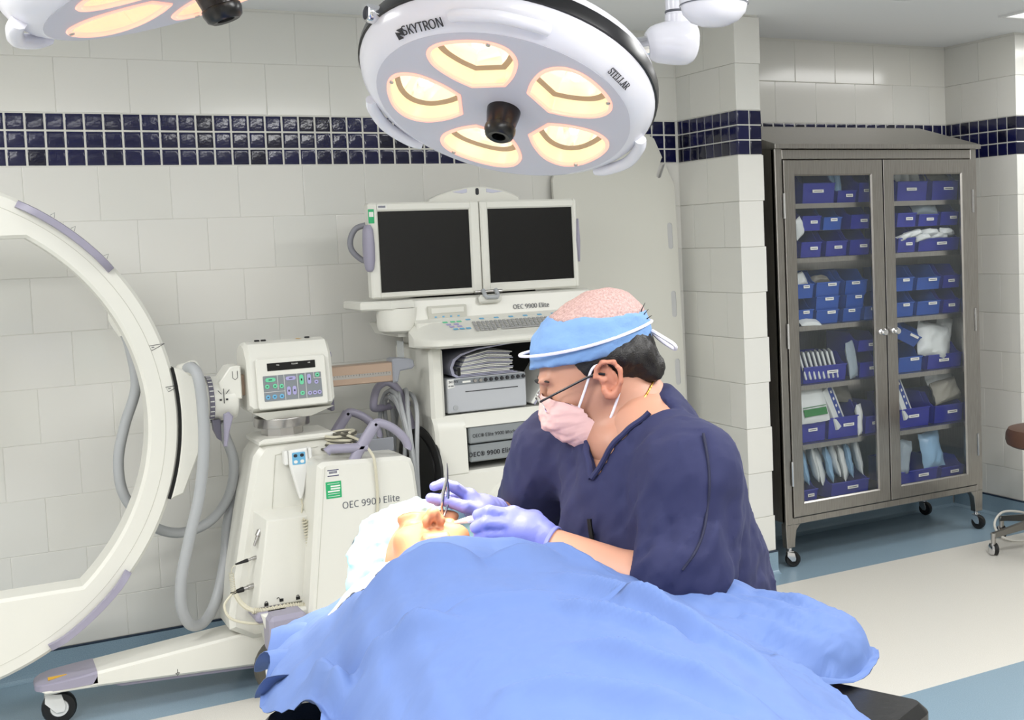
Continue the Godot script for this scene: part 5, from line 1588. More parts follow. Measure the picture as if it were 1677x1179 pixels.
# ---------------------------------------------------------------- wheeled stool at the right
func build_stool() -> void:
	var c := Vector3(4.08, 0, 0.93)
	var t := thing("wheeled_stool", "round brown padded stool on a five-armed steel base with castors", "stool", c)
	var pad := mat("brown_vinyl", Color(0.36, 0.25, 0.20), 0.42)
	part(t, "seat", mb().lathe([Vector2(0.0, 0.475), Vector2(0.165, 0.475), Vector2(0.182, 0.485), Vector2(0.188, 0.505), Vector2(0.186, 0.535), Vector2(0.175, 0.556), Vector2(0.13, 0.566), Vector2(0.0, 0.57)], 40).mesh(), pad)
	part(t, "gas_lift", mb().lathe([Vector2(0.03, 0.10), Vector2(0.03, 0.28), Vector2(0.017, 0.285), Vector2(0.017, 0.478)], 20).mesh(), mats.chrome)
	for i in 5:
		var a := deg_to_rad(196 + i * 72)
		var d := Vector3(cos(a), 0, sin(a))
		var lm := mb()
		var rings := []
		for s in [[0.0, 0.135, 0.022, 0.022], [0.12, 0.125, 0.018, 0.016], [0.24, 0.10, 0.014, 0.012], [0.285, 0.09, 0.013, 0.012]]:
			var side := Vector3(-d.z, 0, d.x)
			var p: Vector3 = d * s[0] + Vector3(0, s[1], 0)
			rings.append([p - side * s[2] - Vector3(0, s[3], 0), p + side * s[2] - Vector3(0, s[3], 0), p + side * s[2] * 0.7 + Vector3(0, s[3], 0), p - side * s[2] * 0.7 + Vector3(0, s[3], 0)].map(func(q): return q))
		lm.loft(rings)
		part(t, "base_arm", lm.mesh(50), mat("cast_steel", Color(0.55, 0.54, 0.52), 0.32, 0.9))
		var e := d * 0.285
		part(t, "caster_stem", mb().lathe([Vector2(0.011, 0.05), Vector2(0.013, 0.1), Vector2(0.0, 0.1)], 12, Transform3D(Basis(), e)).mesh(), mats.steel)
		for s in [-1, 1]:
			part(t, "caster_wheel", mb().lathe([Vector2(0, 0), Vector2(0.024, 0), Vector2(0.0275, 0.004), Vector2(0.0275, 0.014), Vector2(0.02, 0.019), Vector2(0, 0.02)], 20, along(e + Vector3(0, 0.0275, 0), Vector3(0.9, 0, 0.45) * s)).mesh(), mats.black_rubber if s > 0 else mats.chrome)
	part(t, "lever_knob", mb().tube([Vector3(0, 0.455, 0), Vector3(0.2, 0.455, 0.06)], 0.006, 8).mesh(), mats.chrome)
	# white cable on the floor behind the stool
	var w := thing("floor_cable", "thin white cable looping on the blue floor behind the brown stool", "cable", Vector3(4.2, 0, 0.6))
	wpart(w, "lead", mb().tube(smooth_path([Vector3(4.62, 0.006, 0.80), Vector3(4.35, 0.006, 0.83), Vector3(4.14, 0.006, 0.80), Vector3(4.03, 0.010, 0.72), Vector3(4.05, 0.05, 0.62), Vector3(4.14, 0.095, 0.58), Vector3(4.28, 0.075, 0.57), Vector3(4.42, 0.02, 0.58), Vector3(4.60, 0.006, 0.62)], 8), 0.006, 8), mat("white_cord", Color(0.82, 0.81, 0.78), 0.5))
# ---------------------------------------------------------------- surgical lamps
func lamp_head(label: String, at: Vector3, n: Vector3, phase: float, energy: float, words: bool) -> Node3D:
	n = n.normalized()
	# local frame: y away from the lit side
	var e1 := n.cross(Vector3(0.3, 0.1, 1.0)).normalized()
	var e2 := n.cross(e1)
	var xf := Transform3D(Basis(e1, -n, e1.cross(-n)), at)
	var t := thing("surgical_lamp", label, "lamp", at)
	t.transform = xf
	var ang := func(a: float) -> Vector3:
		# direction at angle a from e1 towards e2, in local axes
		return Vector3(cos(a), 0, -sin(a)) if e1.cross(-n).dot(e2) < 0 else Vector3(cos(a), 0, sin(a))
	var wh := mat("lamp_white", Color(0.90, 0.90, 0.93), 0.22)
	var face := mat("lamp_face", Color(0.80, 0.80, 0.84), 0.42)
	var blk := mat("lamp_black", Color(0.035, 0.036, 0.045), 0.28)
	part(t, "housing_rim", mb().lathe([Vector2(0.243, -0.001), Vector2(0.252, 0.001), Vector2(0.268, 0.010), Vector2(0.282, 0.026), Vector2(0.289, 0.044), Vector2(0.289, 0.052), Vector2(0.24, 0.052)], 72).mesh(), wh)
	part(t, "gasket", mb().lathe([Vector2(0.286, 0.050), Vector2(0.2935, 0.051), Vector2(0.2945, 0.064), Vector2(0.2925, 0.080), Vector2(0.284, 0.081)], 72).mesh(), blk)
	part(t, "top_shell", mb().lathe([Vector2(0.284, 0.078), Vector2(0.289, 0.082), Vector2(0.283, 0.100), Vector2(0.25, 0.118), Vector2(0.17, 0.132), Vector2(0.0, 0.138)], 72).mesh(), wh)
	# face plate with five openings
	var petal := PackedVector2Array()
	var ctl := [Vector3(0.034, 0.083, 0), Vector3(0.062, 0.115, 0), Vector3(0.083, 0.158, 0), Vector3(0.078, 0.196, 0), Vector3(0.048, 0.219, 0), Vector3(0.0, 0.226, 0), Vector3(-0.048, 0.219, 0), Vector3(-0.078, 0.196, 0), Vector3(-0.083, 0.158, 0), Vector3(-0.062, 0.115, 0), Vector3(-0.034, 0.083, 0)]
	for p in smooth_path(ctl, 4):
		petal.append(Vector2(p.x, p.y))
	var comb := CSGCombiner3D.new()
	comb.name = "face_plate"
	var disc := CSGCylinder3D.new()
	disc.name = "disc"
	disc.radius = 0.247
	disc.height = 0.008
	disc.sides = 72
	disc.material = face
	disc.position = Vector3(0, 0.003, 0)
	comb.add_child(disc)
	for k in 5:
		var dr: Vector3 = ang.call(phase + k * TAU / 5)
		var fx := Transform3D(Basis(dr.cross(Vector3.UP) * -1.0, dr, Vector3.UP).orthonormalized(), Vector3.ZERO)
		if fx.basis.determinant() < 0:
			fx.basis.x = -fx.basis.x
		var c := CSGPolygon3D.new()
		c.name = "opening"
		c.operation = CSGShape3D.OPERATION_SUBTRACTION
		c.polygon = petal
		c.depth = 0.06
		c.transform = fx * Transform3D(Basis(), Vector3(0, 0, 0.03))
		c.material = face
		comb.add_child(c)
	t.add_child(comb)
	var rimm := mat("lamp_lens_rim", Color(0.95, 0.66, 0.58), 0.3)
	rimm.emission_enabled = true
	rimm.emission = Color(1.0, 0.76, 0.68)
	rimm.emission_energy_multiplier = 0.75
	var refl := mat("lamp_reflector", Color(0.95, 0.85, 0.62), 0.25)
	refl.emission_enabled = true
	refl.emission = Color(1.0, 0.94, 0.80)
	refl.emission_energy_multiplier = 0.55
	var bowl := mat("lamp_mirror", Color(0.93, 0.90, 0.80), 0.10, 0.85)
	bowl.emission_enabled = true
	bowl.emission = Color(1.0, 0.95, 0.83)
	bowl.emission_energy_multiplier = 0.62
	var tan := mat("lamp_baffle", Color(0.55, 0.44, 0.26), 0.5)
	var bulb := mat("lamp_bulb", Color(1, 1, 0.95), 0.3)
	bulb.emission_enabled = true
	bulb.emission = Color(1.0, 0.94, 0.78)
	bulb.emission_energy_multiplier = 9.0
	var lensg := mat("lamp_glass", Color(1.0, 0.97, 0.92, 0.04), 0.02)
	lensg.transparency = BaseMaterial3D.TRANSPARENCY_ALPHA
	for k in 5:
		var dr: Vector3 = ang.call(phase + k * TAU / 5)
		var fx := Transform3D(Basis(dr.cross(Vector3.UP) * -1.0, dr, Vector3.UP).orthonormalized(), Vector3.ZERO)
		var ring := func(s: float, y: float, dy := 0.0) -> Array:
			var o := []
			for p in petal:
				o.append(fx * Vector3(p.x * s, 0.155 + (p.y - 0.155) * s + dy, y))
			return o
		var rm := mb()
		var rr := [ring.call(1.02, -0.0015), ring.call(1.0, -0.004), ring.call(0.93, -0.004), ring.call(0.91, 0.0), ring.call(0.91, 0.004)]
		for i in 4:
			for j in petal.size():
				var j2: int = (j + 1) % petal.size()
				rm.quad(rr[i][j], rr[i][j2], rr[i + 1][j2], rr[i + 1][j])
		var l := part(t, "lens", rm.mesh(50), rimm)
		# reflector pocket behind the lens: wall, tan baffle, mirrored bowl
		var wl := mb()
		var w2 := [ring.call(0.91, 0.002), ring.call(0.90, 0.030)]
		for j in petal.size():
			var j2: int = (j + 1) % petal.size()
			wl.quad(w2[0][j], w2[0][j2], w2[1][j2], w2[1][j])
		part(l, "pocket_wall", wl.mesh(50), refl)
		var bf := mb()
		var w3 := [ring.call(0.90, 0.030), ring.call(0.76, 0.034)]
		for j in petal.size():
			var j2: int = (j + 1) % petal.size()
			bf.quad(w3[0][j], w3[0][j2], w3[1][j2], w3[1][j])
		part(l, "baffle", bf.mesh(50), tan)
		var bw := mb()
		var w4 := [ring.call(0.76, 0.034), ring.call(0.66, 0.050), ring.call(0.45, 0.064), ring.call(0.2, 0.071), ring.call(0.02, 0.073)]
		for i in 4:
			for j in petal.size():
				var j2: int = (j + 1) % petal.size()
				bw.quad(w4[i][j], w4[i][j2], w4[i + 1][j2], w4[i + 1][j])
		part(l, "mirror_bowl", bw.mesh(60), bowl)
		part(l, "bulb", mb().lathe([Vector2(0, -0.02), Vector2(0.008, -0.018), Vector2(0.010, -0.01), Vector2(0.010, 0.012), Vector2(0.006, 0.018), Vector2(0, 0.019)], 12, fx * Transform3D(Basis(Vector3.RIGHT, PI / 2), Vector3(0, 0.165, 0.048))).mesh(), bulb)
		part(l, "glass_cover", mb().loft([ring.call(0.93, -0.002), ring.call(0.93, 0.0)]).mesh(20), lensg)
		part(l, "screw", mb().lathe([Vector2(0.0045, 0), Vector2(0.004, 0.002), Vector2(0, 0.0025)], 10, fx * Transform3D(Basis(Vector3(1, 0, 0), PI / 2 * -1.0), Vector3(0.048, 0.213, -0.004))).mesh(), mats.steel)
	# sterile handle in the middle
	var hd := mat("handle_brown", Color(0.085, 0.05, 0.045), 0.22)
	part(t, "handle", mb().lathe([Vector2(0.029, -0.050), Vector2(0.028, -0.035), Vector2(0.032, -0.012), Vector2(0.033, 0.0), Vector2(0.033, 0.004)], 32).mesh(), hd)
	part(t, "handle_cap", mb().lathe([Vector2(0.0, -0.048), Vector2(0.012, -0.048), Vector2(0.0135, -0.0605), Vector2(0.021, -0.062), Vector2(0.027, -0.058), Vector2(0.0305, -0.047), Vector2(0.030, -0.040), Vector2(0.027, -0.038)], 32).mesh(), blk)
	# moulded grips round the rim
	for a in [50.0, 170.0, 290.0]:
		var dr: Vector3 = ang.call(phase + deg_to_rad(a + 52.0))
		var side := dr.cross(Vector3.UP)
		var gm := mb()
		var pts := smooth_path([dr * 0.262 + side * 0.085 + Vector3(0, 0.014, 0), dr * 0.276 + side * 0.06 + Vector3(0, 0.010, 0), dr * 0.288 + Vector3(0, 0.008, 0), dr * 0.276 - side * 0.06 + Vector3(0, 0.010, 0), dr * 0.262 - side * 0.085 + Vector3(0, 0.014, 0)], 6)
		gm.tube(pts, 0.012, 10)
		part(t, "rim_grip", gm.mesh(60), wh)
	var s := SpotLight3D.new()
	s.name = "beam"
	s.light_color = Color(1.0, 0.95, 0.86)
	s.light_energy = energy
	s.light_size = 0.12
	s.spot_range = 8.0
	s.spot_attenuation = 2.0
	s.spot_angle = 15.0
	s.spot_angle_attenuation = 0.7
	s.shadow_enabled = true
	t.add_child(s)
	s.position = Vector3(0, -0.075, 0)
	s.rotation_degrees = Vector3(-90, 0, 0)
	if words:
		var rim_text := func(txt: String, a: float, hgt: float, font: String, st: float, it: bool, down: float) -> void:
			var dr: Vector3 = ang.call(a)
			var nrm := (dr * 0.60 + Vector3.DOWN * 0.80).normalized()
			var tang := nrm.cross(dr.cross(nrm)).normalized()
			var upv := (dr - nrm * dr.dot(nrm)).normalized()
			var xx := upv.cross(nrm).normalized()
			var tm := text_mesh(txt, hgt, font, 0.0012, 400, it)
			part(t, "lettering", tm, mats.dark_print, Transform3D(Basis(xx * st, upv, nrm), dr * 0.2655 + Vector3(0, 0.0075, 0) + nrm * 0.0012))
		rim_text.call("SKYTRON", 0.0 + SKY_A, 0.0165, "Droid Sans", 0.95, true, 0.0)
		rim_text.call("STELLAR", 0.0 + STE_A, 0.0135, "Droid Serif", 0.75, false, 0.0)
		# square emblem before the name
		var dr: Vector3 = ang.call(SKY_A - 0.205 * SKY_S)
		var nrm := (dr * 0.60 + Vector3.DOWN * 0.80).normalized()
		var upv := (dr - nrm * dr.dot(nrm)).normalized()
		var xx := upv.cross(nrm).normalized()
		var lx := Transform3D(Basis(xx, upv, nrm), dr * 0.2655 + Vector3(0, 0.0075, 0) + nrm * 0.0012)
		part(t, "emblem", mb().prism(PackedVector2Array([Vector2(-0.009, -0.009), Vector2(0.004, -0.009), Vector2(-0.003, -0.001), Vector2(0.006, -0.002), Vector2(-0.009, 0.006)]), 0, 0.001, 0, lx).mesh(), mats.dark_print)
		part(t, "emblem", mb().prism(PackedVector2Array([Vector2(0.009, 0.009), Vector2(-0.004, 0.009), Vector2(0.003, 0.002), Vector2(-0.006, 0.004), Vector2(0.009, -0.006)]), 0, 0.001, 0, lx).mesh(), mats.dark_print)
		# chrome camera knob on the gasket
		var kd: Vector3 = ang.call(KNOB_A)
		var kx := along(kd * 0.295 + Vector3(0, 0.060, 0), kd * 0.9 + Vector3.DOWN * 0.3)
		var kb := part(t, "camera_knob", mb().lathe([Vector2(0.017, -0.02), Vector2(0.0175, 0.012), Vector2(0.0155, 0.016), Vector2(0.0125, 0.0165), Vector2(0.0125, 0.010)], 28, kx).mesh(), mats.chrome)
		part(kb, "knob_face", mb().lathe([Vector2(0.0125, 0.010), Vector2(0.0, 0.011)], 28, kx).mesh(), mats.grey_print)
	return t

const SKY_A := 6.02
const SKY_S := -1.0
const STE_A := 4.527
const KNOB_A := 0.166

func build_lamps() -> void:
	var n1 := Vector3(-0.3606, -0.8815, 0.3049)
	var l1 := lamp_head("white round five-lens operating lamp with SKYTRON lettering and a black band", Vector3(0.7636, 1.748, 2.5925), n1, 5.7876, 2.5, true)
	var wh: Material = mats.lamp_white
	# its suspension: chrome stub, elbow, drop tube to the ceiling
	var el := Vector3(1.12, 1.885, 2.61)
	wpart(l1, "stub_arm", mb().tube([Vector3(0.90, 1.85, 2.545), Vector3(1.115, 1.888, 2.612)], 0.021, 20), mats.chrome)
	wpart(l1, "yoke", mb().tube(smooth_path([Vector3(0.80, 1.875, 2.54), Vector3(0.86, 1.87, 2.54), Vector3(0.93, 1.857, 2.553)], 4), 0.03, 16), wh)
	wpart(l1, "elbow", mb().tube(smooth_path([Vector3(1.085, 1.884, 2.601), Vector3(1.115, 1.888, 2.612), Vector3(1.155, 1.890, 2.627), Vector3(1.182, 1.888, 2.636)], 4), [0.026, 0.032, 0.037, 0.040, 0.042, 0.044, 0.046, 0.047, 0.047, 0.046, 0.043, 0.038, 0.030], 24), wh)
	wpart(l1, "drop_tube", mb().lathe([Vector2(0.028, 1.915), Vector2(0.028, 1.945), Vector2(0.026, 1.946), Vector2(0.026, 2.38)], 24, Transform3D(Basis(), Vector3(1.148, 0, 2.624))), wh)
	wpart(l1, "elbow_ring", mb().lathe([Vector2(0.0265, 1.949), Vector2(0.0275, 1.95), Vector2(0.0275, 1.953), Vector2(0.0265, 1.954)], 24, Transform3D(Basis(), Vector3(1.148, 0, 2.624))), mats.grey_print)
	wpart(l1, "ceiling_plate", mb().lathe([Vector2(0.10, 2.375), Vector2(0.11, 2.38), Vector2(0.11, 2.412), Vector2(0.0, 2.412)], 36, Transform3D(Basis(), Vector3(1.148, 0, 2.624))), wh)
	# second lamp
	var l2 := lamp_head("second round operating lamp with warm lenses above the x-ray arc side", Vector3(0.183, 1.905, 2.84), Vector3(0.32, -0.94, 0.06), 0.9, 1.8, false)
	wpart(l2, "stub_arm", mb().tube([Vector3(0.17, 2.01, 2.83), Vector3(0.16, 2.20, 2.83)], 0.022, 20), mats.chrome)
	wpart(l2, "side_arm", mb().tube([Vector3(0.16, 2.20, 2.83), Vector3(0.6, 2.20, 2.80), Vector3(1.0, 2.20, 2.92)], 0.028, 16), wh)
	wpart(l2, "drop_tube", mb().lathe([Vector2(0.034, 1.96), Vector2(0.034, 2.38)], 24, Transform3D(Basis(), Vector3(1.045, 0, 2.915))), wh)
	wpart(l2, "joint_cover", mb().lathe([Vector2(0.0, 1.868), Vector2(0.025, 1.870), Vector2(0.044, 1.878), Vector2(0.057, 1.892), Vector2(0.0625, 1.912), Vector2(0.0625, 1.955), Vector2(0.05, 1.965), Vector2(0.0, 1.967)], 40, Transform3D(Basis(), Vector3(1.045, 0, 2.915))), wh)
	wpart(l2, "cover_seam", mb().lathe([Vector2(0.0628, 1.906), Vector2(0.0632, 1.907), Vector2(0.0628, 1.908)], 40, Transform3D(Basis(), Vector3(1.045, 0, 2.915))), mats.grey_print)
	wpart(l2, "ceiling_plate", mb().lathe([Vector2(0.10, 2.375), Vector2(0.11, 2.38), Vector2(0.11, 2.412), Vector2(0.0, 2.412)], 36, Transform3D(Basis(), Vector3(1.045, 0, 2.915))), wh)
# ---------------------------------------------------------------- operating table, drapes
const HEAD_AT := Vector3(0.5, 0, 2.8)
const TABLE_TURN := -11.826
var lay: Transform3D   # across, up, towards the feet

func h_interp(tb: Array, x: float) -> float:
	if x <= tb[0].x:
		return tb[0].y
	for i in tb.size() - 1:
		if x <= tb[i + 1].x:
			var k: float = (x - tb[i].x) / (tb[i + 1].x - tb[i].x)
			k = k * k * (3 - 2 * k) * 0.5 + k * 0.5
			return lerpf(tb[i].y, tb[i + 1].y, k)
	return tb[tb.size() - 1].y

func build_table() -> void:
	lay = Transform3D(Basis(Vector3.UP, deg_to_rad(TABLE_TURN)), HEAD_AT)
	var vinyl := bumpy(mat("black_vinyl", Color(0.028, 0.028, 0.030), 0.34), noise_tex(0.05, Color.BLACK, Color.WHITE, 256, 3, 31, 2.0), 6.0, 0.12)
	var t := thing("operating_table", "operating table with black vinyl pads and an arm board under the blue drape", "table", HEAD_AT)
	t.rotation_degrees.y = TABLE_TURN
	part(t, "head_pad", mb().prism(rounded(0.24, 0.46, 0.05), 0.80, 0.86, 0.015, Transform3D(Basis(Vector3.RIGHT, Vector3(0, 0, -1), Vector3.UP), Vector3(0, 0, 0.06))).mesh(), vinyl)
	part(t, "torso_pad", mb().prism(rounded(0.60, 1.40, 0.06), 0.79, 0.862, 0.02, Transform3D(Basis(Vector3.RIGHT, Vector3(0, 0, -1), Vector3.UP), Vector3(0, 0, 1.03))).mesh(), vinyl)
	part(t, "arm_board_pad", mb().prism(rounded(0.22, 0.46, 0.025), 0.81, 0.863, 0.012, Transform3D(Basis(Vector3(0.81, 0, -0.58), Vector3(0.58, 0, 0.81) * -1.0, Vector3.UP).orthonormalized(), Vector3(0.345, 0, 0.56))).mesh(), vinyl)
	part(t, "top_frame", bx(Vector3(0, 0.765, 0.72), Vector3(0.50, 0.045, 1.9), 0.006), mats.steel)
	part(t, "arm_board_bracket", bx(Vector3(0.34, 0.797, 0.60), Vector3(0.14, 0.02, 0.12), 0.004), mats.steel)
	part(t, "column", bx(Vector3(0, 0.42, 0.95), Vector3(0.28, 0.65, 0.34), 0.02), mats.cream)
	part(t, "base", bx(Vector3(0, 0.055, 0.95), Vector3(0.52, 0.10, 1.0), 0.03), mats.grey_plastic)
	# --- blue cloths
	var cloth := mat("drape_blue", Color(0.335, 0.43, 0.635), 0.75)
	bumpy(cloth, noise_tex(0.45, Color.BLACK, Color.WHITE, 256, 2, 33, 1.0), 12.0, 0.10)
	cloth.rim_enabled = true
	cloth.rim = 0.25
	cloth.rim_tint = 0.7
	var nz := FastNoiseLite.new()
	nz.seed = 9
	nz.frequency = 1.0
	var cross := [Vector2(-0.285, 0.872), Vector2(-0.265, 0.895), Vector2(-0.23, 0.918), Vector2(-0.19, 0.952), Vector2(-0.145, 0.998), Vector2(-0.10, 1.030), Vector2(-0.05, 1.048), Vector2(0.0, 1.050), Vector2(0.08, 1.043), Vector2(0.15, 1.030), Vector2(0.20, 1.012), Vector2(0.26, 0.985), Vector2(0.34, 0.942), Vector2(0.40, 0.908), Vector2(0.45, 0.872), Vector2(0.62, 0.869)]
	var rise := [Vector2(0.08, 0.50), Vector2(0.14, 0.60), Vector2(0.2, 0.76), Vector2(0.28, 0.93), Vector2(0.36, 1.0), Vector2(1.6, 1.0)]
	var creases := [
		[Vector2(-0.12, 0.30), Vector2(0.16, 0.27), 0.007, 0.022], [Vector2(-0.06, 0.90), Vector2(0.16, 1.02), 0.008, 0.020], [Vector2(-0.24, 0.50), Vector2(-0.21, 0.74), 0.010, 0.014], [Vector2(0.06, 0.62), Vector2(0.20, 0.78), 0.007, 0.014],
		[Vector2(0.10, 0.46), Vector2(0.30, 0.86), 0.011, 0.020], [Vector2(0.04, 0.78), Vector2(0.22, 0.98), 0.008, 0.018], [Vector2(-0.16, 0.36), Vector2(0.02, 0.42), 0.010, 0.028], [Vector2(0.02, 0.42), Vector2(0.14, 0.36), 0.008, 0.026],
		[Vector2(-0.20, 0.55), Vector2(-0.05, 0.66), 0.008, 0.018], [Vector2(-0.22, 0.42), Vector2(-0.19, 0.62), 0.012, 0.016], [Vector2(-0.13, 0.62), Vector2(0.12, 0.60), 0.006, 0.018], [Vector2(0.12, 0.30), Vector2(0.20, 0.42), 0.007, 0.016], [Vector2(0.16, 0.62), Vector2(0.33, 0.70), 0.007, 0.020]]
	var high := func(t_: float, s: float) -> float:
		var y: float = h_interp(cross, t_)
		y = 0.872 + (y - 0.872) * h_interp(rise, s)
		# arm on the arm board
		var a := Vector2(0.24, 0.22)
		var b := Vector2(0.45, 0.48)
		var p := Vector2(t_, s)
		var ab := b - a
		var k := clampf((p - a).dot(ab) / ab.length_squared(), 0.0, 1.0)
		var dd := p.distance_to(a + ab * k)
		var r := 0.115
		var top := lerpf(0.965, 0.945, k)
		if dd < r:
			var lump := 0.872 + (top - 0.872) * sqrt(maxf(0.0, 1.0 - pow(dd / r, 2.2)))
			var q := maxf(0.035 - absf(lump - y), 0.0) / 0.035
			y = maxf(y, lump) + q * q * 0.035 * 0.25
		# folds
		for c in creases:
			var cab: Vector2 = c[1] - c[0]
			var cl: float = cab.length()
			var kk: float = (p - c[0]).dot(cab) / (cl * cl)
			var dist: float = (p - c[0]).cross(cab) / cl
			var fade := clampf(1.0 - pow(absf(kk - 0.5) * 2.0, 3.0), 0.0, 1.0)
			y += 2.8 * c[2] * fade * (exp(-pow(dist / c[3], 2)) - 0.7 * exp(-pow((dist - c[3] * 1.5) / c[3], 2)))
		y += 0.009 * (absf(nz.get_noise_2d(t_ * 5.0 + s * 4.0, s * 2.2 - t_ * 3.0)) - 0.2) + 0.012 * nz.get_noise_2d(t_ * 2.2 + 5.0, s * 1.6)
		if t_ > 0.30 and s < 0.7:
			y += 0.026 * smoothstep(0.28, 0.40, t_) * (absf(nz.get_noise_2d((t_ + s) * 2.6, (t_ - s) * 6.5 + 4.0)) - 0.2)
		if t_ < -0.16:
			y += 0.007 * smoothstep(-0.16, -0.22, t_) * nz.get_noise_2d(s * 7.0, t_ * 5.0 + 3.0)
		return maxf(y, 0.868)
	var rows := []
	var ds := 0.0085
	var ns := 165
	var nt := 135
	for i in ns:
		var row := PackedVector3Array()
		var s := 0.085 + i * ds
		# left hem lies on the pad, right hem follows the covered arm, then the pad edge
		var tl := -0.278 + 0.012 * sin(s * 13.0) + clampf((s - 0.36) * 0.20, 0.0, 0.05)
		var tr := 0.445
		if s < 0.22:
			tr = 0.24 + sqrt(maxf(0.001, 0.155 * 0.155 - (s - 0.22) * (s - 0.22)))
		elif s < 0.38:
			tr = lerpf(0.395, 0.535, (s - 0.22) / 0.16)
		elif s < 0.605:
			tr = maxf(0.445, 0.45 + sqrt(maxf(0.0, 0.13 * 0.13 - (s - 0.48) * (s - 0.48))))
		for j in nt:
			var tt := lerpf(tl, tr, float(j) / (nt - 1))
			# the neck end sags in an arc
			var s2 := s
			if i < 35:
				s2 += (1.0 - i / 35.0) * (0.05 * exp(-pow((tt + 0.02) / 0.09, 2)) + 0.05 * smoothstep(0.12, 0.35, tt))
			row.append(lay * Vector3(tt, high.call(tt, s2), s2))
		rows.append(row)
	var dr := part(self, "surgical_drape", sheet(rows, 0.0016), cloth)
	tag(dr, "large blue surgical drape spread over the patient's body and one arm", "drape")
	# under-sheet with stacked pleats at the shoulder, hanging over the table side
	var rows2 := []
	for i in 66:
		var row := PackedVector3Array()
		for j in 76:
			var s := -0.20 + i * 0.0085
			var tl := lerpf(-0.125, -0.285, smoothstep(-0.03, 0.17, s))
			var tt := lerpf(tl, 0.14 + 0.13 * smoothstep(0.0, 0.2, s), j / 75.0)
			var y := 0.867
			var near := smoothstep(-0.13, -0.24, tt) * smoothstep(-0.02, 0.10, s) 
			y += near * (0.018 + 0.022 * sin(s * TAU / 0.105 + 0.6 + tt * 5.0))
			y += 0.028 * exp(-pow((tt + 0.15) / 0.06, 2) - pow((s - 0.08) / 0.16, 2)) + 0.03 * exp(-pow((tt - 0.15) / 0.06, 2) - pow((s - 0.02) / 0.12, 2))
			y += 0.008 * nz.get_noise_2d(tt * 9.0 + 11.0, s * 9.0)
			row.append(lay * Vector3(tt - near * 0.012 * cos(s * TAU / 0.105), maxf(y, 0.8655), s))
		rows2.append(row)
	tag(part(self, "under_sheet", sheet(rows2, 0.0016), cloth), "blue under-sheet with stacked pleats beside the patient's head", "sheet")
	# folded white gauze along the neck edge of the drape
	var rows3 := []
	for i in 60:
		var row := PackedVector3Array()
		var k := i / 59.0
		var c := Vector3(lerpf(-0.035, -0.160, k), 0, lerpf(0.190, 0.262, k * k))
		for j in 22:
			var v := j / 21.0 - 0.5
			var w := v * lerpf(0.075, 0.095, k)
			var q := Vector3(c.x + w * 0.55, 0, c.z + w * 0.83)
			var y: float = high.call(q.x, q.z) + (0.0095 - 0.034 * v * v) * (1.0 - 0.85 * smoothstep(0.75, 1.0, k)) + 0.0012 * sin(v * 22.0 + k * 5.0) + 0.003 * nz.get_noise_2d(k * 9.0, v * 6.0)
			row.append(lay * Vector3(q.x, y, q.z))
		rows3.append(row)
	tag(part(self, "gauze_towel", sheet(rows3, 0.004), mat("gauze_white", Color(0.90, 0.89, 0.88), 0.8)), "folded white gauze towel along the neck edge of the drape", "towel")

# ---------------------------------------------------------------- people
const SURGEON := {
	"neck": Vector3(0.815, 1.176, 2.986),
	"shoulder_l": Vector3(0.807, 1.116, 3.150),
	"shoulder_r": Vector3(0.744, 1.105, 2.792),
	"elbow_l": Vector3(0.753, 0.938, 3.210),
	"wrist_l": Vector3(0.609, 1.012, 3.044),
	"elbow_r": Vector3(0.742, 0.952, 2.675),
	"wrist_r": Vector3(0.629, 1.006, 2.768),
	"chest": Vector3(0.815, 1.015, 2.996),
	"belly": Vector3(0.858, 0.875, 3.018),
	"head": Vector3(0.755, 1.274, 2.945),
}
const HAND_L := {
	"palm": [Vector3(0.5880, 1.0350, 3.0300), Vector3(0.5730, 1.0420, 3.0210)],
	"index": [Vector3(0.5660, 1.0590, 3.0100), Vector3(0.5280, 1.0700, 3.0050), Vector3(0.5180, 1.0610, 2.9830), Vector3(0.5300, 1.0460, 2.9640)],
	"middle": [Vector3(0.5600, 1.0460, 3.0190), Vector3(0.5190, 1.0540, 3.0130), Vector3(0.5100, 1.0440, 2.9910), Vector3(0.5240, 1.0300, 2.9720)],
	"ring": [Vector3(0.5600, 1.0310, 3.0210), Vector3(0.5240, 1.0350, 3.0110), Vector3(0.5150, 1.0250, 2.9890), Vector3(0.5270, 1.0130, 2.9750)],
	"pinky": [Vector3(0.5690, 1.0130, 3.0150), Vector3(0.5370, 1.0150, 3.0080), Vector3(0.5270, 1.0070, 2.9920), Vector3(0.5370, 0.9980, 2.9810)],
	"thumb": [Vector3(0.6070, 1.0430, 3.0000), Vector3(0.5850, 1.0500, 2.9740), Vector3(0.5550, 1.0500, 2.9600), Vector3(0.5350, 1.0490, 2.9560)],
}
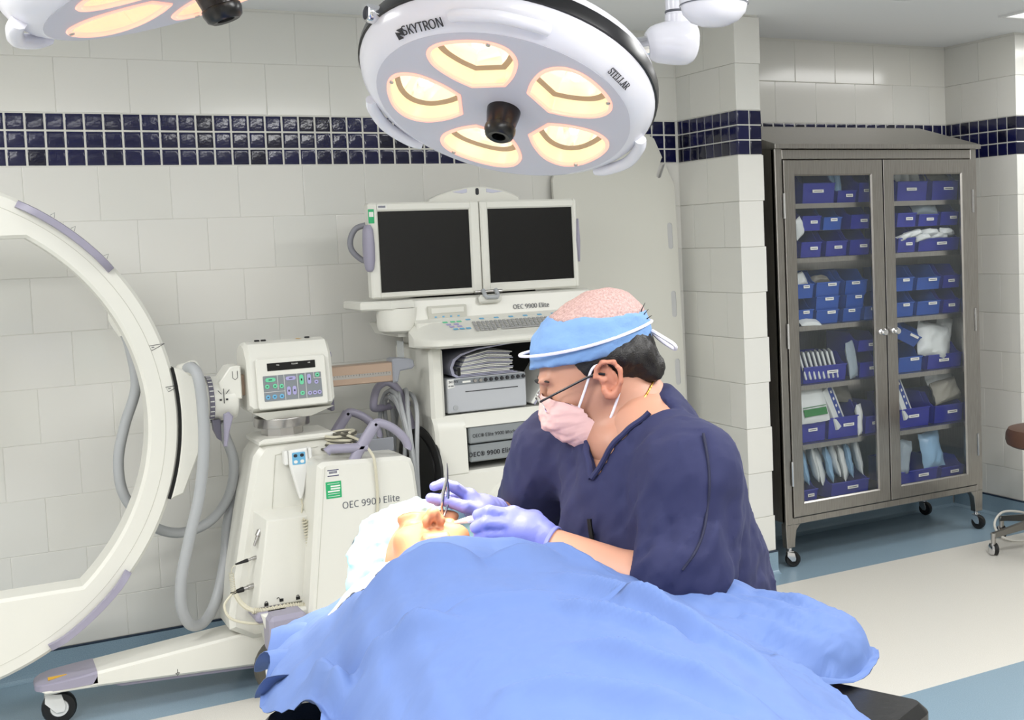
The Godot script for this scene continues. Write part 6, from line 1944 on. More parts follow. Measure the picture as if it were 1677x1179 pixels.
const HAND_R := {
	"palm": [Vector3(0.6070, 1.0180, 2.7770), Vector3(0.5940, 1.0290, 2.7750)],
	"index": [Vector3(0.5800, 1.0480, 2.7840), Vector3(0.5520, 1.0700, 2.7890), Vector3(0.5340, 1.0780, 2.7840), Vector3(0.5180, 1.0740, 2.7800)],
	"thumb": [Vector3(0.5920, 1.0230, 2.8030), Vector3(0.5620, 1.0370, 2.8060), Vector3(0.5330, 1.0500, 2.7960), Vector3(0.5090, 1.0560, 2.7860)],
	"middle": [Vector3(0.5900, 1.0330, 2.7670), Vector3(0.5640, 1.0460, 2.7570), Vector3(0.5450, 1.0460, 2.7530), Vector3(0.5330, 1.0400, 2.7520)],
	"ring": [Vector3(0.5960, 1.0200, 2.7600), Vector3(0.5730, 1.0260, 2.7440), Vector3(0.5570, 1.0250, 2.7400), Vector3(0.5470, 1.0200, 2.7410)],
	"pinky": [Vector3(0.6010, 1.0090, 2.7580), Vector3(0.5810, 1.0080, 2.7440), Vector3(0.5680, 1.0080, 2.7410), Vector3(0.5580, 1.0050, 2.7420)],
}

# paths on the cloth and the neck, set off to his left; they are laid onto the surface
const SEAMS := {
	"armhole": [Vector3(0.741, 1.187, 3.323), Vector3(0.744, 1.138, 3.328), Vector3(0.739, 1.086, 3.329), Vector3(0.725, 1.038, 3.325), Vector3(0.698, 1.000, 3.312)],
	"pocket": [Vector3(0.568, 1.005, 3.235), Vector3(0.591, 1.001, 3.248), Vector3(0.613, 0.991, 3.261)],
	"pen": [Vector3(0.576, 1.040, 3.237), Vector3(0.577, 1.019, 3.239), Vector3(0.578, 0.997, 3.242)],
	"chain": [Vector3(0.690, 1.276, 3.288), Vector3(0.684, 1.259, 3.285), Vector3(0.674, 1.240, 3.281), Vector3(0.661, 1.221, 3.275), Vector3(0.651, 1.211, 3.270)],
}

func hand_field(hd: Dictionary, wrist: Vector3, extra: float, cell: float) -> Field:
	var lo := wrist
	var hi := wrist
	for k in hd:
		for p in hd[k]:
			lo = lo.min(p)
			hi = hi.max(p)
	var f := Field.new(lo - Vector3.ONE * 0.045, hi + Vector3.ONE * 0.045, cell)
	var pm: Vector3 = hd.palm[0]
	f.cone(wrist, 0.026 + extra, pm, 0.024 + extra, 0.012)
	for q in ["index", "middle", "ring", "pinky"]:
		f.cone(pm, 0.019 + extra, hd[q][0], 0.0125 + extra, 0.014)
	f.cone(wrist.lerp(pm, 0.6), 0.018 + extra, hd.thumb[0], 0.015 + extra, 0.012)
	f.cone(hd.index[0], 0.0125 + extra, hd.thumb[0], 0.012 + extra, 0.012)
	for q in [["index", 0.0100], ["middle", 0.0102], ["ring", 0.0097], ["pinky", 0.0086], ["thumb", 0.0112]]:
		var j: Array = hd[q[0]]
		for i in 3:
			f.cone(j[i], q[1] + extra - i * 0.0007, j[i + 1], q[1] + extra - (i + 1) * 0.0007, 0.0035)
	return f

func head_field(f: Field, c: Vector3, b: Basis, s := 1.0) -> Field:
	# b: x to the person's left, y to the crown, z out of the face
	var at := func(x: float, y: float, z: float) -> Vector3: return c + b * (Vector3(x, y, z) * s)
	f.ell(at.call(0, 0.026, -0.015), b, Vector3(0.074, 0.086, 0.096) * s, 0.01)
	f.ell(at.call(0, -0.03, 0.035), b, Vector3(0.060, 0.080, 0.058) * s, 0.03)
	for e in [-1, 1]:
		f.cone(at.call(e * 0.050, -0.045, -0.005), 0.020 * s, at.call(e * 0.024, -0.098, 0.060), 0.019 * s, 0.02)
		f.ell(at.call(e * 0.043, -0.022, 0.063), b, Vector3(0.020, 0.016, 0.018) * s, 0.02)
		f.ell(at.call(e * 0.030, 0.024, 0.080), b, Vector3(0.024, 0.009, 0.012) * s, 0.014)
		f.ell(at.call(e * 0.031, -0.001, 0.094), b, Vector3(0.019, 0.012, 0.013) * s, 0.012, true)
		f.ell(at.call(e * 0.031, -0.003, 0.076), b, Vector3(0.0145, 0.0105, 0.0125) * s, 0.006)
	f.ell(at.call(0, -0.100, 0.070), b, Vector3(0.024, 0.017, 0.018) * s, 0.018)
	f.cone(at.call(0, 0.010, 0.088), 0.009 * s, at.call(0, -0.036, 0.113), 0.012 * s, 0.012)
	for e in [-1, 1]:
		f.ell(at.call(e * 0.012, -0.041, 0.102), b, Vector3(0.008, 0.008, 0.010) * s, 0.006)
		f.ell(at.call(e * 0.0065, -0.051, 0.1085), b, Vector3(0.0035, 0.004, 0.006) * s, 0.003, true)
	f.cone(at.call(-0.018, -0.068, 0.089), 0.005 * s, at.call(0.018, -0.068, 0.089), 0.005 * s, 0.010)
	f.cone(at.call(-0.016, -0.078, 0.087), 0.006 * s, at.call(0.016, -0.078, 0.087), 0.006 * s, 0.008)
	return f

func ear_field(f: Field, c: Vector3, b: Basis, e: float, s := 1.0) -> Field:
	var at := func(x: float, y: float, z: float) -> Vector3: return c + b * (Vector3(x * e, y, z) * s)
	var hel := [Vector2(0.008, -0.020), Vector2(-0.001, -0.012), Vector2(0.012, -0.002), Vector2(0.023, -0.010), Vector2(0.028, -0.024), Vector2(0.020, -0.040), Vector2(0.003, -0.044), Vector2(-0.014, -0.036), Vector2(-0.025, -0.022), Vector2(-0.030, -0.014), Vector2(-0.026, -0.006), Vector2(-0.014, -0.004)]
	for i in range(1, hel.size() - 1):
		f.cone(at.call(0.079 + (0.008 if i > 3 and i < 8 else 0.002), hel[i].x - 0.02, hel[i].y), 0.0042 if i < 8 else 0.0062, at.call(0.079 + (0.008 if i > 2 and i < 7 else 0.002), hel[i + 1].x - 0.02, hel[i + 1].y), 0.0042 if i < 7 else 0.006, 0.004)
	f.ell(at.call(0.074, -0.020, -0.020), b, Vector3(0.005, 0.024, 0.015), 0.006)
	f.cone(at.call(0.078, -0.002, -0.026), 0.0035, at.call(0.079, -0.030, -0.024), 0.004, 0.004)
	f.ell(at.call(0.077, -0.022, -0.008), b, Vector3(0.004, 0.007, 0.005), 0.004)
	return f

func build_people() -> void:
	build_surgeon()
	build_patient()

func skin_mat(key: String, c: Color) -> StandardMaterial3D:
	var m := mat(key, c, 0.48)
	m.vertex_color_use_as_albedo = true
	bumpy(m, noise_tex(0.4, Color.BLACK, Color.WHITE, 256, 3, 41, 1.5), 14.0, 0.10)
	m.subsurf_scatter_enabled = true
	m.subsurf_scatter_strength = 0.04
	return m

func build_surgeon() -> void:
	var S := SURGEON
	var ex := Vector3(0.872, 0, 0.490)    # from his face to the back of his head, level
	var cz := Vector3(-0.490, 0, 0.872)   # to his left
	var up := Vector3.UP
	var hz := (ex * -0.90 - up * 0.436).normalized()
	var hy := (up * 0.90 - ex * 0.436).normalized()
	var hb := Basis(hy.cross(hz), hy, hz)
	var hc: Vector3 = S.head
	var loc := func(x: float, y: float, z: float) -> Vector3: return hc + hb * Vector3(x, y, z)
	# chest frame: lateral to his left, up, out of the chest
	var lat := (ex * 0.62 + cz * 0.78).normalized()
	var fr := lat.cross(up)
	var tb := Basis(lat, up, fr)
	var t := thing("person", "surgeon in navy scrubs, blue cap and pink mask bending over the patient with gloved hands", "person", Vector3(0.87, 0, 3.03))
	# ---------------- body
	var skin := skin_mat("skin_tan", Color(0.745, 0.55, 0.46))
	var tint := func(p: Vector3) -> Color:
		var q: Vector3 = hb.transposed() * (p - hc)
		var c := Color(1, 1, 1)
		var st := smoothstep(-0.02, -0.06, q.y) * smoothstep(-0.05, 0.02, q.z) * smoothstep(-0.16, -0.12, q.y)
		c = c.lerp(Color(0.62, 0.56, 0.55), 0.55 * st)
		if q.y > -0.2:
			var ear := smoothstep(0.070, 0.078, absf(q.x)) * smoothstep(-0.06, -0.05, q.y) * smoothstep(0.03, 0.01, q.z)
			c = c.lerp(Color(1.0, 0.66, 0.58), 0.6 * ear)
		return c
	var net := Net.new()
	var hf := Field.new(hc - Vector3(0.16, 0.19, 0.16), hc + Vector3(0.17, 0.16, 0.16), 0.0042)
	head_field(hf, hc, hb)
	hf.cone(loc.call(0, -0.055, -0.030), 0.056, S.neck + Vector3(0.01, 0.01, 0), 0.064, 0.025)
	hf.cone(loc.call(0, -0.09, 0.0), 0.045, S.neck + Vector3(-0.05, -0.03, 0.02), 0.05, 0.03)
	for e in [1.0, -1.0]:
		ear_field(hf, hc, hb, e)
	net.add(hf, tint)
	var bf := Field.new(Vector3(0.30, 0.02, 2.45), Vector3(1.16, 1.26, 3.60), 0.014)
	bf.ell(S.chest, tb, Vector3(0.165, 0.21, 0.112), 0.03)
	bf.ell(S.belly, tb, Vector3(0.155, 0.17, 0.118), 0.05)
	bf.ell(Vector3(0.905, 0.735, 3.04), tb, Vector3(0.165, 0.12, 0.13), 0.05)
	bf.cone(S.neck, 0.062, S.chest + Vector3(0, 0.05, 0), 0.09, 0.05)
	bf.cone(S.neck + Vector3(0, -0.03, 0), 0.055, S.shoulder_l, 0.056, 0.04)
	bf.cone(S.neck + Vector3(0, -0.03, 0), 0.055, S.shoulder_r, 0.056, 0.04)
	bf.cone(S.shoulder_l, 0.056, S.elbow_l, 0.043, 0.03)
	bf.cone(S.shoulder_r, 0.056, S.elbow_r, 0.043, 0.03)
	bf.cone(S.elbow_r, 0.042, S.wrist_r, 0.028, 0.02)
	var hip := [Vector3(0.84, 0.71, 3.12), Vector3(0.86, 0.71, 2.94)]
	var knee := [Vector3(0.76, 0.65, 3.45), Vector3(0.68, 0.65, 2.62)]
	var foot := [Vector3(0.88, 0.06, 3.46), Vector3(0.76, 0.06, 2.64)]
	for i in 2:
		bf.cone(hip[i], 0.085, knee[i], 0.060, 0.04)
		bf.cone(knee[i], 0.055, foot[i], 0.038, 0.03)
		bf.cone(foot[i] + Vector3(0.03, -0.005, 0), 0.038, foot[i] + Vector3(-0.15, -0.022, 0.0), 0.030, 0.02)
	net.add(bf, tint)
	var af := Field.new(S.wrist_l.min(S.elbow_l) - Vector3.ONE * 0.08, S.wrist_l.max(S.elbow_l) + Vector3.ONE * 0.08, 0.006)
	var mid: Vector3 = S.elbow_l.lerp(S.wrist_l, 0.3)
	af.cone(S.elbow_l, 0.040, mid, 0.041, 0.02)
	af.cone(mid, 0.041, S.wrist_l, 0.0275, 0.02)
	net.add(af, tint)
	net.add(hand_field(HAND_L, S.wrist_l, -0.0022, 0.0045), tint)
	net.add(hand_field(HAND_R, S.wrist_r, -0.0022, 0.0045), tint)
	part(t, "body", net.mesh(), skin, t.global_transform.affine_inverse())
	# ---------------- gloves
	var glove := mat("nitrile_violet", Color(0.495, 0.515, 0.79), 0.42)
	bumpy(glove, noise_tex(0.03, Color.BLACK, Color.WHITE, 256, 3, 43, 3.0), 9.0, 0.20)
	for i in 2:
		var hd: Dictionary = HAND_L if i == 0 else HAND_R
		var wr: Vector3 = S.wrist_l if i == 0 else S.wrist_r
		var el: Vector3 = S.elbow_l if i == 0 else S.elbow_r
		var gf := hand_field(hd, wr, 0.0004, 0.0034)
		gf.cone(wr, 0.0305, hd.palm[0], 0.027, 0.01)
		gf.cut(wr.lerp(el, 0.03), el - wr, 0.002)
		gf.ripple(func(p: Vector3) -> float: return 0.0009 * sin((p - wr).dot((el - wr).normalized()) * 420.0) * smoothstep(0.055, 0.02, p.distance_to(wr)))
		part(t, "glove", Net.new().add(gf).mesh(), glove, t.global_transform.affine_inverse())
		var cu := mb()
		var ax := along(wr.lerp(el, 0.025), el - wr)
		cu.lathe([Vector2(0.0300, -0.004), Vector2(0.0322, -0.002), Vector2(0.0322, 0.003), Vector2(0.0300, 0.004)], 28, ax)
		wpart(t, "glove_cuff", cu, glove)
	# ---------------- scrub shirt
	var navy := mat("scrub_navy", Color(0.125, 0.140, 0.290), 0.85)
	bumpy(navy, noise_tex(0.5, Color.BLACK, Color.WHITE, 256, 2, 45, 1.0), 16.0, 0.12)
	navy.rim_enabled = true
	navy.rim = 0.2
	navy.rim_tint = 0.6
	var sf := Field.new(Vector3(0.52, 0.60, 2.52), Vector3(1.12, 1.30, 3.42), 0.0075)
	sf.ell(S.chest, tb, Vector3(0.170, 0.205, 0.130), 0.03)
	sf.ell(S.belly, tb, Vector3(0.180, 0.20, 0.148), 0.06)
	sf.ell(Vector3(0.905, 0.74, 3.04), tb, Vector3(0.19, 0.15, 0.155), 0.06)
	sf.cone(S.neck + Vector3(0.012, -0.005, 0.0), 0.075, S.chest + Vector3(0.01, 0.03, 0), 0.11, 0.05)
	var sl_end: Vector3 = S.shoulder_l.lerp(S.elbow_l, 0.80)
	var sr_end: Vector3 = S.shoulder_r.lerp(S.elbow_r, 0.80)
	sf.cone(S.neck + Vector3(0.015, -0.03, 0.02), 0.066, S.shoulder_l, 0.066, 0.05)
	sf.cone(S.neck + Vector3(0.0, -0.03, -0.02), 0.070, S.shoulder_r, 0.070, 0.05)
	sf.cone(S.shoulder_l, 0.068, sl_end, 0.082, 0.04)
	sf.cone(S.shoulder_r, 0.072, sr_end, 0.080, 0.04)
	sf.cone(S.shoulder_l + ex * 0.02, 0.06, S.chest + ex * 0.085 + cz * 0.05 + up * -0.08, 0.095, 0.06)
	# sleeve ends
	var wn := FastNoiseLite.new()
	wn.seed = 12
	wn.frequency = 1.0
	var arm_l: Vector3 = (S.elbow_l - S.shoulder_l).normalized()
	sf.ripple(func(p: Vector3) -> float:
		var a: Vector3 = p - S.chest
		# sharp valleys between soft swells, drawn out down the cloth
		var w := 0.016 * (absf(wn.get_noise_3d(a.dot(lat) * 7.0 + a.y * 2.5, a.y * 2.6, a.dot(fr) * 7.0)) - 0.2)
		w += 0.008 * (absf(wn.get_noise_3d(a.dot(lat) * 13.0 - a.y * 9.0 + 5.0, a.y * 8.0, a.dot(fr) * 13.0 + 3.0)) - 0.2)
		var q: Vector3 = p - S.shoulder_l
		var al: float = q.dot(arm_l)
		if al > 0.0 and q.length() < 0.32:
			w += 0.020 * smoothstep(0.0, 0.10, al) * (absf(wn.get_noise_3d(q.dot(ex) * 11.0 + al * 7.0, al * 4.0 - q.dot(ex) * 3.0, q.dot(cz) * 8.0 + 9.0)) - 0.2)
		w += 0.007 * (absf(sin(a.dot(lat) * 20.0 - a.y * 17.0 + 1.5)) - 0.6) * smoothstep(-0.28, -0.08, a.y) * smoothstep(0.14, 0.02, a.y) * smoothstep(0.0, 0.08, a.dot(fr))
		return w, 0.06)
	# neck opening and V
	sf.cut(S.neck + Vector3(0, 0.052, 0), Vector3(-0.42, 0.85, 0.10), 0.006)
	var vt: Vector3 = Vector3(0.708, 1.100, 3.034)   # foot of the V
	var vl: Vector3 = S.neck + Vector3(-0.005, 0.02, 0.085)
	var vr: Vector3 = S.neck + Vector3(-0.075, 0.03, -0.055)
	var out := (fr * 0.9 + up * 0.35).normalized()
	var n1 := (vl - vt).cross(out).normalized()
	var n2 := out.cross(vr - vt).normalized()
	if n1.dot(vr - vl) > 0:
		n1 = -n1
	if n2.dot(vl - vr) > 0:
		n2 = -n2
	var bands := []
	for q in [vl, vr]:
		var o := []
		for k in 25:
			o.append(sf.touch(vt.lerp(q, k / 24.0 * 1.02) + out * 0.16, -out))
		for pass_ in 4:
			for i in range(1, o.size() - 1):
				o[i] = (o[i - 1] + o[i] * 2.0 + o[i + 1]) / 4.0
		bands.append(o)
	sf.wedge([[vt, n1], [vt, n2], [S.neck + fr * 0.0 + Vector3(0.0, 0, 0), -fr]])
	part(t, "scrub_shirt", Net.new().add(sf).mesh(), navy, t.global_transform.affine_inverse())
	for o in bands:
		wpart(t, "neckband", mb().tube(o, 0.0060, 8, true, 0.8), navy)
	# seams: armhole, pocket
	var stitch := mat("stitch_navy", Color(0.11, 0.12, 0.22), 0.8)
	var lay_on := func(f: Field, pts: Array, n: int, lift: float) -> Array:
		var o := []
		for p in smooth_path(pts, n):
			o.append(f.touch(p, -cz) + cz * lift)
		# even out the steps of the grid
		for pass_ in 3:
			for i in range(1, o.size() - 1):
				o[i] = (o[i - 1] + o[i] * 2.0 + o[i + 1]) / 4.0
		return o
	wpart(t, "armhole_seam", mb().tube(lay_on.call(sf, SEAMS.armhole, 8, 0.0), 0.0022, 6), stitch)
	wpart(t, "pocket_seam", mb().tube(lay_on.call(sf, SEAMS.pocket, 6, 0.0), 0.0016, 6), stitch)
	var pen_pts: Array = lay_on.call(sf, SEAMS.pen, 3, 0.004)
	wpart(t, "pocket_pen", mb().tube(pen_pts, 0.0042, 8), mats.black_rubber)
	var pants := Field.new(Vector3(0.30, 0.10, 2.55), Vector3(1.16, 0.90, 3.58), 0.014)
	pants.ell(Vector3(0.905, 0.72, 3.04), tb, Vector3(0.182, 0.125, 0.150), 0.05)
	for i in 2:
		pants.cone(hip[i], 0.100, knee[i], 0.078, 0.05)
		pants.cone(knee[i], 0.076, foot[i] + Vector3(0, 0.08, 0), 0.066, 0.03)
	part(t, "scrub_trousers", Net.new().add(pants).mesh(), navy, t.global_transform.affine_inverse())
	for i in 2:
		var sh := Field.new(foot[i] + Vector3(-0.24, -0.08, -0.09), foot[i] + Vector3(0.12, 0.10, 0.09), 0.008)
		sh.cone(foot[i] + Vector3(0.03, -0.005, 0), 0.045, foot[i] + Vector3(-0.15, -0.018, 0.0), 0.038, 0.02)
		sh.cut(foot[i] + Vector3(0, -0.058, 0), Vector3.DOWN, 0.004)
		part(t, "shoe", Net.new().add(sh).mesh(), mats.black_rubber, t.global_transform.affine_inverse())
	# ---------------- cap
	var capb := mat("cap_blue", Color(0.455, 0.60, 0.79), 0.8)
	bumpy(capb, noise_tex(0.06, Color.BLACK, Color.WHITE, 256, 4, 47, 4.0), 7.0, 0.25)
	var capt := mat("cap_net", Color(0.86, 0.775, 0.76), 0.75)
	bumpy(capt, noise_tex(0.08, Color.BLACK, Color.WHITE, 256, 4, 48, 5.0), 9.0, 0.5)
	tinted(capt, noise_tex(0.09, Color(0.66, 0.58, 0.57), Color(1.0, 0.96, 0.95), 256, 4, 50), 9.0)
	var cn := FastNoiseLite.new()
	cn.seed = 5
	cn.frequency = 1.0
	var crown_p: Vector3 = loc.call(0, 0.101, 0.0)
	var crown_n := hb * Vector3(0.03, 0.91, -0.41)
	var hem_n := hb * Vector3(0, -0.951, 0.310)
	var hem_p: Vector3 = loc.call(0, 0.0205, 0.005)
	for i in 2:
		var cf := Field.new(hc - Vector3.ONE * 0.15, hc + Vector3(0.15, 0.185, 0.15), 0.0046)
		cf.ell(loc.call(0, 0.035, -0.012), hb, Vector3(0.0875, 0.085, 0.109) - Vector3.ONE * (0.002 * i), 0.01)
		cf.ell(loc.call(0, 0.058, -0.050), hb, Vector3(0.072, 0.056, 0.066) - Vector3.ONE * (0.002 * i), 0.03)
		if i == 0:
			cf.cut(crown_p, crown_n, 0.003)
			cf.cut(hem_p, hem_n, 0.003)
			cf.ripple(func(p: Vector3) -> float:
				var q: Vector3 = hb.transposed() * (p - hc)
				return 0.0045 * cn.get_noise_3d(q.x * 14.0, q.y * 32.0 - q.z * 12.0, q.z * 10.0) + 0.002 * cn.get_noise_3d(q.x * 50.0, q.y * 50.0, q.z * 50.0), 0.02)
		else:
			cf.cut(crown_p - crown_n * 0.006, -crown_n, 0.003)
			cf.ripple(func(p: Vector3) -> float:
				var q: Vector3 = hb.transposed() * (p - hc)
				return 0.004 * cn.get_noise_3d(q.x * 40.0, q.y * 40.0, q.z * 30.0), 0.02)
		part(t, "cap_band" if i == 0 else "cap_crown", Net.new().add(cf).mesh(), capb if i == 0 else capt, t.global_transform.affine_inverse())
	# ties: ring round the cap, pulled above the hem, and a loop behind
	var tie := mat("white_tape", Color(0.90, 0.89, 0.93), 0.7)
	var tp := []
	for k in 41:
		var a := TAU * k / 40.0
		var q := Vector3(sin(a) * 0.0915, 0.0, cos(a) * 0.1130 - 0.012)
		q.y = 0.050 + q.z * 0.24 + 0.004 * cos(a * 2)
		tp.append(loc.call(q.x, q.y, q.z))
	wpart(t, "cap_tie", mb().tube(tp, 0.0028, 6, false), tie)
	wpart(t, "tie_loop", mb().tube(smooth_path([loc.call(0.02, 0.01, -0.118), loc.call(0.035, -0.005, -0.128), loc.call(0.04, -0.026, -0.140), loc.call(0.03, -0.034, -0.137), loc.call(0.02, -0.012, -0.124), loc.call(0.015, 0.008, -0.117)], 5), 0.0032, 6), tie)
	# ---------------- hair, brows
	var hair := mat("hair_dark", Color(0.075, 0.062, 0.055), 0.5)
	bumpy(hair, noise_tex(0.12, Color.BLACK, Color.WHITE, 256, 3, 49, 5.0), 12.0, 0.6)
	var hr := Field.new(hc - Vector3.ONE * 0.15, hc + Vector3.ONE * 0.14, 0.0042)
	hr.ell(loc.call(0, 0.025, -0.020), hb, Vector3(0.0785, 0.092, 0.098), 0.01)
	hr.cone(loc.call(0.03, -0.045, -0.088), 0.022, loc.call(-0.03, -0.045, -0.088), 0.022, 0.03)
	hr.cone(loc.call(0.045, -0.010, -0.085), 0.022, loc.call(0.062, 0.0, -0.055), 0.020, 0.02)
	hr.cut(loc.call(0, 0.05, 0.0), hb * Vector3(0, 1, 0), 0.004)
	hr.cut(loc.call(0, -0.01, 0.012), hb * Vector3(0, -0.30, 0.95), 0.004)
	hr.cut(loc.call(0, -0.074, -0.08), hb * Vector3(0, -0.80, 0.60), 0.006)
	hr.ripple(func(p: Vector3) -> float:
		var q: Vector3 = hb.transposed() * (p - hc)
		return 0.005 * cn.get_noise_3d(q.x * 60.0, q.y * 22.0 + q.z * 20.0, q.z * 60.0), 0.02)
	part(t, "hair", Net.new().add(hr).mesh(), hair, t.global_transform.affine_inverse())
	for e in [1.0, -1.0]:
		wpart(t, "eyebrow", mb().tube([loc.call(e * 0.010, 0.022, 0.094), loc.call(e * 0.028, 0.0275, 0.0925), loc.call(e * 0.044, 0.026, 0.084), loc.call(e * 0.055, 0.018, 0.073)], [0.0035, 0.0048, 0.0042, 0.002], 7, true, 0.7), hair)
		wpart(t, "eyelashes", mb().tube([loc.call(e * 0.018, -0.008, 0.0865), loc.call(e * 0.031, -0.011, 0.0885), loc.call(e * 0.044, -0.008, 0.083)], 0.0014, 5), hair)
	# stray hair behind the cap
	for k in 3:
		wpart(t, "stray_hair", mb().tube([loc.call(0.03, 0.030 + 0.006 * k, -0.112), loc.call(0.032, 0.033 + 0.009 * k, -0.120), loc.call(0.03, 0.034 + 0.012 * k, -0.130)], [0.0016, 0.0010, 0.0004], 5), hair)
	# ---------------- glasses
	var gdark := mat("frame_dark", Color(0.07, 0.045, 0.05), 0.3)
	var lens := mat("spectacle_lens", Color(0.9, 0.95, 1.0, 0.08), 0.02)
	lens.transparency = BaseMaterial3D.TRANSPARENCY_ALPHA
	for e in [1.0, -1.0]:
		wpart(t, "glasses_temple", mb().tube(smooth_path([loc.call(e * 0.0640, -0.004, 0.098), loc.call(e * 0.0685, -0.003, 0.094), loc.call(e * 0.0745, -0.003, 0.050), loc.call(e * 0.0800, -0.004, 0.0), loc.call(e * 0.0815, -0.012, -0.018)], 4), 0.0021, 7), gdark)
		var lxf := Transform3D(Basis(hb.x * 0.97 + hb.z * -0.20 * e, hb.y, hb.z * 0.97 + hb.x * 0.20 * e).orthonormalized(), loc.call(e * 0.036, -0.010, 0.1035))
		wpart(t, "glasses_lens", mb().prism(rounded(0.050, 0.032, 0.011), -0.0008, 0.0008, 0.0, lxf), lens)
		var ro := []
		for p in rounded(0.050, 0.032, 0.011):
			ro.append(lxf * Vector3(p.x, p.y, 0))
		ro.append(ro[0])
		wpart(t, "glasses_rim", mb().tube(ro, 0.0009, 5, false), mats.chrome)
	wpart(t, "glasses_bridge", mb().tube(smooth_path([loc.call(0.012, -0.004, 0.107), loc.call(0.0, 0.0, 0.112), loc.call(-0.012, -0.004, 0.107)], 4), 0.0016, 6), gdark)
	# ---------------- mask with ear loops
	var mk := mat("mask_pink", Color(0.90, 0.74, 0.72), 0.8)
	var prof := [Vector2(0.004, 0.1005), Vector2(-0.014, 0.1115), Vector2(-0.032, 0.1235), Vector2(-0.048, 0.1240), Vector2(-0.064, 0.1160), Vector2(-0.082, 0.1060), Vector2(-0.100, 0.0945), Vector2(-0.116, 0.0750)]
	var mrows := []
	for i in 36:
		var v := i / 35.0 * 7.0
		var k := mini(int(v), 6)
		var fz: Vector2 = prof[k].lerp(prof[k + 1], v - k)
		var row := PackedVector3Array()
		var yk := i / 35.0
		for j in 41:
			var a := (j / 40.0 - 0.5) * 2.0
			var side_y := lerpf(-0.040, -0.098, yk)
			var side_z := lerpf(0.046, 0.030, yk)
			var ss := sin(a * PI / 2)
			var cc := 1.0 - cos(a * PI / 2)
			var pt := Vector3(0.0685 * ss * (1.0 - 0.12 * yk), lerpf(fz.x, side_y, cc * cc * 0.4 + cc * 0.6), lerpf(fz.y, side_z, pow(cc, 1.25)))
			# three pleats
			var pl := fposmod(yk * 4.0, 1.0)
			pt.z += 0.0035 * (pl - 0.5) * (0.4 + 0.6 * (1 - absf(a)))
			pt += Vector3(0, 0, 1) * 0.004 * cn.get_noise_2d(a * 3.0 + 4.0, yk * 5.0)
			row.append(loc.call(pt.x, pt.y, pt.z))
		mrows.append(row)
	part(t, "face_mask", sheet(mrows, 0.0014), mk, t.global_transform.affine_inverse())
	for e in [1.0, -1.0]:
		wpart(t, "ear_loop", mb().tube(smooth_path([loc.call(e * 0.0675, -0.041, 0.047), loc.call(e * 0.074, -0.018, 0.022), loc.call(e * 0.080, 0.006, -0.004), loc.call(e * 0.080, 0.004, -0.022)], 5), 0.0022, 6), tie)
		wpart(t, "ear_loop", mb().tube(smooth_path([loc.call(e * 0.0600, -0.097, 0.031), loc.call(e * 0.069, -0.080, 0.008), loc.call(e * 0.074, -0.062, -0.012), loc.call(e * 0.076, -0.050, -0.024)], 5), 0.0022, 6), tie)
	# gold chain
	var gold := mat("gold", Color(0.83, 0.66, 0.33), 0.25, 1.0)
	var chain: Array = lay_on.call(hf, SEAMS.chain, 8, 0.0015)
	for i in range(0, chain.size() - 1, 1):
		var d: Vector3 = (chain[i + 1] - chain[i]).normalized()
		wpart(t, "chain_link", mb().tube([chain[i], chain[i] + d * 0.0042], 0.0021 if i % 2 == 0 else 0.0014, 6), gold)
	# ---------------- what he holds
	var pen := thing("skin_marker", "white surgical marker tube held in the surgeon's near gloved hand", "marker", Vector3(0.54, 1.05, 2.97))
	var p0 := Vector3(0.495, 1.0435, 2.936)
	var p1 := Vector3(0.577, 1.064, 3.0045)
	wpart(pen, "barrel", mb().tube([p0.lerp(p1, 0.22), p1], 0.0056, 14), mats.white_plastic)
	wpart(pen, "tip", mb().tube([p0, p0.lerp(p1, 0.22)], [0.0022, 0.0056], 12), mat("marker_tip", Color(0.90, 0.80, 0.70), 0.5))
	wpart(pen, "end_plug", mb().tube([p1, p1 + (p1 - p0).normalized() * 0.0012], 0.0046, 14), mats.navy_print)
	var fo := thing("forceps", "slim steel forceps held upright in the surgeon's far gloved hand", "forceps", Vector3(0.53, 1.07, 2.80))
	var fa := Vector3(0.5365, 1.116, 2.799)
	var fb := Vector3(0.5345, 1.088, 2.800)
	var fc := Vector3(0.5235, 1.022, 2.806)
	wpart(fo, "grip_end", mb().tube([fa, fa.lerp(fb, 0.4), fb], [0.0012, 0.0028, 0.0034], 8), mats.chrome)
	for e in [1.0, -1.0]:
		wpart(fo, "blade", mb().tube([fb, fb.lerp(fc, 0.35) + Vector3(0.0045 * e, 0, 0), fc.lerp(fb, 0.3) + Vector3(0.005 * e, 0, 0), fc], [0.003, 0.0032, 0.0026, 0.001], 8), mats.chrome)
	# stool under him
	var so := thing("surgeon_stool", "low wheeled stool under the seated surgeon behind the drape", "stool", Vector3(0.915, 0, 3.04))
	part(so, "seat", mb().lathe([Vector2(0, 0.52), Vector2(0.17, 0.52), Vector2(0.185, 0.54), Vector2(0.18, 0.57), Vector2(0.15, 0.58), Vector2(0, 0.582)], 32).mesh(), mats.black_vinyl)
	part(so, "post", mb().lathe([Vector2(0.02, 0.08), Vector2(0.02, 0.52)], 16).mesh(), mats.chrome)
	for i in 5:
		var a := TAU * i / 5
		part(so, "base_arm", mb().tube([Vector3(0, 0.09, 0), Vector3(cos(a) * 0.24, 0.065, sin(a) * 0.24)], 0.014, 8).mesh(), mats.steel)
		part(so, "caster_wheel", mb().lathe([Vector2(0, -0.012), Vector2(0.03, -0.012), Vector2(0.03, 0.012), Vector2(0, 0.012)], 16, along(Vector3(cos(a) * 0.24, 0.03, sin(a) * 0.24), Vector3(-sin(a), 0, cos(a)))).mesh(), mats.black_rubber)

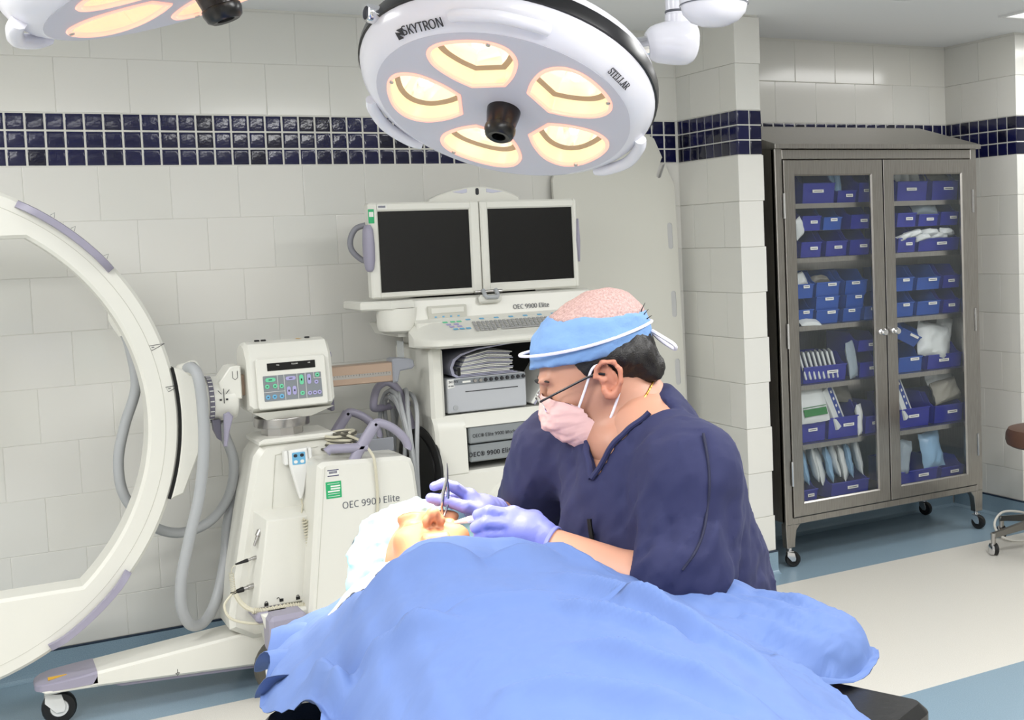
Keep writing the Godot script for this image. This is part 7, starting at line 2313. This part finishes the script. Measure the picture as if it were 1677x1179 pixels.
func build_patient() -> void:
	var t := thing("person", "patient lying under the blue drape with closed eyes and a pale blue hair net", "person", lay * Vector3(0, 0.87, 0.5))
	var w := func(a: float, y: float, s: float) -> Vector3: return lay * Vector3(a, y, s)
	var hc: Vector3 = w.call(-0.004, 0.940, -0.005)
	var down := lay.basis.z
	var hz := (Vector3.UP * 0.975 + down * 0.20 + lay.basis.x * 0.04).normalized()
	var hy := (-down - hz * (-down).dot(hz)).normalized()
	var hb := Basis(hy.cross(hz), hy, hz)
	var skin := skin_mat("skin_pale", Color(0.74, 0.52, 0.38))
	var tint := func(p: Vector3) -> Color:
		var q: Vector3 = hb.transposed() * (p - hc)
		var c := Color(1, 1, 1)
		var lip := exp(-pow(q.x / 0.020, 4) - pow((q.y + 0.073) / 0.010, 4)) * smoothstep(0.07, 0.085, q.z)
		c = c.lerp(Color(0.78, 0.38, 0.36), 0.8 * lip)
		var nos := exp(-pow((absf(q.x) - 0.0065) / 0.0045, 2) - pow((q.y + 0.050) / 0.0045, 2))
		c = c.lerp(Color(0.30, 0.14, 0.12), nos)
		var brow := exp(-pow((absf(q.x) - 0.032) / 0.018, 4) - pow((q.y - 0.024) / 0.005, 2)) * smoothstep(0.05, 0.07, q.z)
		c = c.lerp(Color(0.20, 0.14, 0.11), 0.8 * brow)
		var lid := exp(-pow((absf(q.x) - 0.031) / 0.014, 4) - pow((q.y + 0.010) / 0.0025, 2)) * smoothstep(0.05, 0.07, q.z)
		return c.lerp(Color(0.2, 0.12, 0.1), 0.8 * lid)
	var net := Net.new()
	var hf := Field.new(hc - Vector3(0.15, 0.15, 0.17), hc + Vector3(0.15, 0.16, 0.19), 0.0042)
	head_field(hf, hc, hb)
	hf.cone(hc + hb * Vector3(0, -0.06, -0.03), 0.054, w.call(0.0, 0.935, 0.20), 0.062, 0.03)
	for e in [1.0, -1.0]:
		ear_field(hf, hc, hb, e)
	net.add(hf, tint)
	var bf := Field.new(w.call(0, 0, 0) + Vector3(-0.75, 0.84, -0.05), w.call(0, 0, 0) + Vector3(0.66, 1.05, 1.85), 0.016)
	bf.ell(w.call(0.0, 0.935, 0.36), lay.basis, Vector3(0.17, 0.062, 0.20), 0.04)
	bf.ell(w.call(0.0, 0.935, 0.62), lay.basis, Vector3(0.155, 0.062, 0.20), 0.05)
	bf.ell(w.call(0.0, 0.93, 0.82), lay.basis, Vector3(0.165, 0.056, 0.14), 0.05)
	bf.cone(w.call(0.0, 0.935, 0.14), 0.055, w.call(0.0, 0.93, 0.26), 0.055, 0.04)
	bf.cone(w.call(-0.10, 0.925, 0.27), 0.040, w.call(-0.150, 0.912, 0.32), 0.034, 0.04)
	bf.cone(w.call(-0.150, 0.910, 0.32), 0.034, w.call(-0.175, 0.90, 0.55), 0.030, 0.03)
	bf.cone(w.call(-0.175, 0.90, 0.55), 0.030, w.call(-0.16, 0.90, 0.80), 0.026, 0.02)
	bf.cone(w.call(0.10, 0.93, 0.25), 0.048, w.call(0.17, 0.92, 0.26), 0.044, 0.04)
	bf.cone(w.call(0.17, 0.915, 0.26), 0.04, w.call(0.29, 0.91, 0.34), 0.036, 0.03)
	bf.cone(w.call(0.29, 0.91, 0.34), 0.034, w.call(0.385, 0.905, 0.43), 0.027, 0.02)
	for e in [-1, 1]:
		bf.cone(w.call(e * 0.09, 0.93, 0.90), 0.052, w.call(e * 0.10, 0.93, 1.28), 0.046, 0.03)
		bf.cone(w.call(e * 0.10, 0.93, 1.28), 0.044, w.call(e * 0.10, 0.915, 1.64), 0.034, 0.02)
		bf.cone(w.call(e * 0.10, 0.905, 1.66), 0.036, w.call(e * 0.12, 0.96, 1.69), 0.025, 0.02)
	net.add(bf, tint)
	# five-fingered hands resting under the drape
	for e in [[0.385, 0.905, 0.43, 0.62, 0.78], [-0.16, 0.905, 0.80, 0.05, 1.0]]:
		var wr: Vector3 = w.call(e[0], e[1], e[2])
		var d := (lay.basis * Vector3(e[3], -0.05, e[4])).normalized()
		var sd := d.cross(Vector3.UP).normalized()
		var hd := {"palm": [wr + d * 0.045, wr + d * 0.06]}
		var nm := ["index", "middle", "ring", "pinky"]
		for i in 4:
			var b0: Vector3 = wr + d * (0.085 - 0.006 * absf(i - 1.2)) + sd * (0.030 - 0.020 * i)
			var l: float = [0.036, 0.040, 0.037, 0.029][i]
			hd[nm[i]] = [b0, b0 + d * l + Vector3(0, 0.004, 0), b0 + d * l * 1.65 - Vector3(0, 0.003, 0), b0 + d * l * 2.2 - Vector3(0, 0.012, 0)]
		hd["thumb"] = [wr + d * 0.035 + sd * 0.030, wr + d * 0.060 + sd * 0.048, wr + d * 0.085 + sd * 0.056, wr + d * 0.105 + sd * 0.058]
		net.add(hand_field(hd, wr, -0.001, 0.006), tint)
	part(t, "body", net.mesh(), skin, t.global_transform.affine_inverse())
	# hair net, gathered and puffy
	var nt := mat("hair_net", Color(0.70, 0.90, 0.93), 0.8)
	var cn := FastNoiseLite.new()
	cn.seed = 15
	cn.frequency = 1.0
	var cf := Field.new(hc - Vector3(0.20, 0.17, 0.22), hc + Vector3(0.20, 0.18, 0.16), 0.0052)
	cf.ell(hc + hb * Vector3(0, 0.050, -0.015), hb, Vector3(0.134, 0.108, 0.112), 0.01)
	cf.ell(hc + hb * Vector3(0, 0.00, -0.035), hb, Vector3(0.130, 0.10, 0.066), 0.03)
	cf.cut(hc + hb * Vector3(0, 0.045, 0.07), hb * Vector3(0, -0.62, 0.78), 0.012)
	cf.cut(hc + hb * Vector3(0, 0.02, 0.0), hb * Vector3(0, -0.80, 0.60), 0.012)
	cf.ripple(func(p: Vector3) -> float:
		var q: Vector3 = hb.transposed() * (p - hc)
		return 0.011 * cn.get_noise_3d(q.x * 22.0, q.y * 20.0, q.z * 22.0) + 0.004 * cn.get_noise_3d(q.x * 60.0, q.y * 60.0, q.z * 60.0), 0.03)
	part(t, "hair_net", Net.new().add(cf).mesh(), nt, t.global_transform.affine_inverse())
	# head ring under the head
	var ri := thing("head_ring", "soft blue ring cushion under the patient's head", "cushion", w.call(0, 0.866, -0.02))
	var pts := []
	for k in 33:
		var a := TAU * k / 32
		pts.append(w.call(cos(a) * 0.075, 0.8775, -0.02 + sin(a) * 0.075))
	wpart(ri, "ring", mb().tube(pts, 0.010, 12, false), mats.drape_blue)
